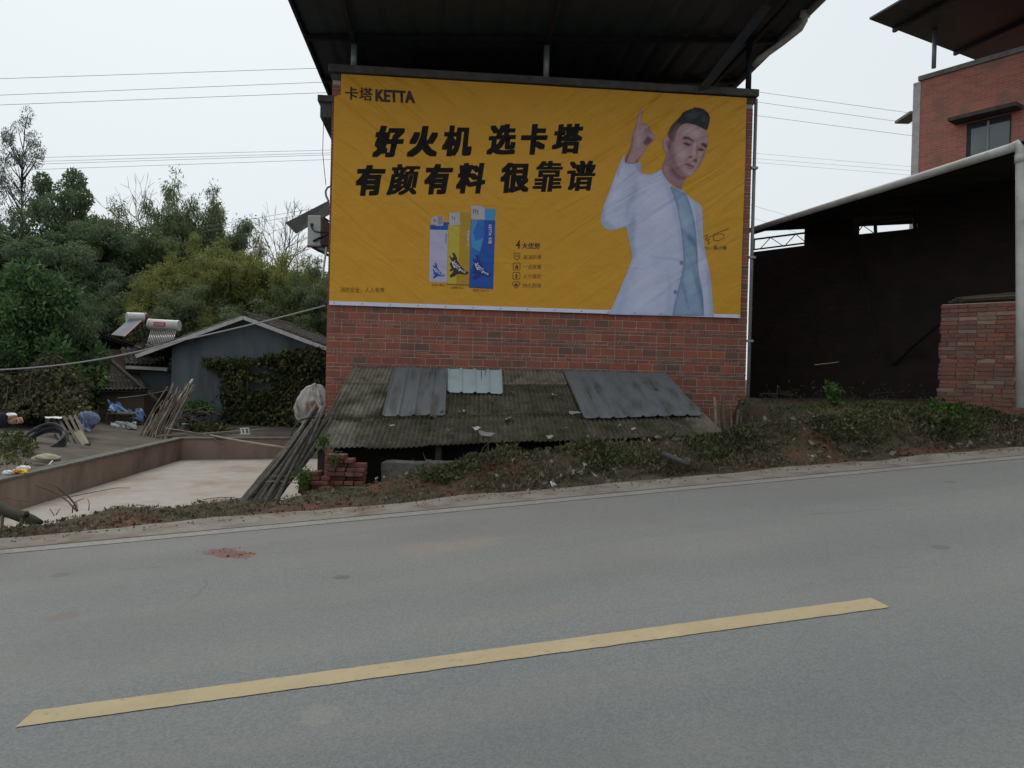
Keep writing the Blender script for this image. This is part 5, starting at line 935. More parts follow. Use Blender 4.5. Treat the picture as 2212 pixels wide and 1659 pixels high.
def tiled_slope(name, p00, p10, p11, p01, m, parent, ntile, ncourse, r=0.05):
    """p00-p10 ridge side, p01-p11 eaves side; rolls of half-round tiles in overlapping courses"""
    p00, p10, p11, p01 = [np.array(p, float) for p in (p00, p10, p11, p01)]; nrm = np.cross(p10 - p00, p01 - p00); nrm /= np.linalg.norm(nrm); nrm = nrm if nrm[2] > 0 else -nrm
    mb = MB(); mb.hexa([p01 - nrm * .02, p11 - nrm * .02, p10 - nrm * .02, p00 - nrm * .02, p01, p11, p10, p00]); o = mb.build(name, m, parent)
    st = MB()
    for j in range(ncourse):
        v0, v1 = j / ncourse, (j + 1.25) / ncourse; v1 = min(1.02, v1)
        for i in range(ntile):
            vs_ = []
            for v, lift in ((v0, 0.0), (v1, 0.03)):
                for k in range(5):
                    t = k / 4; u_ = (i + t) / ntile; q = (p00 * (1 - u_) + p10 * u_) * (1 - v) + (p01 * (1 - u_) + p11 * u_) * v; vs_.append(q + nrm * (r * math.sin(math.pi * t) + lift * 0.8 + 0.004 + random.uniform(0, .006)))
            st.add(vs_, [(k, k + 1, k + 6, k + 5) for k in range(4)])
    t_ = st.build('roof_tiles', m, o); t_['kind'] = 'stuff'; return o
r0 = np.array([pk[0], GY - .12, pk[2]]); r1 = np.array([pk[0], GY + 8.4, pk[2]])
tiled_slope('roof_slope', r0, r1, np.array([eL[0], GY + 8.4, eL[2]]), np.array([eL[0], GY - .12, eL[2]]), 'roof_tile', gh, 44, 14); tiled_slope('roof_slope', r1, r0, np.array([eR[0], GY - .12, eR[2]]), np.array([eR[0], GY + 8.4, eR[2]]), 'roof_tile', gh, 44, 12)
for e_ in (eL, eR): MB().bar((pk[0], GY - .16, pk[2] - .05), (e_[0], GY - .16, e_[2] - .05), 0.035, 0.10).build('barge_board', 'white_paint', gh)
MB().tube([(pk[0], GY - .15, pk[2] + .05), (pk[0], GY + 8.4, pk[2] + .05)], 0.08, 8).build('ridge', 'roof_tile', gh)
# side wing with tiled eaves left of the gable
wing = empty('house_wing', yP(980, 560, 22.2) * np.array([1, 1, 0]) + np.array([0, 0, .1]), 'dark recessed wing with tiled eaves left of the grey gable', 'house')
a, b = yP(835, 432, 21.9), yP(1118, 446, 21.9); c, d = yP(1118, 330, 23.6), yP(800, 325, 23.6); tiled_slope('roof_slope', d, c, b, a, 'roof_tile', wing, 9, 5, 0.06)
MB().bar(a + np.array([0, -.03, -.06]), b + np.array([0, -.03, -.06]), 0.03, 0.09).build('fascia_board', 'white_paint', wing)
mb = MB(); x0, x1 = yP(930, 500, 22.3)[0], wl_ - .02; mb.box(x0, x1, 22.3, 24, -.2, a[2] - .1); mb.build('wall', 'plaster_blue', wing)
MB().tube([yP(1100, 455, 21.8), yP(1098, 472, 21.8)], 0.05, 10).build('lamp', 'tank_white', wing)
# low mud-walled hut with tiles
hut = empty('mud_hut', yP(800, 780, 20.5) * np.array([1, 1, 0]) + np.array([0, 0, .1]), 'low mud-walled hut with an old tiled roof among withered vines', 'hut')
x0, x1 = yP(655, 700, 20.6)[0], yP(955, 700, 20.6)[0]; ht = yP(655, 600, 20.6)[2]; mb = MB(); mb.box(x0, x1, 20.6, 22.4, -.2, ht); mb.build('wall', 'mud_wall', hut)
tiled_slope('roof_slope', yP(640, 490, 22.2), yP(925, 512, 22.2), yP(985, 602, 20.35), yP(632, 606, 20.35), 'roof_tile', hut, 12, 6, 0.05)
pole(yP(700, 370, 21.5), yP(1050, 670, 20.2), .06, .05, 'leaning_beam', 'bark', hut, .02, 2)
# dark roofed building further left with two solar water heaters
dr = empty('dark_house', yP(740, 300, 25) * np.array([1, 1, 0]) + np.array([0, 0, .1]), 'dark shaded house behind the bushes carrying the solar heaters', 'house')
a, b = yP(560, 205, 24.5), yP(905, 318, 24.5); c, d = yP(1000, 312, 27), yP(600, 230, 27); tiled_slope('roof_slope', d, c, b, a, 'roof_tile', dr, 20, 8)
mb = MB(); mb.box(a[0] + .2, c[0] + .1, 25, 27.5, -.2, b[2] - .05); mb.build('wall', 'mud_wall', dr)
def solar(name, tl, tr_, rad, Y, slope_pts, label, tubes, plate):
    a = yP(*tl, Y); b = yP(*tr_, Y + 0.3 * (1 if plate else 0)); r = empty(name, (a + b) / 2 * np.array([1, 1, 0]) + np.array([0, 0, a[2] - 1.1]), label, 'solar heater'); d = (b - a) / np.linalg.norm(b - a)
    tk = MB().tube([a, a + d * .02, b - d * .02, b], [rad * .9, rad, rad, rad * .9], 20).build('tank', 'tank_white', r, smooth=True)
    for e, s in ((a, -1), (b, 1)): MB().tube([e + d * s * -.01, e + d * s * .05], rad * 1.04, 20).build('end_cap', 'tank_red' if plate and s > 0 else 'tank_white', tk)
    q = [yP(*p, Y_) for p, Y_ in slope_pts]                # top-left, top-right, bottom-right, bottom-left
    if plate:
        n = np.cross(q[1] - q[0], q[3] - q[0]); n /= np.linalg.norm(n); MB().hexa([x - n * .03 for x in (q[3], q[2], q[1], q[0])] + [x + n * .0 for x in (q[3], q[2], q[1], q[0])]).build('collector_plate', 'panel_solar', r)
        for i in (1,): MB().bar(q[1] + np.array([.03, -.03, 0]), q[2] + np.array([.03, -.03, 0]), 0.04, 0.05).build('frame_rail', 'tank_red', r)
        for p_ in (q[1], (q[1] + q[2]) / 2): MB().bar(p_, p_ * np.array([1, 1, 0]) + np.array([0.05, .3, q[2][2] - .1]), 0.03).build('leg', 'steel_dark', r)
    for i in range(tubes):
        f = (i + .5) / tubes; t0 = q[0] * (1 - f) + q[1] * f; t1 = q[3] * (1 - f) + q[2] * f; MB().tube([t0, t1], (np.linalg.norm(q[1] - q[0]) / tubes) * 0.30, 8).build('tube', 'tube_glass', r, smooth=True)
    if not plate:
        MB().bar(q[3] + np.array([0, .03, -.03]), q[2] + np.array([0, .03, -.03]), 0.05).build('frame_rail', 'steel_pale', r); MB().bar(q[0] + np.array([0, .02, .02]), q[1] + np.array([0, .02, .02]), 0.06, 0.09).build('frame_rail', 'pvc_grey', r)
        for p_ in (q[0], q[1]): MB().bar(p_ + np.array([0, .25, 0]), p_ * np.array([1, 1, 0]) + np.array([0, .6, q[3][2] - .3]), 0.03).build('leg', 'steel_dark', r)
    return r, a, b, rad, tk
solar('solar_heater', (852, 116), (958, 118), 0.155, 23.6, [((850, 140), 23.5), ((935, 142), 23.6), ((822, 246), 22.6), ((738, 236), 22.5)], 'solar heater with a red tank end and slanting grey collector plate', 0, True)
r_, a, b, rad, tk = solar('solar_heater', (1000, 160), (1178, 170), 0.155, 22.6, [((1000, 190), 22.5), ((1176, 200), 22.5), ((1150, 272), 21.7), ((972, 300), 21.7)], 'solar heater with a white tank and rows of glass tubes by the gable', 15, False)
def flat_text(name, body, origin, xv, h, m, parent, weight=0.0):
    me_ = glyphs(body, weight); co = np.array([v.co[:2] for v in me_.vertices]); lo = co.min(0); hi = co.max(0); s = h / (hi[1] - lo[1]); xv = np.array(xv, float); xv /= np.linalg.norm(xv); zv = np.array([0, 0, 1.0])
    mb = MB(); mb.add([np.array(origin) + xv * (x - lo[0]) * s + zv * (y - lo[1]) * s for x, y in co], [tuple(p.vertices) for p in me_.polygons]); bpy.data.meshes.remove(me_); return mb.build(name, m, parent)
d_ = (b - a) / np.linalg.norm(b - a); o0 = a + d_ * 0.16 + np.array([0, -rad - .012, -.055]); L_ = 0.34
lbx = MB(); lbx.hexa([o0 + np.array([0, 0.005, 0]), o0 + d_ * L_ + np.array([0, 0.005, 0]), o0 + d_ * L_ + np.array([0, .02, 0]), o0 + np.array([0, .02, 0]), o0 + np.array([0, 0.005, .12]), o0 + d_ * L_ + np.array([0, 0.005, .12]), o0 + d_ * L_ + np.array([0, .02, .12]), o0 + np.array([0, .02, .12])]); lbl = lbx.build('name_label', 'label_red', tk)
flat_text('lettering', '太阳雨', o0 + d_ * .02 + np.array([0, -.002, .015]), d_, 0.09, 'tank_white', r_, 0.01)

# ------------------------------------------------------------------ junk in the yard
coil = empty('hose_coil', yP(300, 1005, 15.0), 'large coil of black plastic hose lying tilted beside the pallets', 'hose')
c_ = yP(302, 930, 14.9); ax = Vector((0.12, -0.66, 0.75)).normalized(); e1_ = ax.cross(Vector((0, 1, 0.2))).normalized(); e2_ = ax.cross(e1_)
for k in range(13):
    rr = 0.30 + 0.09 * random.random(); off = (k - 6) * 0.016; ph = random.random(); pts = []
    for i in range(37):
        t = 2 * math.pi * i / 36 + ph; w = 0.012 * math.sin(2 * t + k); pts.append(Vector([float(x) for x in c_]) + (e1_ * math.cos(t) + e2_ * math.sin(t)) * (rr + w) + ax * (off + 0.015 * math.sin(3 * t + k)))
    MB().tube(pts, 0.017, 6, cap=False).build('hose_turn', 'hose', coil, smooth=True)
pal = empty('pallet', yP(450, 970, 15.6), 'old wooden pallet leaning on its side beside the hose coil', 'pallet')
pq = [yP(300, 785, 16.3), yP(505, 768, 16.3), yP(590, 955, 15.4), yP(432, 978, 15.4)]
bl = lambda u_, v_: (pq[0] * (1 - u_) + pq[1] * u_) * (1 - v_) + (pq[3] * (1 - u_) + pq[2] * u_) * v_
pn = np.cross(pq[1] - pq[0], pq[3] - pq[0]); pn /= np.linalg.norm(pn); pn = pn if pn[1] < 0 else -pn
for u_ in (0.04, 0.22, 0.40, 0.60, 0.80, 0.97): MB().bar(bl(u_, -.02), bl(u_, 1.02), 0.052, 0.022, tuple(pn)).build('plank', 'wood_old', pal)
for v_ in (0.05, 0.5, 0.95): MB().bar(bl(-.02, v_) - pn * .05, bl(1.02, v_) - pn * .05, 0.09, 0.07, tuple(pn)).build('bearer', 'wood_old', pal)
bd = [yP(490, 882, 15.25), yP(528, 868, 15.25), yP(580, 948, 15.0), yP(545, 966, 15.0)]; mb = MB(); mb.hexa([bd[3], bd[2], bd[1], bd[0]] + [x + np.array([.01, .02, .012]) for x in (bd[3], bd[2], bd[1], bd[0])]); tag(mb.build('pale_board', 'board_pale'), 'pale square board propped against the pallet', 'board')
def drape(name, quad, m, label, cat, seed, amp=0.05, n=14):
    q = [np.array(x) for x in quad]; vs_, fs_ = [], []
    for j in range(n + 1):
        for i in range(n + 1):
            a, b = i / n, j / n; p = (q[0] * (1 - a) + q[1] * a) * (1 - b) + (q[3] * (1 - a) + q[2] * a) * b; k = float(fbm(np.array(a * 7), np.array(b * 5), seed, 3, 1.0)); vs_.append(p + np.array([0.2 * k * amp, -k * amp * 1.6, k * amp]))
    for j in range(n):
        for i in range(n): k = j * (n + 1) + i; fs_.append((k, k + 1, k + n + 2, k + n + 1))
    o = MB().add(vs_, fs_).build(name, m, None, smooth=True); sd = o.modifiers.new('thickness', 'SOLIDIFY'); sd.thickness = 0.008; return tag(o, label, cat)
drape('tarpaulin', [yP(722, 672, 20.2), yP(800, 690, 20.3), yP(865, 752, 19.7), yP(722, 745, 19.6)], 'tarp_blue', 'blue and white tarpaulin heaped against the hut wall, left piece', 'tarpaulin', 3, .09)
drape('tarpaulin', [yP(850, 738, 20.1), yP(945, 722, 20.2), yP(975, 792, 19.6), yP(855, 790, 19.5)], 'tarp_blue', 'blue tarpaulin bunched over the right end of the plank', 'tarpaulin', 5, .10)
mb = MB(); a, b = yP(705, 758, 19.5), yP(885, 764, 19.5); mb.hexa([a, b, b + np.array([0, .4, .03]), a + np.array([0, .4, .03]), a + np.array([0, 0, .035]), b + np.array([0, 0, .035]), b + np.array([0, .4, .065]), a + np.array([0, .4, .065])]); tb = empty('plank_table', (a + b) / 2 * np.array([1, 1, 0]) + np.array([0, .2, .05]), 'brown plank table under the blue tarpaulin', 'table')
mb.build('table_top', 'wood_old', tb)
for p_ in (a, b): 
    for dy in (.04, .36): MB().bar(p_ + np.array([0, dy, 0]), p_ * np.array([1, 1, 0]) + np.array([0, dy, -.05]), .05).build('leg', 'wood_old', tb)
drape('plastic_sheet', [yP(732, 812, 19.2), yP(820, 808, 19.3), yP(830, 850, 19.0), yP(735, 842, 19.0)], 'tarp_grey', 'dull grey plastic sheet lying under the plank table', 'sheet', 7, .03); drape('plastic_sheet', [yP(820, 815, 19.0), yP(905, 808, 19.0), yP(908, 858, 18.8), yP(850, 856, 18.8)], 'tarp_grey', 'folded pale sheet with a pointed corner in front of the plank table', 'sheet', 8, .03)
drape('blue_cloth', [yP(512, 757, 16.6), yP(560, 752, 16.6), yP(600, 870, 16.1), yP(530, 880, 16.1)], 'jeans', 'faded blue cloth hanging beside the pallet', 'cloth', 9, .05); blob('blue_bag', yP(592, 870, 16.6) * np.array([1, 1, 0]) + np.array([0, 0, 0.0]), (.19, .16, .2), 'jeans', 'round blue bag next to the hanging cloth', 'bag', 6, .25, 4, 2.5)
drape('white_foil', [yP(298, 778, 16.3), yP(416, 776, 16.3), yP(410, 786, 16.0), yP(302, 786, 16.0)], 'litter_white', 'white plastic strip on top of the pallet', 'plastic', 10, .01)
heap = empty('brushwood_heap', yP(1280, 860, 19.6) * np.array([1, 1, 0]) + np.array([0, 0, .08]), 'heap of reddish brown branches at the foot of the grey wall', 'firewood')
for k in range(30):
    x = rs.uniform(1140, 1330); y = rs.uniform(725, 855); ln = rs.uniform(60, 200); ang = rs.uniform(-.45, .45); Y = 19.6 + rs.uniform(-.3, .5); pole(yP(x, y, Y), yP(x + ln * math.cos(ang), y + ln * math.sin(ang) * .5, Y + rs.uniform(-.3, .3)), rs.uniform(.015, .035), rs.uniform(.01, .02), 'branch', 'stick' if k % 3 else 'bark', heap, .05, 300 + k)
for k, (x0, x1, y0, y1) in enumerate([(1122, 1165, 815, 850), (1172, 1222, 822, 852)]):
    a, b = yP(x0, y1, 19.0), yP(x1, y0, 19.0); mb = MB(); mb.box(a[0], b[0], 19.0, 19.25, a[2] - .1, b[2]); tag(mb.build('plastic_crate', 'tarp_grey' if k else 'jeans', bevel=0.01), 'grey-green tub below the brushwood heap' if k else 'dull blue tub beside the stick bundle', 'tub')
# litter on the near court wall
def crumple(name, c, r, m, label, cat, seed): return blob(name, c, r, m, label, cat, seed, .35, 3, 2.5)
za = lambda x, y: (x * .19525, 837 + y * .19525)
def cop(x, y):                                         # point on the coping of the near wall
    return Q(*za(x, y), COURT_Z + 0.51)
c_ = cop(225, 950); drape('snack_packet', [c_ + np.array([-.12, .05, .04]), c_ + np.array([.08, .06, .07]), c_ + np.array([.12, -.05, .01]), c_ + np.array([-.08, -.06, .01])], 'crisp_yellow', 'yellow snack packet on the near court wall', 'packet', 4, .02, 8)
c_ = cop(180, 955); drape('red_wrapper', [c_ + np.array([-.05, .05, .05]), c_ + np.array([.05, .05, .04]), c_ + np.array([.05, -.05, .01]), c_ + np.array([-.05, -.05, .01])], 'crisp_red', 'orange-red wrapper beside the yellow packet on the wall', 'wrapper', 5, .02, 8)
crumple('paper_ball', cop(265, 920), (.09, .05, .04), 'litter_white', 'crumpled white paper behind the yellow packet on the wall', 'paper', 2); crumple('paper_ball', cop(90, 965), (.08, .04, .03), 'litter_white', 'crumpled white paper at the left end of the court wall', 'paper', 3)
o = pole(cop(545, 852), cop(625, 800) + np.array([0, 0, .05]), .012, .012, 'white_pipe', 'litter_white', None, 0, 1); tag(o, 'bent white pipe piece on the court wall edge', 'pipe')
o = pole(cop(310, 910), cop(745, 822), .013, .013, 'bamboo_pole', 'bamboo_pale', None, .004, 2); tag(o, 'thin pale pole lying on the near court wall', 'pole')
crumple('dirty_cloth', cop(460, 830) + np.array([0, .15, -.02]), (.22, .1, .07), 'board_pale', 'heap of muddy cloth behind the near court wall', 'cloth', 7)

# ================================================================== TREES
def leaf_cluster(rng, centers, radii, n, squash=0.75):
    k = rng.integers(0, len(centers), n); d = rng.normal(size=(n, 3)); d /= np.linalg.norm(d, axis=1, keepdims=True); r = rng.uniform(0.25, 1, n) ** 0.5
    p = centers[k] + d * (r * radii[k])[:, None] * np.array([1, 1, squash]); return p, d
def tree_mesh(kind, seed, H, W):
    """returns (wood MB, leaf mesh); root at 0, height H, width W"""
    rng = np.random.default_rng(seed); mb = MB(); P_, D_ = [], []
    if kind == 'bamboo':
        nc = 30
        for c in range(nc):
            az = rng.uniform(0, 2 * math.pi); lean = rng.uniform(.08, .5) * W; hh = H * rng.uniform(.70, 1.02); b0 = np.array([rng.normal(0, .12 * W), rng.normal(0, .12 * W), 0]); dirv = np.array([math.cos(az), math.sin(az), 0]); pts = []
            for t in np.linspace(0, 1, 9): pts.append(b0 + dirv * lean * t ** 2.4 + np.array([0, 0, hh * (t - .16 * t ** 5 * (lean / (.3 * W)))]))
            mb.tube(pts, [0.045 * (1 - .8 * t) + .006 for t in np.linspace(0, 1, 9)], 5)
            for t in np.concatenate([rng.uniform(.50, 1.0, 52) ** .8, rng.uniform(.2, .6, 9)]):
                i = min(7, int(t * 8)); f = t * 8 - i; q = pts[i] * (1 - f) + pts[i + 1] * f; az2 = rng.uniform(0, 6.28); sp = rng.uniform(.15, .55) * (1.15 - t * .6) * W * .28 + .1; tipc = q + np.array([math.cos(az2) * sp, math.sin(az2) * sp, rng.uniform(-.05, .25) - sp * .25]); m = 17
                k = rng.uniform(.3, 1, m)[:, None]; P_.append(q + (tipc - q) * k + rng.normal(0, .10, (m, 3))); dd = rng.normal(0, .6, (m, 3)); dd[:, 2] -= .75; dd += (tipc - q) / (np.linalg.norm(tipc - q) + 1e-6) * .6; D_.append(dd)
        lm = leaf_mesh('crown', np.concatenate(P_), np.concatenate(D_), 0.19, 0.045, rng, 0.0, .4)
    elif kind in ('broad', 'tall', 'shrub'):
        trunk_h = {'broad': .35, 'tall': .45, 'shrub': .12}[kind] * H; n = 9; pts = [np.array([.02 * H * math.sin(k), .02 * H * math.cos(k * 1.3), H * .92 * k / (n - 1)]) for k in range(n)]
        r0 = (.018 if kind != 'tall' else .008) * H + .03; mb.tube(pts, [r0 * (1 - .85 * k / (n - 1)) for k in range(n)], 7); cen, rad = [], []
        nb = {'broad': 60, 'tall': 90, 'shrub': 46}[kind]
        for b in range(nb):
            t = rng.uniform(trunk_h / H, 1.0); az = rng.uniform(0, 6.28)
            env = {'broad': math.sin(math.pi * min(1, max(.08, (t - .25) / .80))) ** .6, 'tall': (.25 + .75 * math.sin(math.pi * min(1, max(0, (t - .42) / .60)))) * (.6 if t < .58 else 1), 'shrub': math.sqrt(max(.05, 1 - (t * .98) ** 2.2))}[kind]
            rr = W / 2 * env * rng.uniform(.25, 1) ** .6; q = np.array([math.cos(az) * rr, math.sin(az) * rr, t * H + rng.uniform(-.04, .04) * H]); base = np.array([0, 0, max(.1 * H, q[2] - rr * rng.uniform(.3, .8) - .05 * H)])
            mb.tube([base, (base + q) / 2 + np.array([0, 0, -.06 * rr]), q], [r0 * .32, r0 * .2, .008], 5); cen.append(q); rad.append(rng.uniform(.09, .18) * W * (.8 if kind == 'tall' else 1.0))
        nl = {'broad': 26000, 'tall': 13000, 'shrub': 11000}[kind]; p, d = leaf_cluster(rng, np.array(cen), np.array(rad), nl); d = d * .7 + rng.normal(0, .5, d.shape); d[:, 2] -= .15
        lm = leaf_mesh('crown', p, d, {'broad': .15, 'tall': .14, 'shrub': .16}[kind], {'broad': .075, 'tall': .05, 'shrub': .08}[kind], rng)
    else:                                              # bare tree
        def grow(a, d, L_, r, depth):
            d = d / np.linalg.norm(d); mid = a + d * L_ * .5 + rng.normal(0, .03 * L_, 3); b = a + d * L_; mb.tube([a, mid, b], [r, r * .85, r * .68], 5 if depth < 3 else 4, cap=False)
            if depth >= 6: return
            for k in range(rng.integers(2, 4)): grow(b, d + rng.normal(0, .42, 3) + np.array([0, 0, .12]), L_ * rng.uniform(.6, .82), max(.007, r * .6), depth + 1)
        grow(np.array([0., 0, 0]), np.array([0, 0, 1.]), H * .3, .05 + .008 * H, 0); lm = None
    return mb, lm
STOCK = {}
def tree(name, kind, u, vtop, Y, wu, m, label, seed=0, group=None, zb=None, cat='tree', wood='bark'):
    top = P(u, vtop, Y); zb = float(terr(top[0], Y)) - .05 if zb is None else zb; H = top[2] - zb; W = wu / F_U * Y; key = (kind, seed, 0 if kind != 'bamboo' else 0)
    if key not in STOCK:
        H0, W0 = (8.0, 4.0) if kind != 'shrub' else (3.2, 3.2)
        if kind == 'tall': H0, W0 = 13.0, 4.2
        mb, lm = tree_mesh(kind, 40 + seed, H0, W0); wme = mb.mesh('trunk'); wme.polygons.foreach_set('use_smooth', [True] * len(wme.polygons)); wme.materials.append(MATS[wood]); 
        if lm: lm.materials.append(MATS[m])
        STOCK[key] = (wme, lm, H0, W0)
    wme, lm, H0, W0 = STOCK[key]; root_ = empty(name, (top[0], Y, zb), label, cat, group, rz=random.uniform(0, 6.28))
    for nm, me_, mt in (('trunk', wme, wood), ('crown', lm, m)):
        if me_ is None: continue
        o = bpy.data.objects.new(nm, me_); link(o, root_); o.scale = (W / W0, W / W0, H / H0); o.material_slots[0].link = 'OBJECT'; o.material_slots[0].material = MATS[mt]
    return root_
TR = 'trees and bamboo behind the farm buildings'
tree('tall_tree', 'tall', 52, 268, 36, 125, 'leaf_haze', 'tall thin tree with a feathery crown at the far left', 0)
tree('broad_tree', 'broad', 140, 388, 31, 165, 'leaf_dark', 'dark rounded tree right of the tall feathery tree', 1); tree('broad_tree', 'broad', 20, 490, 29, 220, 'leaf_dark', 'wide dark tree below the tall feathery one at the left edge', 2); tree('broad_tree', 'broad', 215, 500, 30, 190, 'leaf_dark', 'dark tree between the rounded tree and the bamboo', 3); tree('broad_tree', 'broad', 110, 500, 28, 200, 'leaf_dark', 'dense dark tree behind the foreground bush', 2); tree('broad_tree', 'broad', -90, 430, 30, 220, 'leaf_dark', 'dark tree cut by the left edge of the picture', 1)
BL = [(255, 405, 33, 170, 'leaf_mid', 0, 'grey-green bamboo clump with a pale top left of the bare trees'), (335, 425, 32, 150, 'leaf_mid', 1, 'bamboo clump under the bare branches'), (400, 355, 34, 120, 'leaf_mid', 2, 'left one of the two tallest bamboo plumes'), (464, 358, 34, 115, 'leaf_mid', 0, 'right one of the two tallest bamboo plumes'),
      (418, 482, 29, 130, 'leaf_yellow', 1, 'yellow-green bamboo clump in front of the tallest plumes'), (318, 560, 27, 130, 'leaf_yellow', 2, 'yellowish bamboo clump above the red-ended solar heater'), (482, 480, 28, 150, 'leaf_yellow', 0, 'broad yellow-green bamboo clump above the gable peak'), (560, 488, 29, 150, 'leaf_yellow', 1, 'yellow bamboo clump left of the air conditioner'), (628, 525, 28, 120, 'leaf_yellow', 2, 'bamboo clump just left of the brick house below the air conditioner'), (690, 535, 27, 120, 'leaf_mid', 1, 'dark bamboo clump touching the brick house corner'),
      (385, 590, 26, 150, 'leaf_mid', 2, 'low bamboo clump behind the glass-tube solar heater'), (560, 620, 26, 160, 'leaf_mid', 0, 'low bamboo clump behind the right slope of the gable'), (240, 590, 27, 150, 'leaf_dark', 1, 'low dark bamboo clump left of the solar heaters'), (640, 670, 25, 120, 'leaf_mid', 1, 'bamboo clump between the gable and the brick house'), (450, 640, 25.5, 90, 'leaf_yellow', 0, 'small yellow-green bamboo tuft left of the gable peak'), (150, 600, 27, 170, 'leaf_dark', 2, 'dark bamboo clump behind the foreground bush')]
for u_, v_, Y_, w_, m_, sd_, lab in BL: tree('bamboo_clump', 'bamboo', u_, v_, Y_, w_ * 1.25, m_, lab, sd_)
for u_, v_, Y_, w_, sd_, lab in ((330, 560, 40, 260, 3, 'dark tree deep behind the bamboo left of the plumes'), (470, 560, 41, 260, 1, 'dark tree deep behind the tallest bamboo plumes'), (600, 600, 40, 240, 2, 'dark tree deep behind the bamboo near the brick house'), (700, 610, 38, 200, 3, 'dark tree showing beside the brick house corner')): tree('broad_tree', 'broad', u_, v_, Y_, w_, 'leaf_dark', lab, sd_)
for u_, v_, sd_, lab in ((275, 408, 0, 'bare leafless tree left of the tallest bamboo plumes'), (345, 395, 1, 'bare leafless tree just left of the tallest bamboo plumes'), (532, 415, 2, 'bare leafless tree right of the tallest bamboo plumes'), (600, 470, 1, 'small bare tree left of the air conditioner')): tree('bare_tree', 'bare', u_, v_, 37, 200, 'leaf_dark', lab, sd_, wood='twig')
# foreground bush, thicket of withered vines, wall creeper
tree('leafy_bush', 'shrub', 75, 606, 20.5, 270, 'leaf_bush', 'bright green broad-leaved bush at the left edge', 0, cat='bush'); tree('leafy_bush', 'shrub', 0, 660, 19.6, 190, 'leaf_bush', 'darker green bush in front at the very left edge', 1, cat='bush'); tree('leafy_bush', 'shrub', 175, 690, 21, 110, 'leaf_dark', 'dark bush between the bright bush and the mud hut', 1, cat='bush')
def thicket(name, fn, n, m, label, cat, size, seed, stems=0, droop=.6, kind=None, sw='twig'):
    rng = np.random.default_rng(seed); pts = fn(rng, n); n = len(pts); c0 = np.array([pts[:, 0].mean(), pts[:, 1].mean(), pts[:, 2].min()]); d = rng.normal(0, .7, (n, 3)); d[:, 2] -= droop; r = empty(name, c0, label, cat)
    o = mesh_obj('foliage', leaf_mesh('foliage', pts - c0, d, size[0], size[1], rng), m, r)
    if stems:
        mb = MB()
        for k in rng.integers(0, n, stems):
            p = pts[k]; q = pts[rng.integers(0, n)]; q = p + (q - p) / (np.linalg.norm(q - p) + 1e-6) * rng.uniform(.2, .7); g = np.array([p[0], p[1], c0[2]]) if rng.random() < .3 else q; mb.tube([p, (p + g) / 2 + rng.normal(0, .06, 3), g], .008, 4)
        mb.build('stems', sw, r)['kind'] = 'stuff'
    return r
def ragged(pts, rng, fx_, fy_, thr, edge=None):          # thin a point cloud into uneven clumps with a soft edge
    k = fbm(fx_, fy_, 131, 4, 1.3) + rng.normal(0, .22, len(pts))
    if edge is not None: k = k - np.clip(1 - edge, 0, 1) * 1.1
    return pts[k > thr - .25]
def f_vines(rng, n):
    x = rng.uniform(-30, 640, n); t = rng.random(n); top = 375 + 60 * np.sin(x / 70) + .22 * np.abs(x - 300); y = top + (770 - top) * t; Y = 18.9 - 1.3 * t + rng.normal(0, .25, n); return ragged(np.array([yP(a, b, c) for a, b, c in zip(x, y, Y)]), rng, x / 90, y / 60, .0, np.minimum((640 - x) / 90, (y - top) / 40))
thicket('withered_vines', f_vines, 11000, 'leaf_dead', 'thicket of withered brown vines below the leafy bush', 'vines', (.10, .04), 3, 160, 1.1)
thicket('shaded_creeper', f_vines, 8000, 'leaf_ivy', 'dark green creeper hanging among the withered vines', 'creeper', (.11, .07), 13, 0, .7)
def f_vines2(rng, n):
    x = rng.uniform(-30, 560, n); y = rng.uniform(560, 790, n); Y = 19.0 + rng.normal(0, .4, n); return np.array([yP(a, b, c) for a, b, c in zip(x, y, Y)])
thicket('dark_thicket', f_vines2, 6000, 'leaf_ivy', 'dark green undergrowth behind the withered vines', 'bushes', (.14, .08), 4)
def f_weeds(rng, n):
    x = rng.uniform(-30, 260, n); y = rng.uniform(850, 1130, n) + rng.normal(0, 10, n); Y = 15.0 - 2.6 * (y - 850) / 280 + rng.normal(0, .2, n); return ragged(np.array([yP(a, b, c) for a, b, c in zip(x, y, Y)]), rng, x / 60, y / 50, .05, np.minimum((260 - x) / 90, (y - 850) / 80))
thicket('yard_weeds', f_weeds, 3200, 'leaf_ivy', 'dark weeds behind the near court wall at the left edge', 'weeds', (.12, .04), 5, 30, 0.0)
def f_ivy(rng, n):
    out = []
    while len(out) < n:
        x = rng.uniform(1330, 2170); y = rng.uniform(290, 900); top = 395 - 5 * math.sin(x / 40) if x < 1700 else 395 - (x - 1700) * .22 - 12 * math.sin(x / 23); left = 1360 + 120 * smooth01(np.array((y - 400) / 120)) - 15 * math.sin(y / 30); bare = 1.0
        if y < top + rng.normal(0, 8) or x < left + rng.normal(0, 16): continue
        if 1620 < x < 1800 and 430 < y < 620 and rng.random() < .85 - .3 * math.sin(y / 19): continue
        if 1820 < x < 2050 and 400 < y < 500 and rng.random() < .45: continue
        if y < top + 45 or rng.random() < .45 + .55 * math.sin(x / 37 + 2 * math.sin(y / 41)) ** 2: out.append(yP(x, y, GY + .15 - rng.uniform(0, .35) - .5 * max(0, (y - 700) / 200)))
    return np.array(out)
thicket('wall_creeper', f_ivy, 9500, 'leaf_ivy', 'leafy creeper covering the right part of the grey farmhouse wall', 'creeper', (.13, .10), 6, 80, .5)
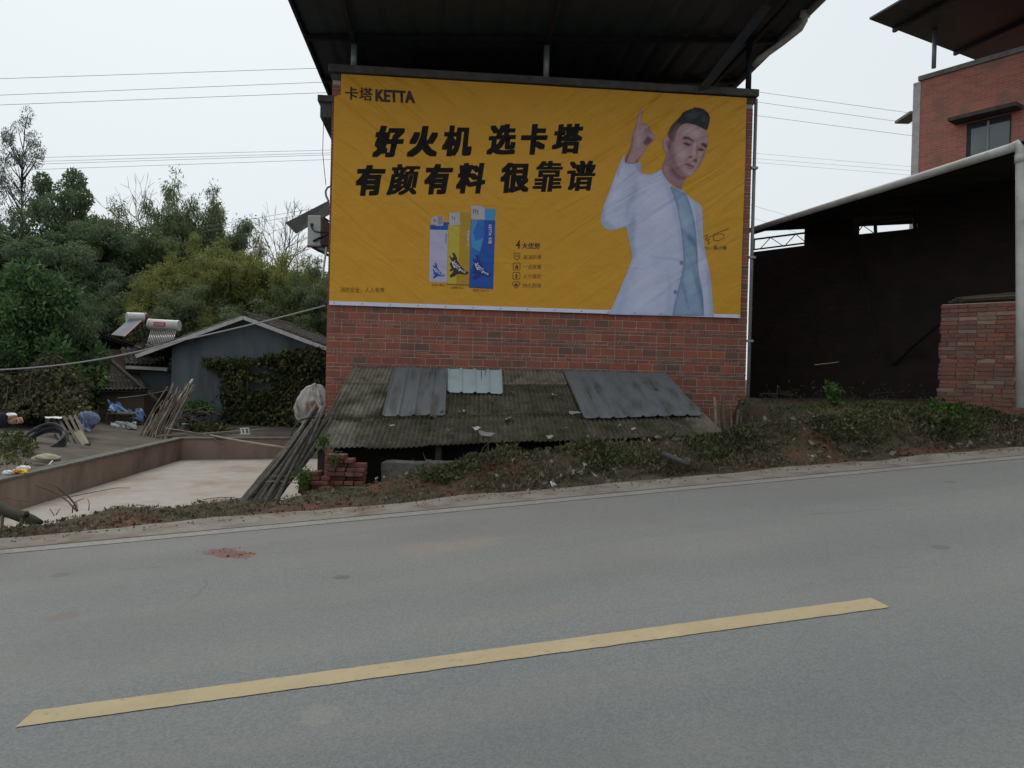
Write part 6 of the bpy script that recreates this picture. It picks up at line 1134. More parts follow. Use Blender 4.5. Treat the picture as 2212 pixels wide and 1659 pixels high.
def f_blob(x0, x1, y0, y1, Y, sd=.2): return lambda rng, n: np.array([yP(a, b, c) for a, b, c in zip((x0 + x1) / 2 + rng.normal(0, (x1 - x0) / 4.2, n), y0 + (y1 - y0) * np.sqrt(rng.random(n)), Y + rng.normal(0, sd, n))])
thicket('green_shrub', f_blob(1215, 1405, 668, 745, 20.2), 1400, 'leaf_bush', 'small dark green shrub on top of the brushwood heap', 'shrub', (.12, .08), 7); thicket('low_shrub', f_blob(1230, 1500, 800, 880, 19.2), 1600, 'leaf_ivy', 'low weeds behind the small white rack', 'weeds', (.12, .05), 8, 15, 0)
def f_ivyb(rng, n): return np.array([yP(a, b, c) for a, b, c in zip(rng.uniform(905, 1120, n), rng.normal(330, 22, n), 22.0 + rng.normal(0, .3, n))])
thicket('roof_vines', f_ivyb, 900, 'leaf_dead', 'dry brown vine over the tiled eaves left of the gable', 'vines', (.12, .06), 9, 20)

# ================================================================== WIRES, AIR CONDITIONER
def wire(pts, r, m, label, sag=0.0):
    a, b = np.array(pts[0]), np.array(pts[1]); n = 16; p = [a + (b - a) * t - np.array([0, 0, sag * 4 * t * (1 - t)]) for t in np.linspace(0, 1, n)]; o = MB().tube(p, r, 5, cap=False).build('power_line', m); return tag(o, label, 'wire')
for k, (a, b) in enumerate([((-60, 172), (760, 145)), ((-60, 208), (760, 175)), ((-60, 229), (760, 198))]): wire([P(*a, 30), P(*b, 30)], .009, 'wire_far', ('topmost', 'middle', 'lowest')[k] + ' of the three power lines at the upper left')
for k, (a, b) in enumerate([((-60, 344), (760, 323)), ((-60, 353), (760, 329)), ((-60, 359), (760, 333)), ((-60, 371), (760, 343))]): wire([P(*a, 33), P(*b, 33)], .008, 'wire_far', ('top', 'second', 'third', 'lowest')[k] + ' of the four thin lines beside the tall tree crown')
for k, (a, b) in enumerate([((430, 492), (760, 437)), ((430, 502), (760, 446))]): wire([P(*a, 32), P(*b, 32)], .008, 'wire_far', ('upper', 'lower')[k] + ' of the two lines running to the air conditioner awning')
for k, (a, b) in enumerate([((1560, 188), (2060, 257)), ((1560, 210), (2060, 279)), ((1560, 240), (2060, 305))]): wire([P(*a, 30), P(*b, 30)], .007, 'wire_far', ('topmost', 'middle', 'lowest')[k] + ' of the three lines in the gap between the two brick houses')
for k, (a, b) in enumerate([((1560, 325), (2060, 368)), ((1560, 337), (2060, 376)), ((1560, 345), (2060, 386))]): wire([P(*a, 42), P(*b, 42)], .006, 'wire_far', ('top', 'middle', 'bottom')[k] + ' of the faint lines low in the gap between the houses')
for k, (a, b) in enumerate([((1600, 437), (1760, 482)), ((1600, 462), (1720, 502))]): wire([P(*a, 36), P(*b, 36)], .006, 'wire_far', ('upper', 'lower')[k] + ' short line just above the dark shed gutter')
wire([P(-40, 800, 13.5), P(380, 738, 15.0)], .014, 'cable_grey', 'thick pale cable crossing in front of the bushes', .12); wire([P(380, 738, 15.0), P(703, 660, 14.6)], .014, 'cable_grey', 'pale cable running across the gable to the brick house corner', .02)
wire([yP(780, 650, 20.0), yP(1115, 598, 20.6)], .008, 'cable_grey', 'thin clothes line in front of the mud hut', .03)
zA = lambda x, y: (594 + x * .1562, 378 + y * .1562)
aw = empty('awning_sheet', P(*zA(750, 470), 14.6), 'dark sheet awning over the air conditioner on the house side', 'awning')
q = [P(*zA(150, 670), 14.75), P(*zA(752, 362), 14.95), P(*zA(760, 545), 14.65), P(*zA(292, 815), 14.55)]; mb = MB(); mb.hexa([q[3], q[2], q[1], q[0]] + [x + np.array([0, 0, .02]) for x in (q[3], q[2], q[1], q[0])]); mb.build('sheet', 'hood_brown', aw)
MB().bar(q[0] * .35 + q[1] * .65 - np.array([0, 0, .03]), P(*zA(745, 640), 14.6), .03).build('bracket', 'steel_dark', aw)
ac = empty('air_conditioner', P(*zA(690, 980), 14.5), 'off-white outdoor air conditioner unit bolted to the left house wall', 'air conditioner')
a, b = P(*zA(445, 972), 14.35), P(*zA(638, 560), 14.35); mb = MB(); mb.box(a[0], b[0], 14.35, 15.15, a[2], b[2]); mb.build('casing', 'ac_body', ac, bevel=.012)
MB().box(a[0] - .012, a[0] - .002, 14.42, 14.95, a[2] + .05, b[2] - .05).build('fan_grille', 'pvc_grey', ac)
mb = MB(); c_ = P(*zA(505, 690), 14.34); mb.box(c_[0] - .02, c_[0] + .03, 14.335, 14.349, c_[2] - .03, c_[2] + .03); mb.build('service_cap', 'steel_dark', ac)
MB().tube([P(*zA(500, 690), 14.32), P(*zA(515, 745), 14.3), P(*zA(560, 785), 14.3), P(*zA(640, 795), 14.35), P(*zA(740, 790), 14.45)], .012, 7).build('pipe', 'cable', ac); MB().tube([P(*zA(530, 915), 14.32), P(*zA(600, 880), 14.3), P(*zA(680, 850), 14.35), P(*zA(745, 800), 14.45)], .022, 7).build('pipe', 'cable', ac)
for dz in (0,): MB().bar(P(*zA(450, 985), 14.5), P(*zA(760, 985), 14.5), .04, .05).build('bracket', 'steel_dark', ac); MB().bar(P(*zA(520, 1000), 14.5), P(*zA(760, 1120), 14.5), .03, .05).build('bracket', 'steel_dark', ac)
o = MB().tube([P(*zA(770, 155), 14.6), P(*zA(725, 175), 14.6), P(*zA(700, 225), 14.6), P(*zA(705, 285), 14.6), P(*zA(740, 360), 14.6)], .02, 8).build('cable_loop', 'cable_grey'); tag(o, 'grey loop of cable on the house side above the awning', 'cable')
o = MB().tube([P(*zA(712, 1000), 14.4), P(*zA(655, 1425), 14.35)], .02, 8).build('drain_pipe', 'pvc'); tag(o, 'thin white drain pipe hanging below the air conditioner', 'pipe')
for k, (x0, x1) in enumerate(((0, 60),)): o = MB().tube([P(699, 265, 13.6), P(697, 330, 13.6), P(704, 400, 13.6)], .006, 5).build('hanging_wire', 'cable'); tag(o, 'thin wire hanging down the left corner of the brick house', 'wire')
# ================================================================== RIGHT SIDE: OPEN SHED, BRICK WALLS, SECOND HOUSE
osh = empty('open_shed', (6.0, 13.5, 1.0), 'dark open-fronted shed with a white gutter pipe beside the brick house', 'shed')
g0, g1 = P(2196, 316, 10.0), P(1612, 500, 15.8); gd = (g1 - g0) / np.linalg.norm(g1 - g0); gp = np.array([gd[1], -gd[0], 0.0]); gp /= np.linalg.norm(gp)
def RS(t, w, dz=0.0): return g0 + (g1 - g0) * t + gp * w + np.array([0, 0, 0.12 * w + dz])
n = 54; mb = MB()
for i in range(n):
    t0, t1 = -0.06 + 1.06 * i / n, -0.06 + 1.06 * (i + 1) / n; r0 = .02 * (i % 2); r1 = .02 * ((i + 1) % 2)
    mb.hexa([RS(t0, .02, .03 + r0), RS(t0, 6, .03 + r0), RS(t1, 6, .03 + r1), RS(t1, .02, .03 + r1), RS(t0, .02, .042 + r0), RS(t0, 6, .042 + r0), RS(t1, 6, .042 + r1), RS(t1, .02, .042 + r1)])
mb.build('roof_sheet', 'shade_black', osh)  # shade of the underside put into the colour
for t_ in (0.05, .3, .55, .8, .98): MB().bar(RS(t_, .1, .0), RS(t_, 6, .0), .06, .05).build('rafter', 'shade_black', osh)
MB().bar(RS(0, .16, -.03), RS(1, .16, -.03), .06, .07).build('eaves_beam', 'shade_black', osh)
bend = [P(2205, 345, 9.99), P(2204, 322, 9.99), P(2196, 312, 10.0)]
MB().tube([g0 + (g1 - g0) * t for t in np.linspace(0, 1, 12)], [.062 - .012 * t for t in np.linspace(0, 1, 12)], 12).build('gutter_pipe', 'pvc', osh, smooth=True)
MB().tube([P(2206, 880, 10.0), P(2206, 600, 10.0), bend[0], bend[1], bend[2], g0 + (g1 - g0) * .01], .062, 14).build('downpipe', 'pvc', osh, smooth=True)
MB().tube([P(2205, 352, 9.99), P(2205, 334, 9.99)], .072, 14).build('pipe_collar', 'pvc', osh, smooth=True)
WA2 = np.array([5.31, 17.2]); WD2 = np.array([.629, -.777]); WN2 = np.array([-.777, -.629])
def wall2(u, v=700):                                   # along-wall distance and height for a picture point
    k = ray(u, v); t = (WA2.dot(WN2)) / (k[0] * WN2[0] + k[1] * WN2[1]); p = k * t; return float((p[:2] - WA2).dot(WD2)), float(p[2] + CAM_Z)
def roof_under(a):
    p = WA2 + WD2 * a; w = (p - g0[:2]).dot(gp[:2]); return g0[2] + .12 * w - .02
def w2p(a, z, off=0.0): q = WA2 + WD2 * a + WN2 * off; return np.array([q[0], q[1], z])
a17, a18, a19 = wall2(1732)[0], wall2(1838)[0], wall2(1975)[0]; wt = wall2(1700, 535)[1]; wt2 = wall2(1900, 503)[1]
dw = empty('shade_brick_wall', w2p(2, .9), 'brick wall at the back of the open shed, coloured near black for the shade', 'wall')
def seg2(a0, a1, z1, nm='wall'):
    mb = MB(); mb.hexa([w2p(a0, .6, .0), w2p(a1, .6, .0), w2p(a1, .6, -.24), w2p(a0, .6, -.24), w2p(a0, z1, .0), w2p(a1, z1, .0), w2p(a1, z1, -.24), w2p(a0, z1, -.24)]); return mb.build(nm, 'brick_shade', dw)
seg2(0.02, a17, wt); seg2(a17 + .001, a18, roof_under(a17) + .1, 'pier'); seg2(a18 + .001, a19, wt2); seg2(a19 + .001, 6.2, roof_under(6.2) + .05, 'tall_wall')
for k in range(30): z_ = .7 + k * .075; mb = MB(); j_ = random.uniform(-.05, .04); mb.hexa([w2p(j_, z_, .002), w2p(.05, z_, .002), w2p(.05, z_, -.242), w2p(j_, z_, -.242), w2p(j_, z_ + .062, .002), w2p(.05, z_ + .062, .002), w2p(.05, z_ + .062, -.242), w2p(j_, z_ + .062, -.242)]); (mb.build('brick', 'brick_shade', dw) if z_ + .06 < wt else None)
zh = lambda x, y: (1609 + x * .18066, 421 + y * .18066)
truss = empty('roof_truss', w2p(1.5, wt), 'thin dark steel lattice in the bright gap under the shed roof', 'truss')
for (x0, y0, x1, y1, w_) in [(60, 528, 1010, 405, .035), (1240, 372, 2035, 236, .04), (82, 520, 78, 640, .03), (1530, 320, 1536, 478, .05), (1996, 188, 2008, 402, .05), (60, 650, 1010, 528, .03), (1245, 482, 2030, 402, .03), (160, 628, 280, 500, .014), (280, 505, 440, 612, .014), (460, 588, 575, 465, .014), (590, 472, 700, 560, .014), (760, 548, 865, 428, .014), (865, 428, 1005, 520, .014), (1295, 470, 1385, 357, .014), (1385, 357, 1530, 460, .014), (1900, 215, 2000, 262, .014)]:
    aa, za_ = wall2(*zh(x0, y0)); ab, zb_ = wall2(*zh(x1, y1)); MB().bar(w2p(aa, za_, -.1), w2p(ab, zb_, -.1), w_, w_).build('bar', 'steel_dark', truss)
# junk poles in the dark and a low wall in daylight
L0 = np.array([6.55, 11.8]); LD = np.array([.7071, -.7071]); LN = np.array([-.7071, -.7071])
def lit(u, v):
    k = ray(u, v); t = L0.dot(LN) / (k[0] * LN[0] + k[1] * LN[1]); p = k * t; return float((p[:2] - L0).dot(LD)), float(p[2] + CAM_Z)
lw = empty('low_brick_wall', (7.2, 11.2, 1.05), 'low weathered red brick wall in daylight behind the white downpipe', 'wall')
lz = lit(2030, 655)[1]; lw.rotation_euler = (0, 0, 0)
def lp(a, z, off=0.0): q = L0 + LD * a + LN * off; return np.array([q[0], q[1], z])
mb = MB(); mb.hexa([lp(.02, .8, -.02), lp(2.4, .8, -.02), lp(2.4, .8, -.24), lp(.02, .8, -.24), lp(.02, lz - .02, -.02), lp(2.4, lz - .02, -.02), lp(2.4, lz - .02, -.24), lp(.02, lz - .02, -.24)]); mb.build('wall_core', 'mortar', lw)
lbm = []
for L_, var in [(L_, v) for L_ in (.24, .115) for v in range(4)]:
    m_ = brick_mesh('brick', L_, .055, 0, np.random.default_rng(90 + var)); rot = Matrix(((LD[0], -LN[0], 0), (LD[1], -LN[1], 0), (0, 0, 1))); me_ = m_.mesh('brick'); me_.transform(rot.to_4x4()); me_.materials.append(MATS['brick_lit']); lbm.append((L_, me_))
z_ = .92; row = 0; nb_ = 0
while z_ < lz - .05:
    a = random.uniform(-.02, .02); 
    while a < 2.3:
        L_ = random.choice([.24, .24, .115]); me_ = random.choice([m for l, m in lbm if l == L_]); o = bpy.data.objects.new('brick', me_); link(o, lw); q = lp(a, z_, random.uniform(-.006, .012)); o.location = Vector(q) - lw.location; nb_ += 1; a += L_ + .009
    z_ += .0635; row += 1
for k in range(5): pole(lp(.05 + .06 * k, lz + .03 + .022 * (k % 3), -.12 + .045 * k - .1), lp(2.2, lz + .05 + .025 * (k % 3), -.12 + .045 * k - .1), .018, .014, 'pole', 'wood_old', None, .02, 700 + k)
for o in [o for o in COL.objects if o.name.startswith('pole') and o.parent is None and 'label' not in o]: tag(o, 'old pole lying on top of the low weathered brick wall', 'pole', 'poles stored on the low brick wall')
o = pole(P(1915, 805, 15.0), P(2045, 690, 13.2), .03, .025, 'beam', 'shade_black', None, .02, 801); tag(o, 'dark beam leaning against the back wall of the open shed', 'beam'); o = pole(P(1830, 480, 15.4), P(1900, 760, 14.2), .03, .03, 'prop', 'shade_black', None, .0, 802); tag(o, 'dark slanting prop inside the open shed', 'prop')
o = pole(P(1760, 788, 13.5), P(1812, 782, 13.6), .008, .008, 'white_stick', 'bamboo_pale', None, .01, 803); tag(o, 'short pale stick floating over dark brush in the shed mouth', 'stick'); o['label'] = 'short pale stick lying on the dark brush in the shed'
for k, (u0, u1, vt, Y, h_) in enumerate([(1880, 1935, 868, 13.0, .2), (1940, 2030, 872, 12.6, .1)]):
    a, b = P(u0, vt, Y), P(u1, vt, Y); o = lumpy_box('timber_offcut', [(a[0], Y, a[2] - h_), (b[0], Y, a[2] - h_), (b[0], Y + .3, a[2] - h_), (a[0], Y + .3, a[2] - h_), (a[0], Y, a[2]), (b[0], Y, b[2]), (b[0], Y + .3, b[2]), (a[0], Y + .3, a[2])], 'wood_old', ('pale cut log lying at the mouth of the dark shed', 'flat timber board on the ground at the shed mouth')[k], 'timber', .015, 3, k)
def f_dark(rng, n): return np.array([P(a, b, c) for a, b, c in zip(rng.uniform(1640, 2000, n), 890 - np.abs(rng.normal(0, 26, n)), rng.uniform(13.4, 15.2, n))])
thicket('dry_brush', f_dark, 900, 'leaf_dead', 'dry brush and vines heaped inside the dark shed', 'brush', (.09, .02), 33, 60, sw='bark')
# second brick house, higher up
HY = 20.0; hc = P(1990, 165, HY); hd = np.array([.602, -.799, 0]); hn = np.array([-.799, -.602, 0])
h2 = empty('second_brick_house', (hc[0], hc[1], .8), 'two-storey red brick house at the upper right with a dark sheet roof', 'house')
def h2p(u, v, off=0.0):
    k = ray(u, v); c_ = hc * np.array([1, 1, 0]) + hn * off; t = c_.dot(hn) / k.dot(hn); p = k * t; return np.array([p[0], p[1], p[2] + CAM_Z])
def h2w(a, z, off=0.0): q = hc * np.array([1, 1, 0]) + hd * a + hn * off; return np.array([q[0], q[1], z])
zt_ = hc[2]; mb = MB(); mb.hexa([h2w(0, 0, 0), h2w(6, 0, 0), h2w(6, 0, -7), h2w(0, 0, -7), h2w(0, zt_ - .12, 0), h2w(6, zt_ - .12, 0), h2w(6, zt_ - .12, -7), h2w(0, zt_ - .12, -7)])
wall_h2 = mb.build('wall', 'brick_far', h2)
def h2box(nm, a0, a1, z0, z1, o0, o1, m, par=h2): mb = MB(); mb.hexa([h2w(a0, z0, o0), h2w(a1, z0, o0), h2w(a1, z0, o1), h2w(a0, z0, o1), h2w(a0, z1, o0), h2w(a1, z1, o0), h2w(a1, z1, o1), h2w(a0, z1, o1)]); return mb.build(nm, m, par)
h2box('coping', -.05, 6, zt_ - .118, zt_ + .0, .06, -.3, 'concrete'); h2box('corner_column', -.19, -.002, .8, zt_ - .13, .01, -.3, 'white_paint')
wa, wz1 = [float(x) for x in ((h2p(2088, 300) - hc * np.array([1, 1, 0])).dot(hd), h2p(2088, 268)[2])]; wb = float((h2p(2183, 300) - hc * np.array([1, 1, 0])).dot(hd)); wz0 = wz1 - 1.35
win = h2box('window', wa, wb, wz0, wz1, .012, -.02, 'steel_dark'); fw = .05
h2box('pane', wa + fw + .06, (wa + wb) / 2 - .02, wz0 + fw, wz1 - .16, .02, .013, 'glass', win); h2box('pane', (wa + wb) / 2 + .03, wb - .02, wz0 + fw, wz1 - .16, .022, .014, 'glass', win); h2box('mullion', (wa + wb) / 2 - .02, (wa + wb) / 2 + .03, wz0 + .02, wz1 - .05, .04, .013, 'alu', win); h2box('sill', wa - .05, wb + .05, wz0 - .08, wz0, .08, 0, 'concrete', win)
h2box('window_hood', wa - .28, wb + .25, wz1 + .04, wz1 + .13, .42, 0, 'concrete_dark')
zr2 = zt_ + 1.15; rt, rb_, rc_ = Q(1878, 42, zr2), Q(2092, 124, zr2), Q(1950, 0, zr2); e1v = (rb_ - rt); e2v = (rc_ - rt); e1v = e1v / np.linalg.norm(e1v); e2v = e2v / np.linalg.norm(e2v); c4 = [rt, rt + e1v * 8, rt + e1v * 8 + e2v * 7, rt + e2v * 7]
mb = MB(); mb.hexa(c4 + [p + np.array([0, 0, .05]) for p in c4]); rf = mb.build('roof_sheet', 'sheet_dark', h2)
for f_ in (.12, .45, .8): MB().bar(rt + e1v * 8 * f_ - np.array([0, 0, .05]), rt + e1v * 8 * f_ + e2v * 7 - np.array([0, 0, .05]), .08, .1).build('purlin', 'steel_dark', rf)
pb = h2p(2017, 147, -.12); MB().tube([pb, np.array([pb[0], pb[1], zr2])], .055, 10).build('post', 'steel_pale', h2, smooth=True)
q = [P(1957, 247, 20.4), P(1980, 240, 20.4)]; mb = MB(); mb.box(q[0][0], q[1][0] + .1, 20.2, 21, q[0][2] - .05, q[0][2] + .02); mb.build('side_hood', 'concrete', h2)

# ================================================================== VERGE: WEEDS, GRASS, LITTER
def verge_pts(rng, n, s0, s1, q0, q1):
    s = rng.uniform(s0, s1, n); w = np.interp(s, cs, cw); q = q0 + (q1 - q0) * rng.random(n) * 1.0; c = ROAD_C1 + q * np.where(q > 0, w, 1); x = DS[0] * s + DC[0] * c; y = DS[1] * s + DC[1] * c; return np.stack([x, y, terr(x, y)], 1)
def scatter(name, pts, m, size, seed, upw=0.0, flat=0.0, kind='stuff', bend=.25):
    rng = np.random.default_rng(seed); d = rng.normal(0, 1, pts.shape); d[:, 2] = np.abs(d[:, 2]) * (1 - flat) + upw; o = mesh_obj(name, leaf_mesh(name, pts, d, size[0], size[1], rng, flat, bend), m); tag(o, kind=kind); return o
rng = np.random.default_rng(77)
S_MID = float(np.interp(0, [0], [0])) + cs[9]          # where the weedy bank begins
def clump(pts, rng, f, thr):                           # thin out by noise so that growth stands in patches
    k = fbm(pts[:, 0], pts[:, 1], 91, 3, f); return pts[k + rng.normal(0, .25, len(pts)) > thr]
p_ = clump(verge_pts(rng, 30000, S_MID - .3, 13, .55, 1.5), rng, 2.2, .06); p_[:, 2] += rng.uniform(0, .07, len(p_)) ; scatter('bank_weeds', p_, 'leaf_weed', (.065, .035), 1, .2)
p_ = clump(verge_pts(rng, 26000, S_MID - .3, 13, .35, 1.35), rng, 2.6, -.1); p_[:, 2] += rng.uniform(0, .05, len(p_)); scatter('bank_dry_weeds', p_, 'leaf_ground', (.06, .02), 2, .3)
p_ = clump(verge_pts(rng, 26000, -9, 6, .08, 1.2), rng, 2.4, .02); scatter('verge_grass', p_, 'leaf_ground', (.04, .009), 3, .5)
p_ = clump(verge_pts(rng, 13000, -9, 4, .35, 1.15), rng, 2.1, .22); scatter('verge_green_grass', p_, 'leaf_weed', (.045, .011), 4, .6)
p_ = clump(verge_pts(rng, 9000, cs[14], 13, 1.3, 3.4), rng, 1.4, .1); scatter('terrace_weeds', p_, 'leaf_weed', (.06, .03), 14, .5)
p_ = verge_pts(rng, 2600, -9, 13, .0, 1.2); p_[:, 2] += .012; scatter('dry_leaf_litter', p_, 'leaf_dead', (.055, .035), 5, 0, .9)
p_ = clump(verge_pts(rng, 800, S_MID - .8, 12, .2, 1.15), rng, 1.9, .15); p_[:, 2] += rng.uniform(.02, .09, len(p_)); scatter('pale_leaf_litter', p_, 'leaf_pale', (.08, .05), 6, .15, .75, bend=.7)
p_ = verge_pts(rng, 260, -9, S_MID, .05, 1.1); p_[:, 2] += .02; scatter('pale_crumbs', p_, 'leaf_pale', (.045, .03), 7, 0, .8)
p_ = verge_pts(rng, 1100, -9, 13, -.30, .15); p_[:, 2] = np.array([road_z(x, y) for x, y in p_[:, :2]]) + .012; scatter('road_edge_crumbs', p_, 'leaf_ground', (.024, .014), 8, .02, .95)
# dead stems and long grass standing in uneven tufts on the bank
mb = MB(); tuft = verge_pts(rng, 46, S_MID - .6, 12, .4, 1.2)
for p in tuft:
    for _ in range(rng.integers(3, 9)):
        q = p + np.array([rng.normal(0, .08), rng.normal(0, .06), 0]); h_ = rng.uniform(.07, .26); ln = rng.normal(0, .09, 2); mb.tube([q, q + np.array([ln[0] * .4, ln[1] * .4, h_ * .6]), q + np.array([ln[0], ln[1], h_])], [.0035, .003, .0015], 4, cap=False)
tag(mb.build('dead_stems', 'twig'), kind='stuff')
p_ = np.concatenate([t + np.stack([rng.normal(0, .12, 40), rng.normal(0, .08, 40), np.zeros(40)], 1) for t in tuft[:30]]); p_[:, 2] = terr(p_[:, 0], p_[:, 1]); scatter('long_grass', p_, 'leaf_weed', (.16, .008), 15, 1.3)
# twigs strewn over the verge
mb = MB()
for p in verge_pts(rng, 150, -9, 13, .1, 1.1):
    az = rng.uniform(0, 6.28); l_ = rng.uniform(.08, .35); q = p + np.array([math.cos(az) * l_, math.sin(az) * l_, 0]); q[2] = float(terr(q[0], q[1])) + rng.uniform(.01, .05); mb.tube([p + np.array([0, 0, .015]), (p + q) / 2 + np.array([0, 0, rng.uniform(.01, .04)]), q], .004, 4, cap=False)
tag(mb.build('verge_twigs', 'twig'), kind='stuff')
# fallen leaves on the shed roof, each piece near enough to pick out
rs = np.random.default_rng(12); lv = []
for k in range(5):
    vs_, fs_ = [], []
    for i in range(9): a = 2 * math.pi * i / 9; r_ = rs.uniform(.035, .075); vs_.append((r_ * math.cos(a) * 1.3, r_ * math.sin(a) * .8, rs.uniform(0, .03)))
    me_ = MB().add(vs_ + [(0, 0, .012)], [(i, (i + 1) % 9, 9) for i in range(9)]).mesh('fallen_leaf'); me_.materials.append(MATS['litter']); lv.append(me_)
z6pts = [(293, 592), (453, 640), (515, 596), (653, 594), (735, 672), (908, 682), (800, 570), (940, 520), (1010, 558), (1050, 478), (1125, 400), (1245, 488), (1340, 580), (1030, 608), (1255, 610), (1330, 612), (1520, 605), (1750, 460), (1797, 598), (1230, 697), (980, 667), (1295, 648), (1400, 660), (1080, 640), (695, 570), (1570, 640), (1860, 640), (1290, 500), (1640, 655), (870, 655)]
for k, (x, y) in enumerate(z6pts):
    a, b = Sinv(*z6(x, y)); q = S(a, b) + SN * .07; o = bpy.data.objects.new('fallen_leaf', lv[k % 5]); o.location = Vector(q); sc_ = rs.uniform(.7, 1.25) * (1.4 if k in (4, 5, 12, 13, 17) else .85); o.scale = (sc_, sc_, sc_); o.rotation_euler = (-.4, 0, rs.uniform(0, 6.28)); link(o); tag(o, 'pale fallen leaf lying on the mossy shed roof', 'leaf', 'fallen leaves on the shed roof')
pts = np.array([S(a, b) + SN * .035 for a, b in zip(rng.uniform(.02, .98, 800), rng.uniform(.08, .98, 800))]); scatter('roof_crumbs', pts, 'leaf_ground', (.035, .02), 9, .1, .6)
def moss_pts(n):
    a = rng.uniform(.03, .9, n); b = np.where(rng.random(n) < .5, b2 + rng.normal(.02, .02, n), rng.uniform(.25, .99, n)); return np.array([S(x, y) + SN * .02 for x, y in zip(a, b)])
scatter('roof_moss', moss_pts(3000), 'leaf_ground', (.026, .018), 10, .4)
# single plants
def plant(name, u, v, Y, hu, wu, m, label, n, size, seed, upw=.4, stems=6):
    b = P(u, v, Y); zb_ = b[2]; H = hu / F_U * Y; W = wu / F_U * Y; rg = np.random.default_rng(seed); r = empty(name, (b[0], b[1], zb_), label, 'plant'); mb = MB(); P_, D_ = [], []
    for k in range(stems):
        az = rg.uniform(0, 6.28); tip = np.array([math.cos(az) * W / 2 * rg.uniform(.3, 1), math.sin(az) * W / 2 * rg.uniform(.3, 1), H * rg.uniform(.6, 1)]); mid = tip * .5 + np.array([0, 0, H * .12]); mb.tube([(0, 0, -.05), mid, tip], [.008, .006, .003], 5)
        t = rg.uniform(.15, 1, n // stems)[:, None]; pp = np.where(t < .5, mid * (t / .5), mid + (tip - mid) * ((t - .5) / .5)) + rg.normal(0, .035, (n // stems, 3)); P_.append(pp); dd = rg.normal(0, .8, (n // stems, 3)); dd[:, 2] += upw; D_.append(dd)
    mb.build('stem', 'twig', r, local=False); mesh_obj('foliage', leaf_mesh('foliage', np.concatenate(P_), np.concatenate(D_), size[0], size[1], rg), m, r); return r
plant('weed_plant', 1805, 892, 11.6, 62, 30, 'leaf_bright', 'tall green sprouting weed in front of the dark shed', 220, (.09, .05), 1, .4, 4); plant('weed_plant', 1600, 905, 10.6, 55, 30, 'leaf_weed', 'thin weed at the lower right corner of the brick house', 90, (.06, .03), 2)
plant('trailing_weed', 2040, 918, 10.6, 45, 90, 'leaf_bright', 'bright leafy vine spilling over the bank below the low brick wall', 700, (.09, .06), 3, .0, 14); plant('trailing_weed', 1985, 930, 10.3, 40, 90, 'leaf_weed', 'leafy weed left of the bright vine on the bank', 500, (.08, .05), 4, 0, 12)
plant('fern', 655, 1058, 9.7, 50, 45, 'leaf_bright', 'bright green fern beside the lower brick stack', 520, (.05, .018), 5, .1, 16); plant('weed_plant', 722, 1010, 9.95, 32, 40, 'leaf_bright', 'small green plant on top of the lower brick stack', 120, (.04, .018), 6, .2, 8)
plant('leafy_weed', 1098, 992, 9.6, 28, 55, 'leaf_weed', 'dark leafy weed at the edge of the mossy roof', 420, (.07, .05), 7, .1, 12); plant('moss_tuft', 1265, 972, 9.6, 22, 55, 'leaf_bright', 'bright green tuft on top of the bank below the shed roof', 500, (.04, .03), 8, .2, 14)
plant('weed_plant', 1870, 900, 11, 28, 40, 'leaf_weed', 'low weed on the terrace edge before the dark shed', 150, (.06, .035), 9); plant('weed_plant', 700, 968, 10.4, 30, 25, 'leaf_bright', 'fern hanging under the left end of the shed eaves', 150, (.05, .025), 10, -.2)
stk = empty('broken_stakes', P(1565, 930, 11.9) * np.array([1, 1, 1]), 'group of splintered brown stakes standing against the brick wall', 'stakes')
for k, (u0, v0, u1, v1, r_) in enumerate([(1546, 925, 1543, 858, .035), (1566, 935, 1562, 862, .05), (1580, 932, 1578, 885, .03), (1590, 930, 1596, 880, .03), (1556, 930, 1552, 880, .02)]): pole(P(u0, v0, 12.1), P(u1, v1, 12.3), r_, r_ * .7, 'stake', 'wood_old' if k % 2 else 'stick', stk, .015, 900 + k)
o = pole(P(1432, 980, 9.1), P(1489, 1004, 8.85), .034, .034, 'pipe_piece', 'concrete_dark', None, 0, 1, 3); tag(o, 'dark cut pipe sticking out of the bank', 'pipe')
c_ = P(1202, 1052, 8.55); r = empty('paper_carton', c_, 'torn white and blue paper carton at the edge of the road', 'litter')
def flap(nm, pts, m): mb = MB(); q = [c_ + np.array(p) for p in pts]; mb.add(q, [(0, 1, 2, 3)]); o = mb.build(nm, m, r); sd = o.modifiers.new('t', 'SOLIDIFY'); sd.thickness = .003; return o
flap('panel', [(-.075, .03, .055), (-.02, .04, .05), (.005, .0, .005), (-.05, -.03, .0)], 'litter_white'); flap('panel', [(.0, -.02, .003), (.07, -.03, .045), (.085, .02, .05), (.02, .02, .008)], 'litter_white'); flap('blue_panel', [(-.045, -.01, .02), (.0, -.02, .006), (.02, .01, .012), (-.03, .02, .035)], 'ad_blue'); flap('panel', [(-.05, -.035, .002), (.04, -.04, .012), (.05, -.01, .004), (-.04, 0, .003)], 'litter_white')
lumpy_box('stone', up_box(488, 512, 1083, 8.55, 8.75, -.2), 'concrete_dark', 'small dark stone at the foot of the bamboo bundle', 'stone', .015, 3, 6)
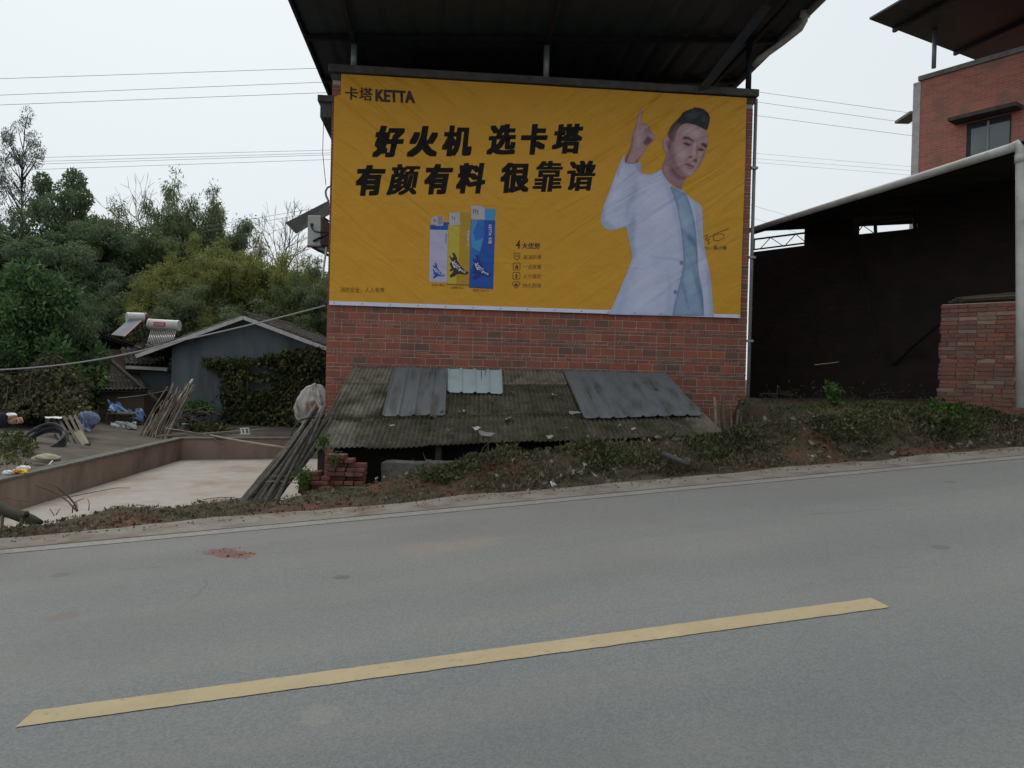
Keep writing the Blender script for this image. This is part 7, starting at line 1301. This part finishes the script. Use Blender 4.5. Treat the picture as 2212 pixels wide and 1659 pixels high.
# mossy log and bare twigs at the left
zE = lambda x, y: (x * .19525, 837 + y * .19525)
lg = empty('fallen_log', P(*zE(250, 1440), 7.6), 'thick mossy fallen branch at the lower left edge', 'log')
MB().tube([P(-45, 1080, 7.9), P(*zE(20, 1345), 7.75), P(*zE(130, 1390), 7.65), P(*zE(260, 1435), 7.6), P(*zE(350, 1465), 7.55), P(*zE(460, 1490), 7.5)], [.07, .065, .055, .058, .05, .02], 12).build('trunk', 'bark_moss', lg, smooth=True)
MB().tube([P(*zE(280, 1430), 7.55), P(*zE(300, 1385), 7.5)], [.03, .02], 8).build('stub', 'bark_moss', lg); MB().tube([P(*zE(40, 1380), 7.7), P(*zE(25, 1450), 7.6), P(*zE(20, 1560), 7.5)], [.022, .016, .014], 8).build('side_branch', 'bark', lg); MB().tube([P(*zE(250, 1450), 7.55), P(*zE(235, 1500), 7.5), P(*zE(215, 1535), 7.45)], [.022, .016, .008], 8).build('side_branch', 'bark', lg)
tw = empty('bare_twigs', P(*zE(845, 1375), 7.95), 'bare curving twigs sprouting on the verge in front of the court', 'twigs')
for k, (pts, r_) in enumerate([([(850, 1370), (760, 1270), (640, 1180), (520, 1125), (388, 1083)], .009), ([(860, 1370), (820, 1280), (760, 1210), (640, 1110), (525, 1035)], .010), ([(700, 1225), (900, 1185), (1150, 1135), (1300, 1110), (1447, 1112)], .005), ([(800, 1385), (805, 1320), (840, 1265), (900, 1235), (935, 1228)], .006), ([(980, 1360), (988, 1300), (980, 1250), (962, 1232)], .005), ([(850, 1370), (850, 1300), (845, 1275)], .008), ([(30, 1212), (150, 1240), (330, 1268)], .004), ([(600, 1420), (570, 1370), (550, 1345)], .005), ([(620, 1410), (650, 1360), (662, 1340)], .005)]):
    MB().tube([P(*zE(x, y), 7.95 + .12 * math.sin(k + i)) for i, (x, y) in enumerate(pts)], [r_ * (1 - .5 * i / len(pts)) for i in range(len(pts))], 6).build('twig', 'twig', tw, smooth=True)

# ================================================================== PERSON AT THE LEFT EDGE
k = ray(-2, 1176); t_ = -CAM_Z / k.dot(np.array([-KX, -KY, 1.0])); ft = k * t_; ft[2] += CAM_Z; PY = float(ft[1])
def pp(u, v, dy=0.0): return P(u, v, PY + dy)
bx = float(pp(-50, 900)[0]); fz = float(ft[2])
person = empty('person', (bx, PY, fz), 'person in dark navy clothes at the left edge holding out a hand', 'person')
hand = pp(30, 906); elb = pp(-34, 922, .05); sho = np.array([bx - .02, PY + .16, fz + 1.36])
V = {}; Ed = []
def J(nm, p, r, par=None): V[nm] = (np.array(p, float), r); Ed.append((par, nm)) if par else None
B = lambda x, y, z: np.array([bx + x, PY + y, fz + z])
J('pelvis', B(0, 0, .94), (.125, .16)); J('waist', B(.01, 0, 1.08), (.115, .145), 'pelvis'); J('chest', B(.0, 0, 1.28), (.125, .18), 'waist'); J('collar', B(-.01, 0, 1.43), (.07, .12), 'chest'); J('neck', B(.0, 0, 1.50), (.052, .052), 'collar'); J('skull', B(.03, 0, 1.57), (.06, .06), 'neck')
for sgn, nm in ((1, 'l'), (-1, 'r')):
    J('hip' + nm, B(.0, .09 * sgn, .86), (.088, .088), 'pelvis'); J('knee' + nm, B(.03 - .05 * (sgn > 0), .10 * sgn, .48), (.06, .06), 'hip' + nm); J('ankle' + nm, B(-.02 - .06 * (sgn > 0), .10 * sgn, .09), (.045, .045), 'knee' + nm)
J('shr', B(-.02, -.19, 1.40), (.06, .06), 'collar'); J('elr', elb + np.array([0, -.22, .0]), (.062, .062), 'shr'); J('wrr', pp(13, 908, -.05), (.048, .048), 'elr')
J('shl', B(-.02, .19, 1.40), (.06, .06), 'collar'); J('ell', B(-.10, .25, 1.10), (.048, .048), 'shl'); J('wrl', B(-.02, .24, .86), (.036, .036), 'ell'); J('hdl', B(.0, .24, .77), (.03, .03), 'wrl')
names = list(V); me_ = bpy.data.meshes.new('body'); me_.from_pydata([tuple(V[n_][0] - np.array([bx, PY, fz])) for n_ in names], [(names.index(a), names.index(b)) for a, b in Ed], [])
ob = bpy.data.objects.new('body', me_); COL.objects.link(ob); sk = ob.modifiers.new('skin', 'SKIN'); sk.use_smooth_shade = True; ss = ob.modifiers.new('sub', 'SUBSURF'); ss.levels = 2; ss.render_levels = 2
for i, n_ in enumerate(names): me_.skin_vertices[0].data[i].radius = V[n_][1]; me_.skin_vertices[0].data[i].use_root = (n_ == 'pelvis')
bpy.context.view_layer.update(); dg = bpy.context.evaluated_depsgraph_get(); bm_me = bpy.data.meshes.new_from_object(ob.evaluated_get(dg)); COL.objects.unlink(ob); bpy.data.objects.remove(ob)
bm_me.materials.clear()
for m_ in ('cloth_navy', 'skin'): bm_me.materials.append(MATS[m_])
hloc = hand - np.array([bx, PY, fz])
for pl in bm_me.polygons:
    c = pl.center; pl.use_smooth = True; pl.material_index = 1 if (c.z > 1.475 or (c.z < .85 and c.y > .2)) else 0
body = bpy.data.objects.new('body', bm_me); link(body, person)
# hand: palm, four curled fingers of different length, thumb from the side of the palm
wr = pp(16, 908, -.05); fx = (hand - wr); fx = np.array([1.0, 0, .05]); mb = MB()
mb.tube([wr - fx * .03, wr + fx * .02, wr + fx * .055, wr + fx * .085], [.026, .032, .036, .028], 10)
for i, (dy, L_) in enumerate(((-.03, .062), (-.010, .07), (.010, .066), (.028, .052))):
    b0 = wr + fx * .08 + np.array([0, dy, .008 - abs(i - 1.5) * .004]); b1 = b0 + fx * L_ * .45 + np.array([0, 0, .012]); b2_ = b1 + np.array([.012, 0, -.028]); b3 = b2_ + np.array([-.018, 0, -.016]); mb.tube([b0 - fx * .015, b0, b1, b2_, b3], [.0095, .0095, .009, .008, .006], 8)
t0 = wr + fx * .03 + np.array([0, -.03, .012]); mb.tube([t0, t0 + np.array([.025, -.012, .022]), t0 + np.array([.052, -.006, .03]), t0 + np.array([.07, .004, .026])], [.013, .011, .0095, .007], 8)
mb.build('hand', 'skin', person, smooth=True)
MB().tube([wr - fx * .12, wr + fx * .02], [.072, .062], 14).build('cuff', 'cloth_navy', person, smooth=True)
# head with face and hair
hd_ = MB(); bmh = bmesh.new(); bmesh.ops.create_icosphere(bmh, subdivisions=4, radius=1)
for v in bmh.verts:
    x, y, z = v.co; r_ = 1 - .12 * max(0, -z) * (1 if x < .2 else .5); nose = .16 * math.exp(-((y / .13) ** 2 + ((z + .12) / .16) ** 2)) if x > 0 else 0; eye = -.05 * sum(math.exp(-(((y - s) / .14) ** 2 + ((z - .06) / .10) ** 2)) for s in (-.33, .33)) if x > 0 else 0
    v.co = Vector((x * .098 * r_ * (1 + nose + eye), y * .076 * r_, z * .118)) + Vector((.045, 0, 1.655))
for f in bmh.faces: f.smooth = True
hm = bpy.data.meshes.new('head'); bmh.to_mesh(hm); bmh.free(); hm.materials.append(MATS['skin']); link(bpy.data.objects.new('head', hm), person)
bmh = bmesh.new(); bmesh.ops.create_icosphere(bmh, subdivisions=4, radius=1)
for v in bmh.verts: x, y, z = v.co; k_ = 1.06 + .02 * math.sin(19 * y + 11 * x); v.co = Vector((x * .100 * k_ - .012, y * .079 * k_, max(z, -.25 if x < .1 else .45) * .122 * k_)) + Vector((.045, 0, 1.66))
for f in bmh.faces: f.smooth = True
hm = bpy.data.meshes.new('hair'); bmh.to_mesh(hm); bmh.free(); hm.materials.append(MATS['hair']); link(bpy.data.objects.new('hair', hm), person)
for s in (-1, 1):
    for nm, c, r_, m_ in (('ear', (.03, s * .078, 1.65), (.022, .010, .032), 'skin'), ('eye', (.128, s * .026, 1.663), (.008, .012, .006), 'hair')):
        bmh = bmesh.new(); bmesh.ops.create_icosphere(bmh, subdivisions=2, radius=1)
        for v in bmh.verts: v.co = Vector((v.co.x * r_[0] + c[0], v.co.y * r_[1] + c[1], v.co.z * r_[2] + c[2]))
        hm = bpy.data.meshes.new(nm); bmh.to_mesh(hm); bmh.free(); hm.materials.append(MATS[m_]); link(bpy.data.objects.new(nm, hm), person)
mb = MB(); mb.box(.124, .130, -.022, .022, 1.594, 1.600); mb.build('mouth', 'tank_red', person, local=False)
for s in (-1, 1):
    ax_ = -.02 - .06 * (s > 0); bmh = bmesh.new(); bmesh.ops.create_icosphere(bmh, subdivisions=3, radius=1)
    for v in bmh.verts: v.co = Vector((v.co.x * .145 + ax_ + .06, v.co.y * .05 + .10 * s, max(v.co.z, -.55) * (.065 if v.co.x < .3 else .05) + .045))
    for f in bmh.faces: f.smooth = True
    hm = bpy.data.meshes.new('shoe'); bmh.to_mesh(hm); bmh.free(); hm.materials.append(MATS['shoe']); so = link(bpy.data.objects.new('shoe', hm), person); mb = MB(); mb.box(ax_ - .075, ax_ + .195, .10 * s - .042, .10 * s + .042, 0, .016); mb.build('sole', 'sole', so, local=False, bevel=.01)
hp = wr + fx * .10 + np.array([0, -.01, .035]); blob('paper_wrap', hp + np.array([-.06, 0, -.02]), (.05, .03, .022), 'litter_white', "crumpled white tissue held in the person's hand", 'tissue', 5, .35, 4, 2.2)
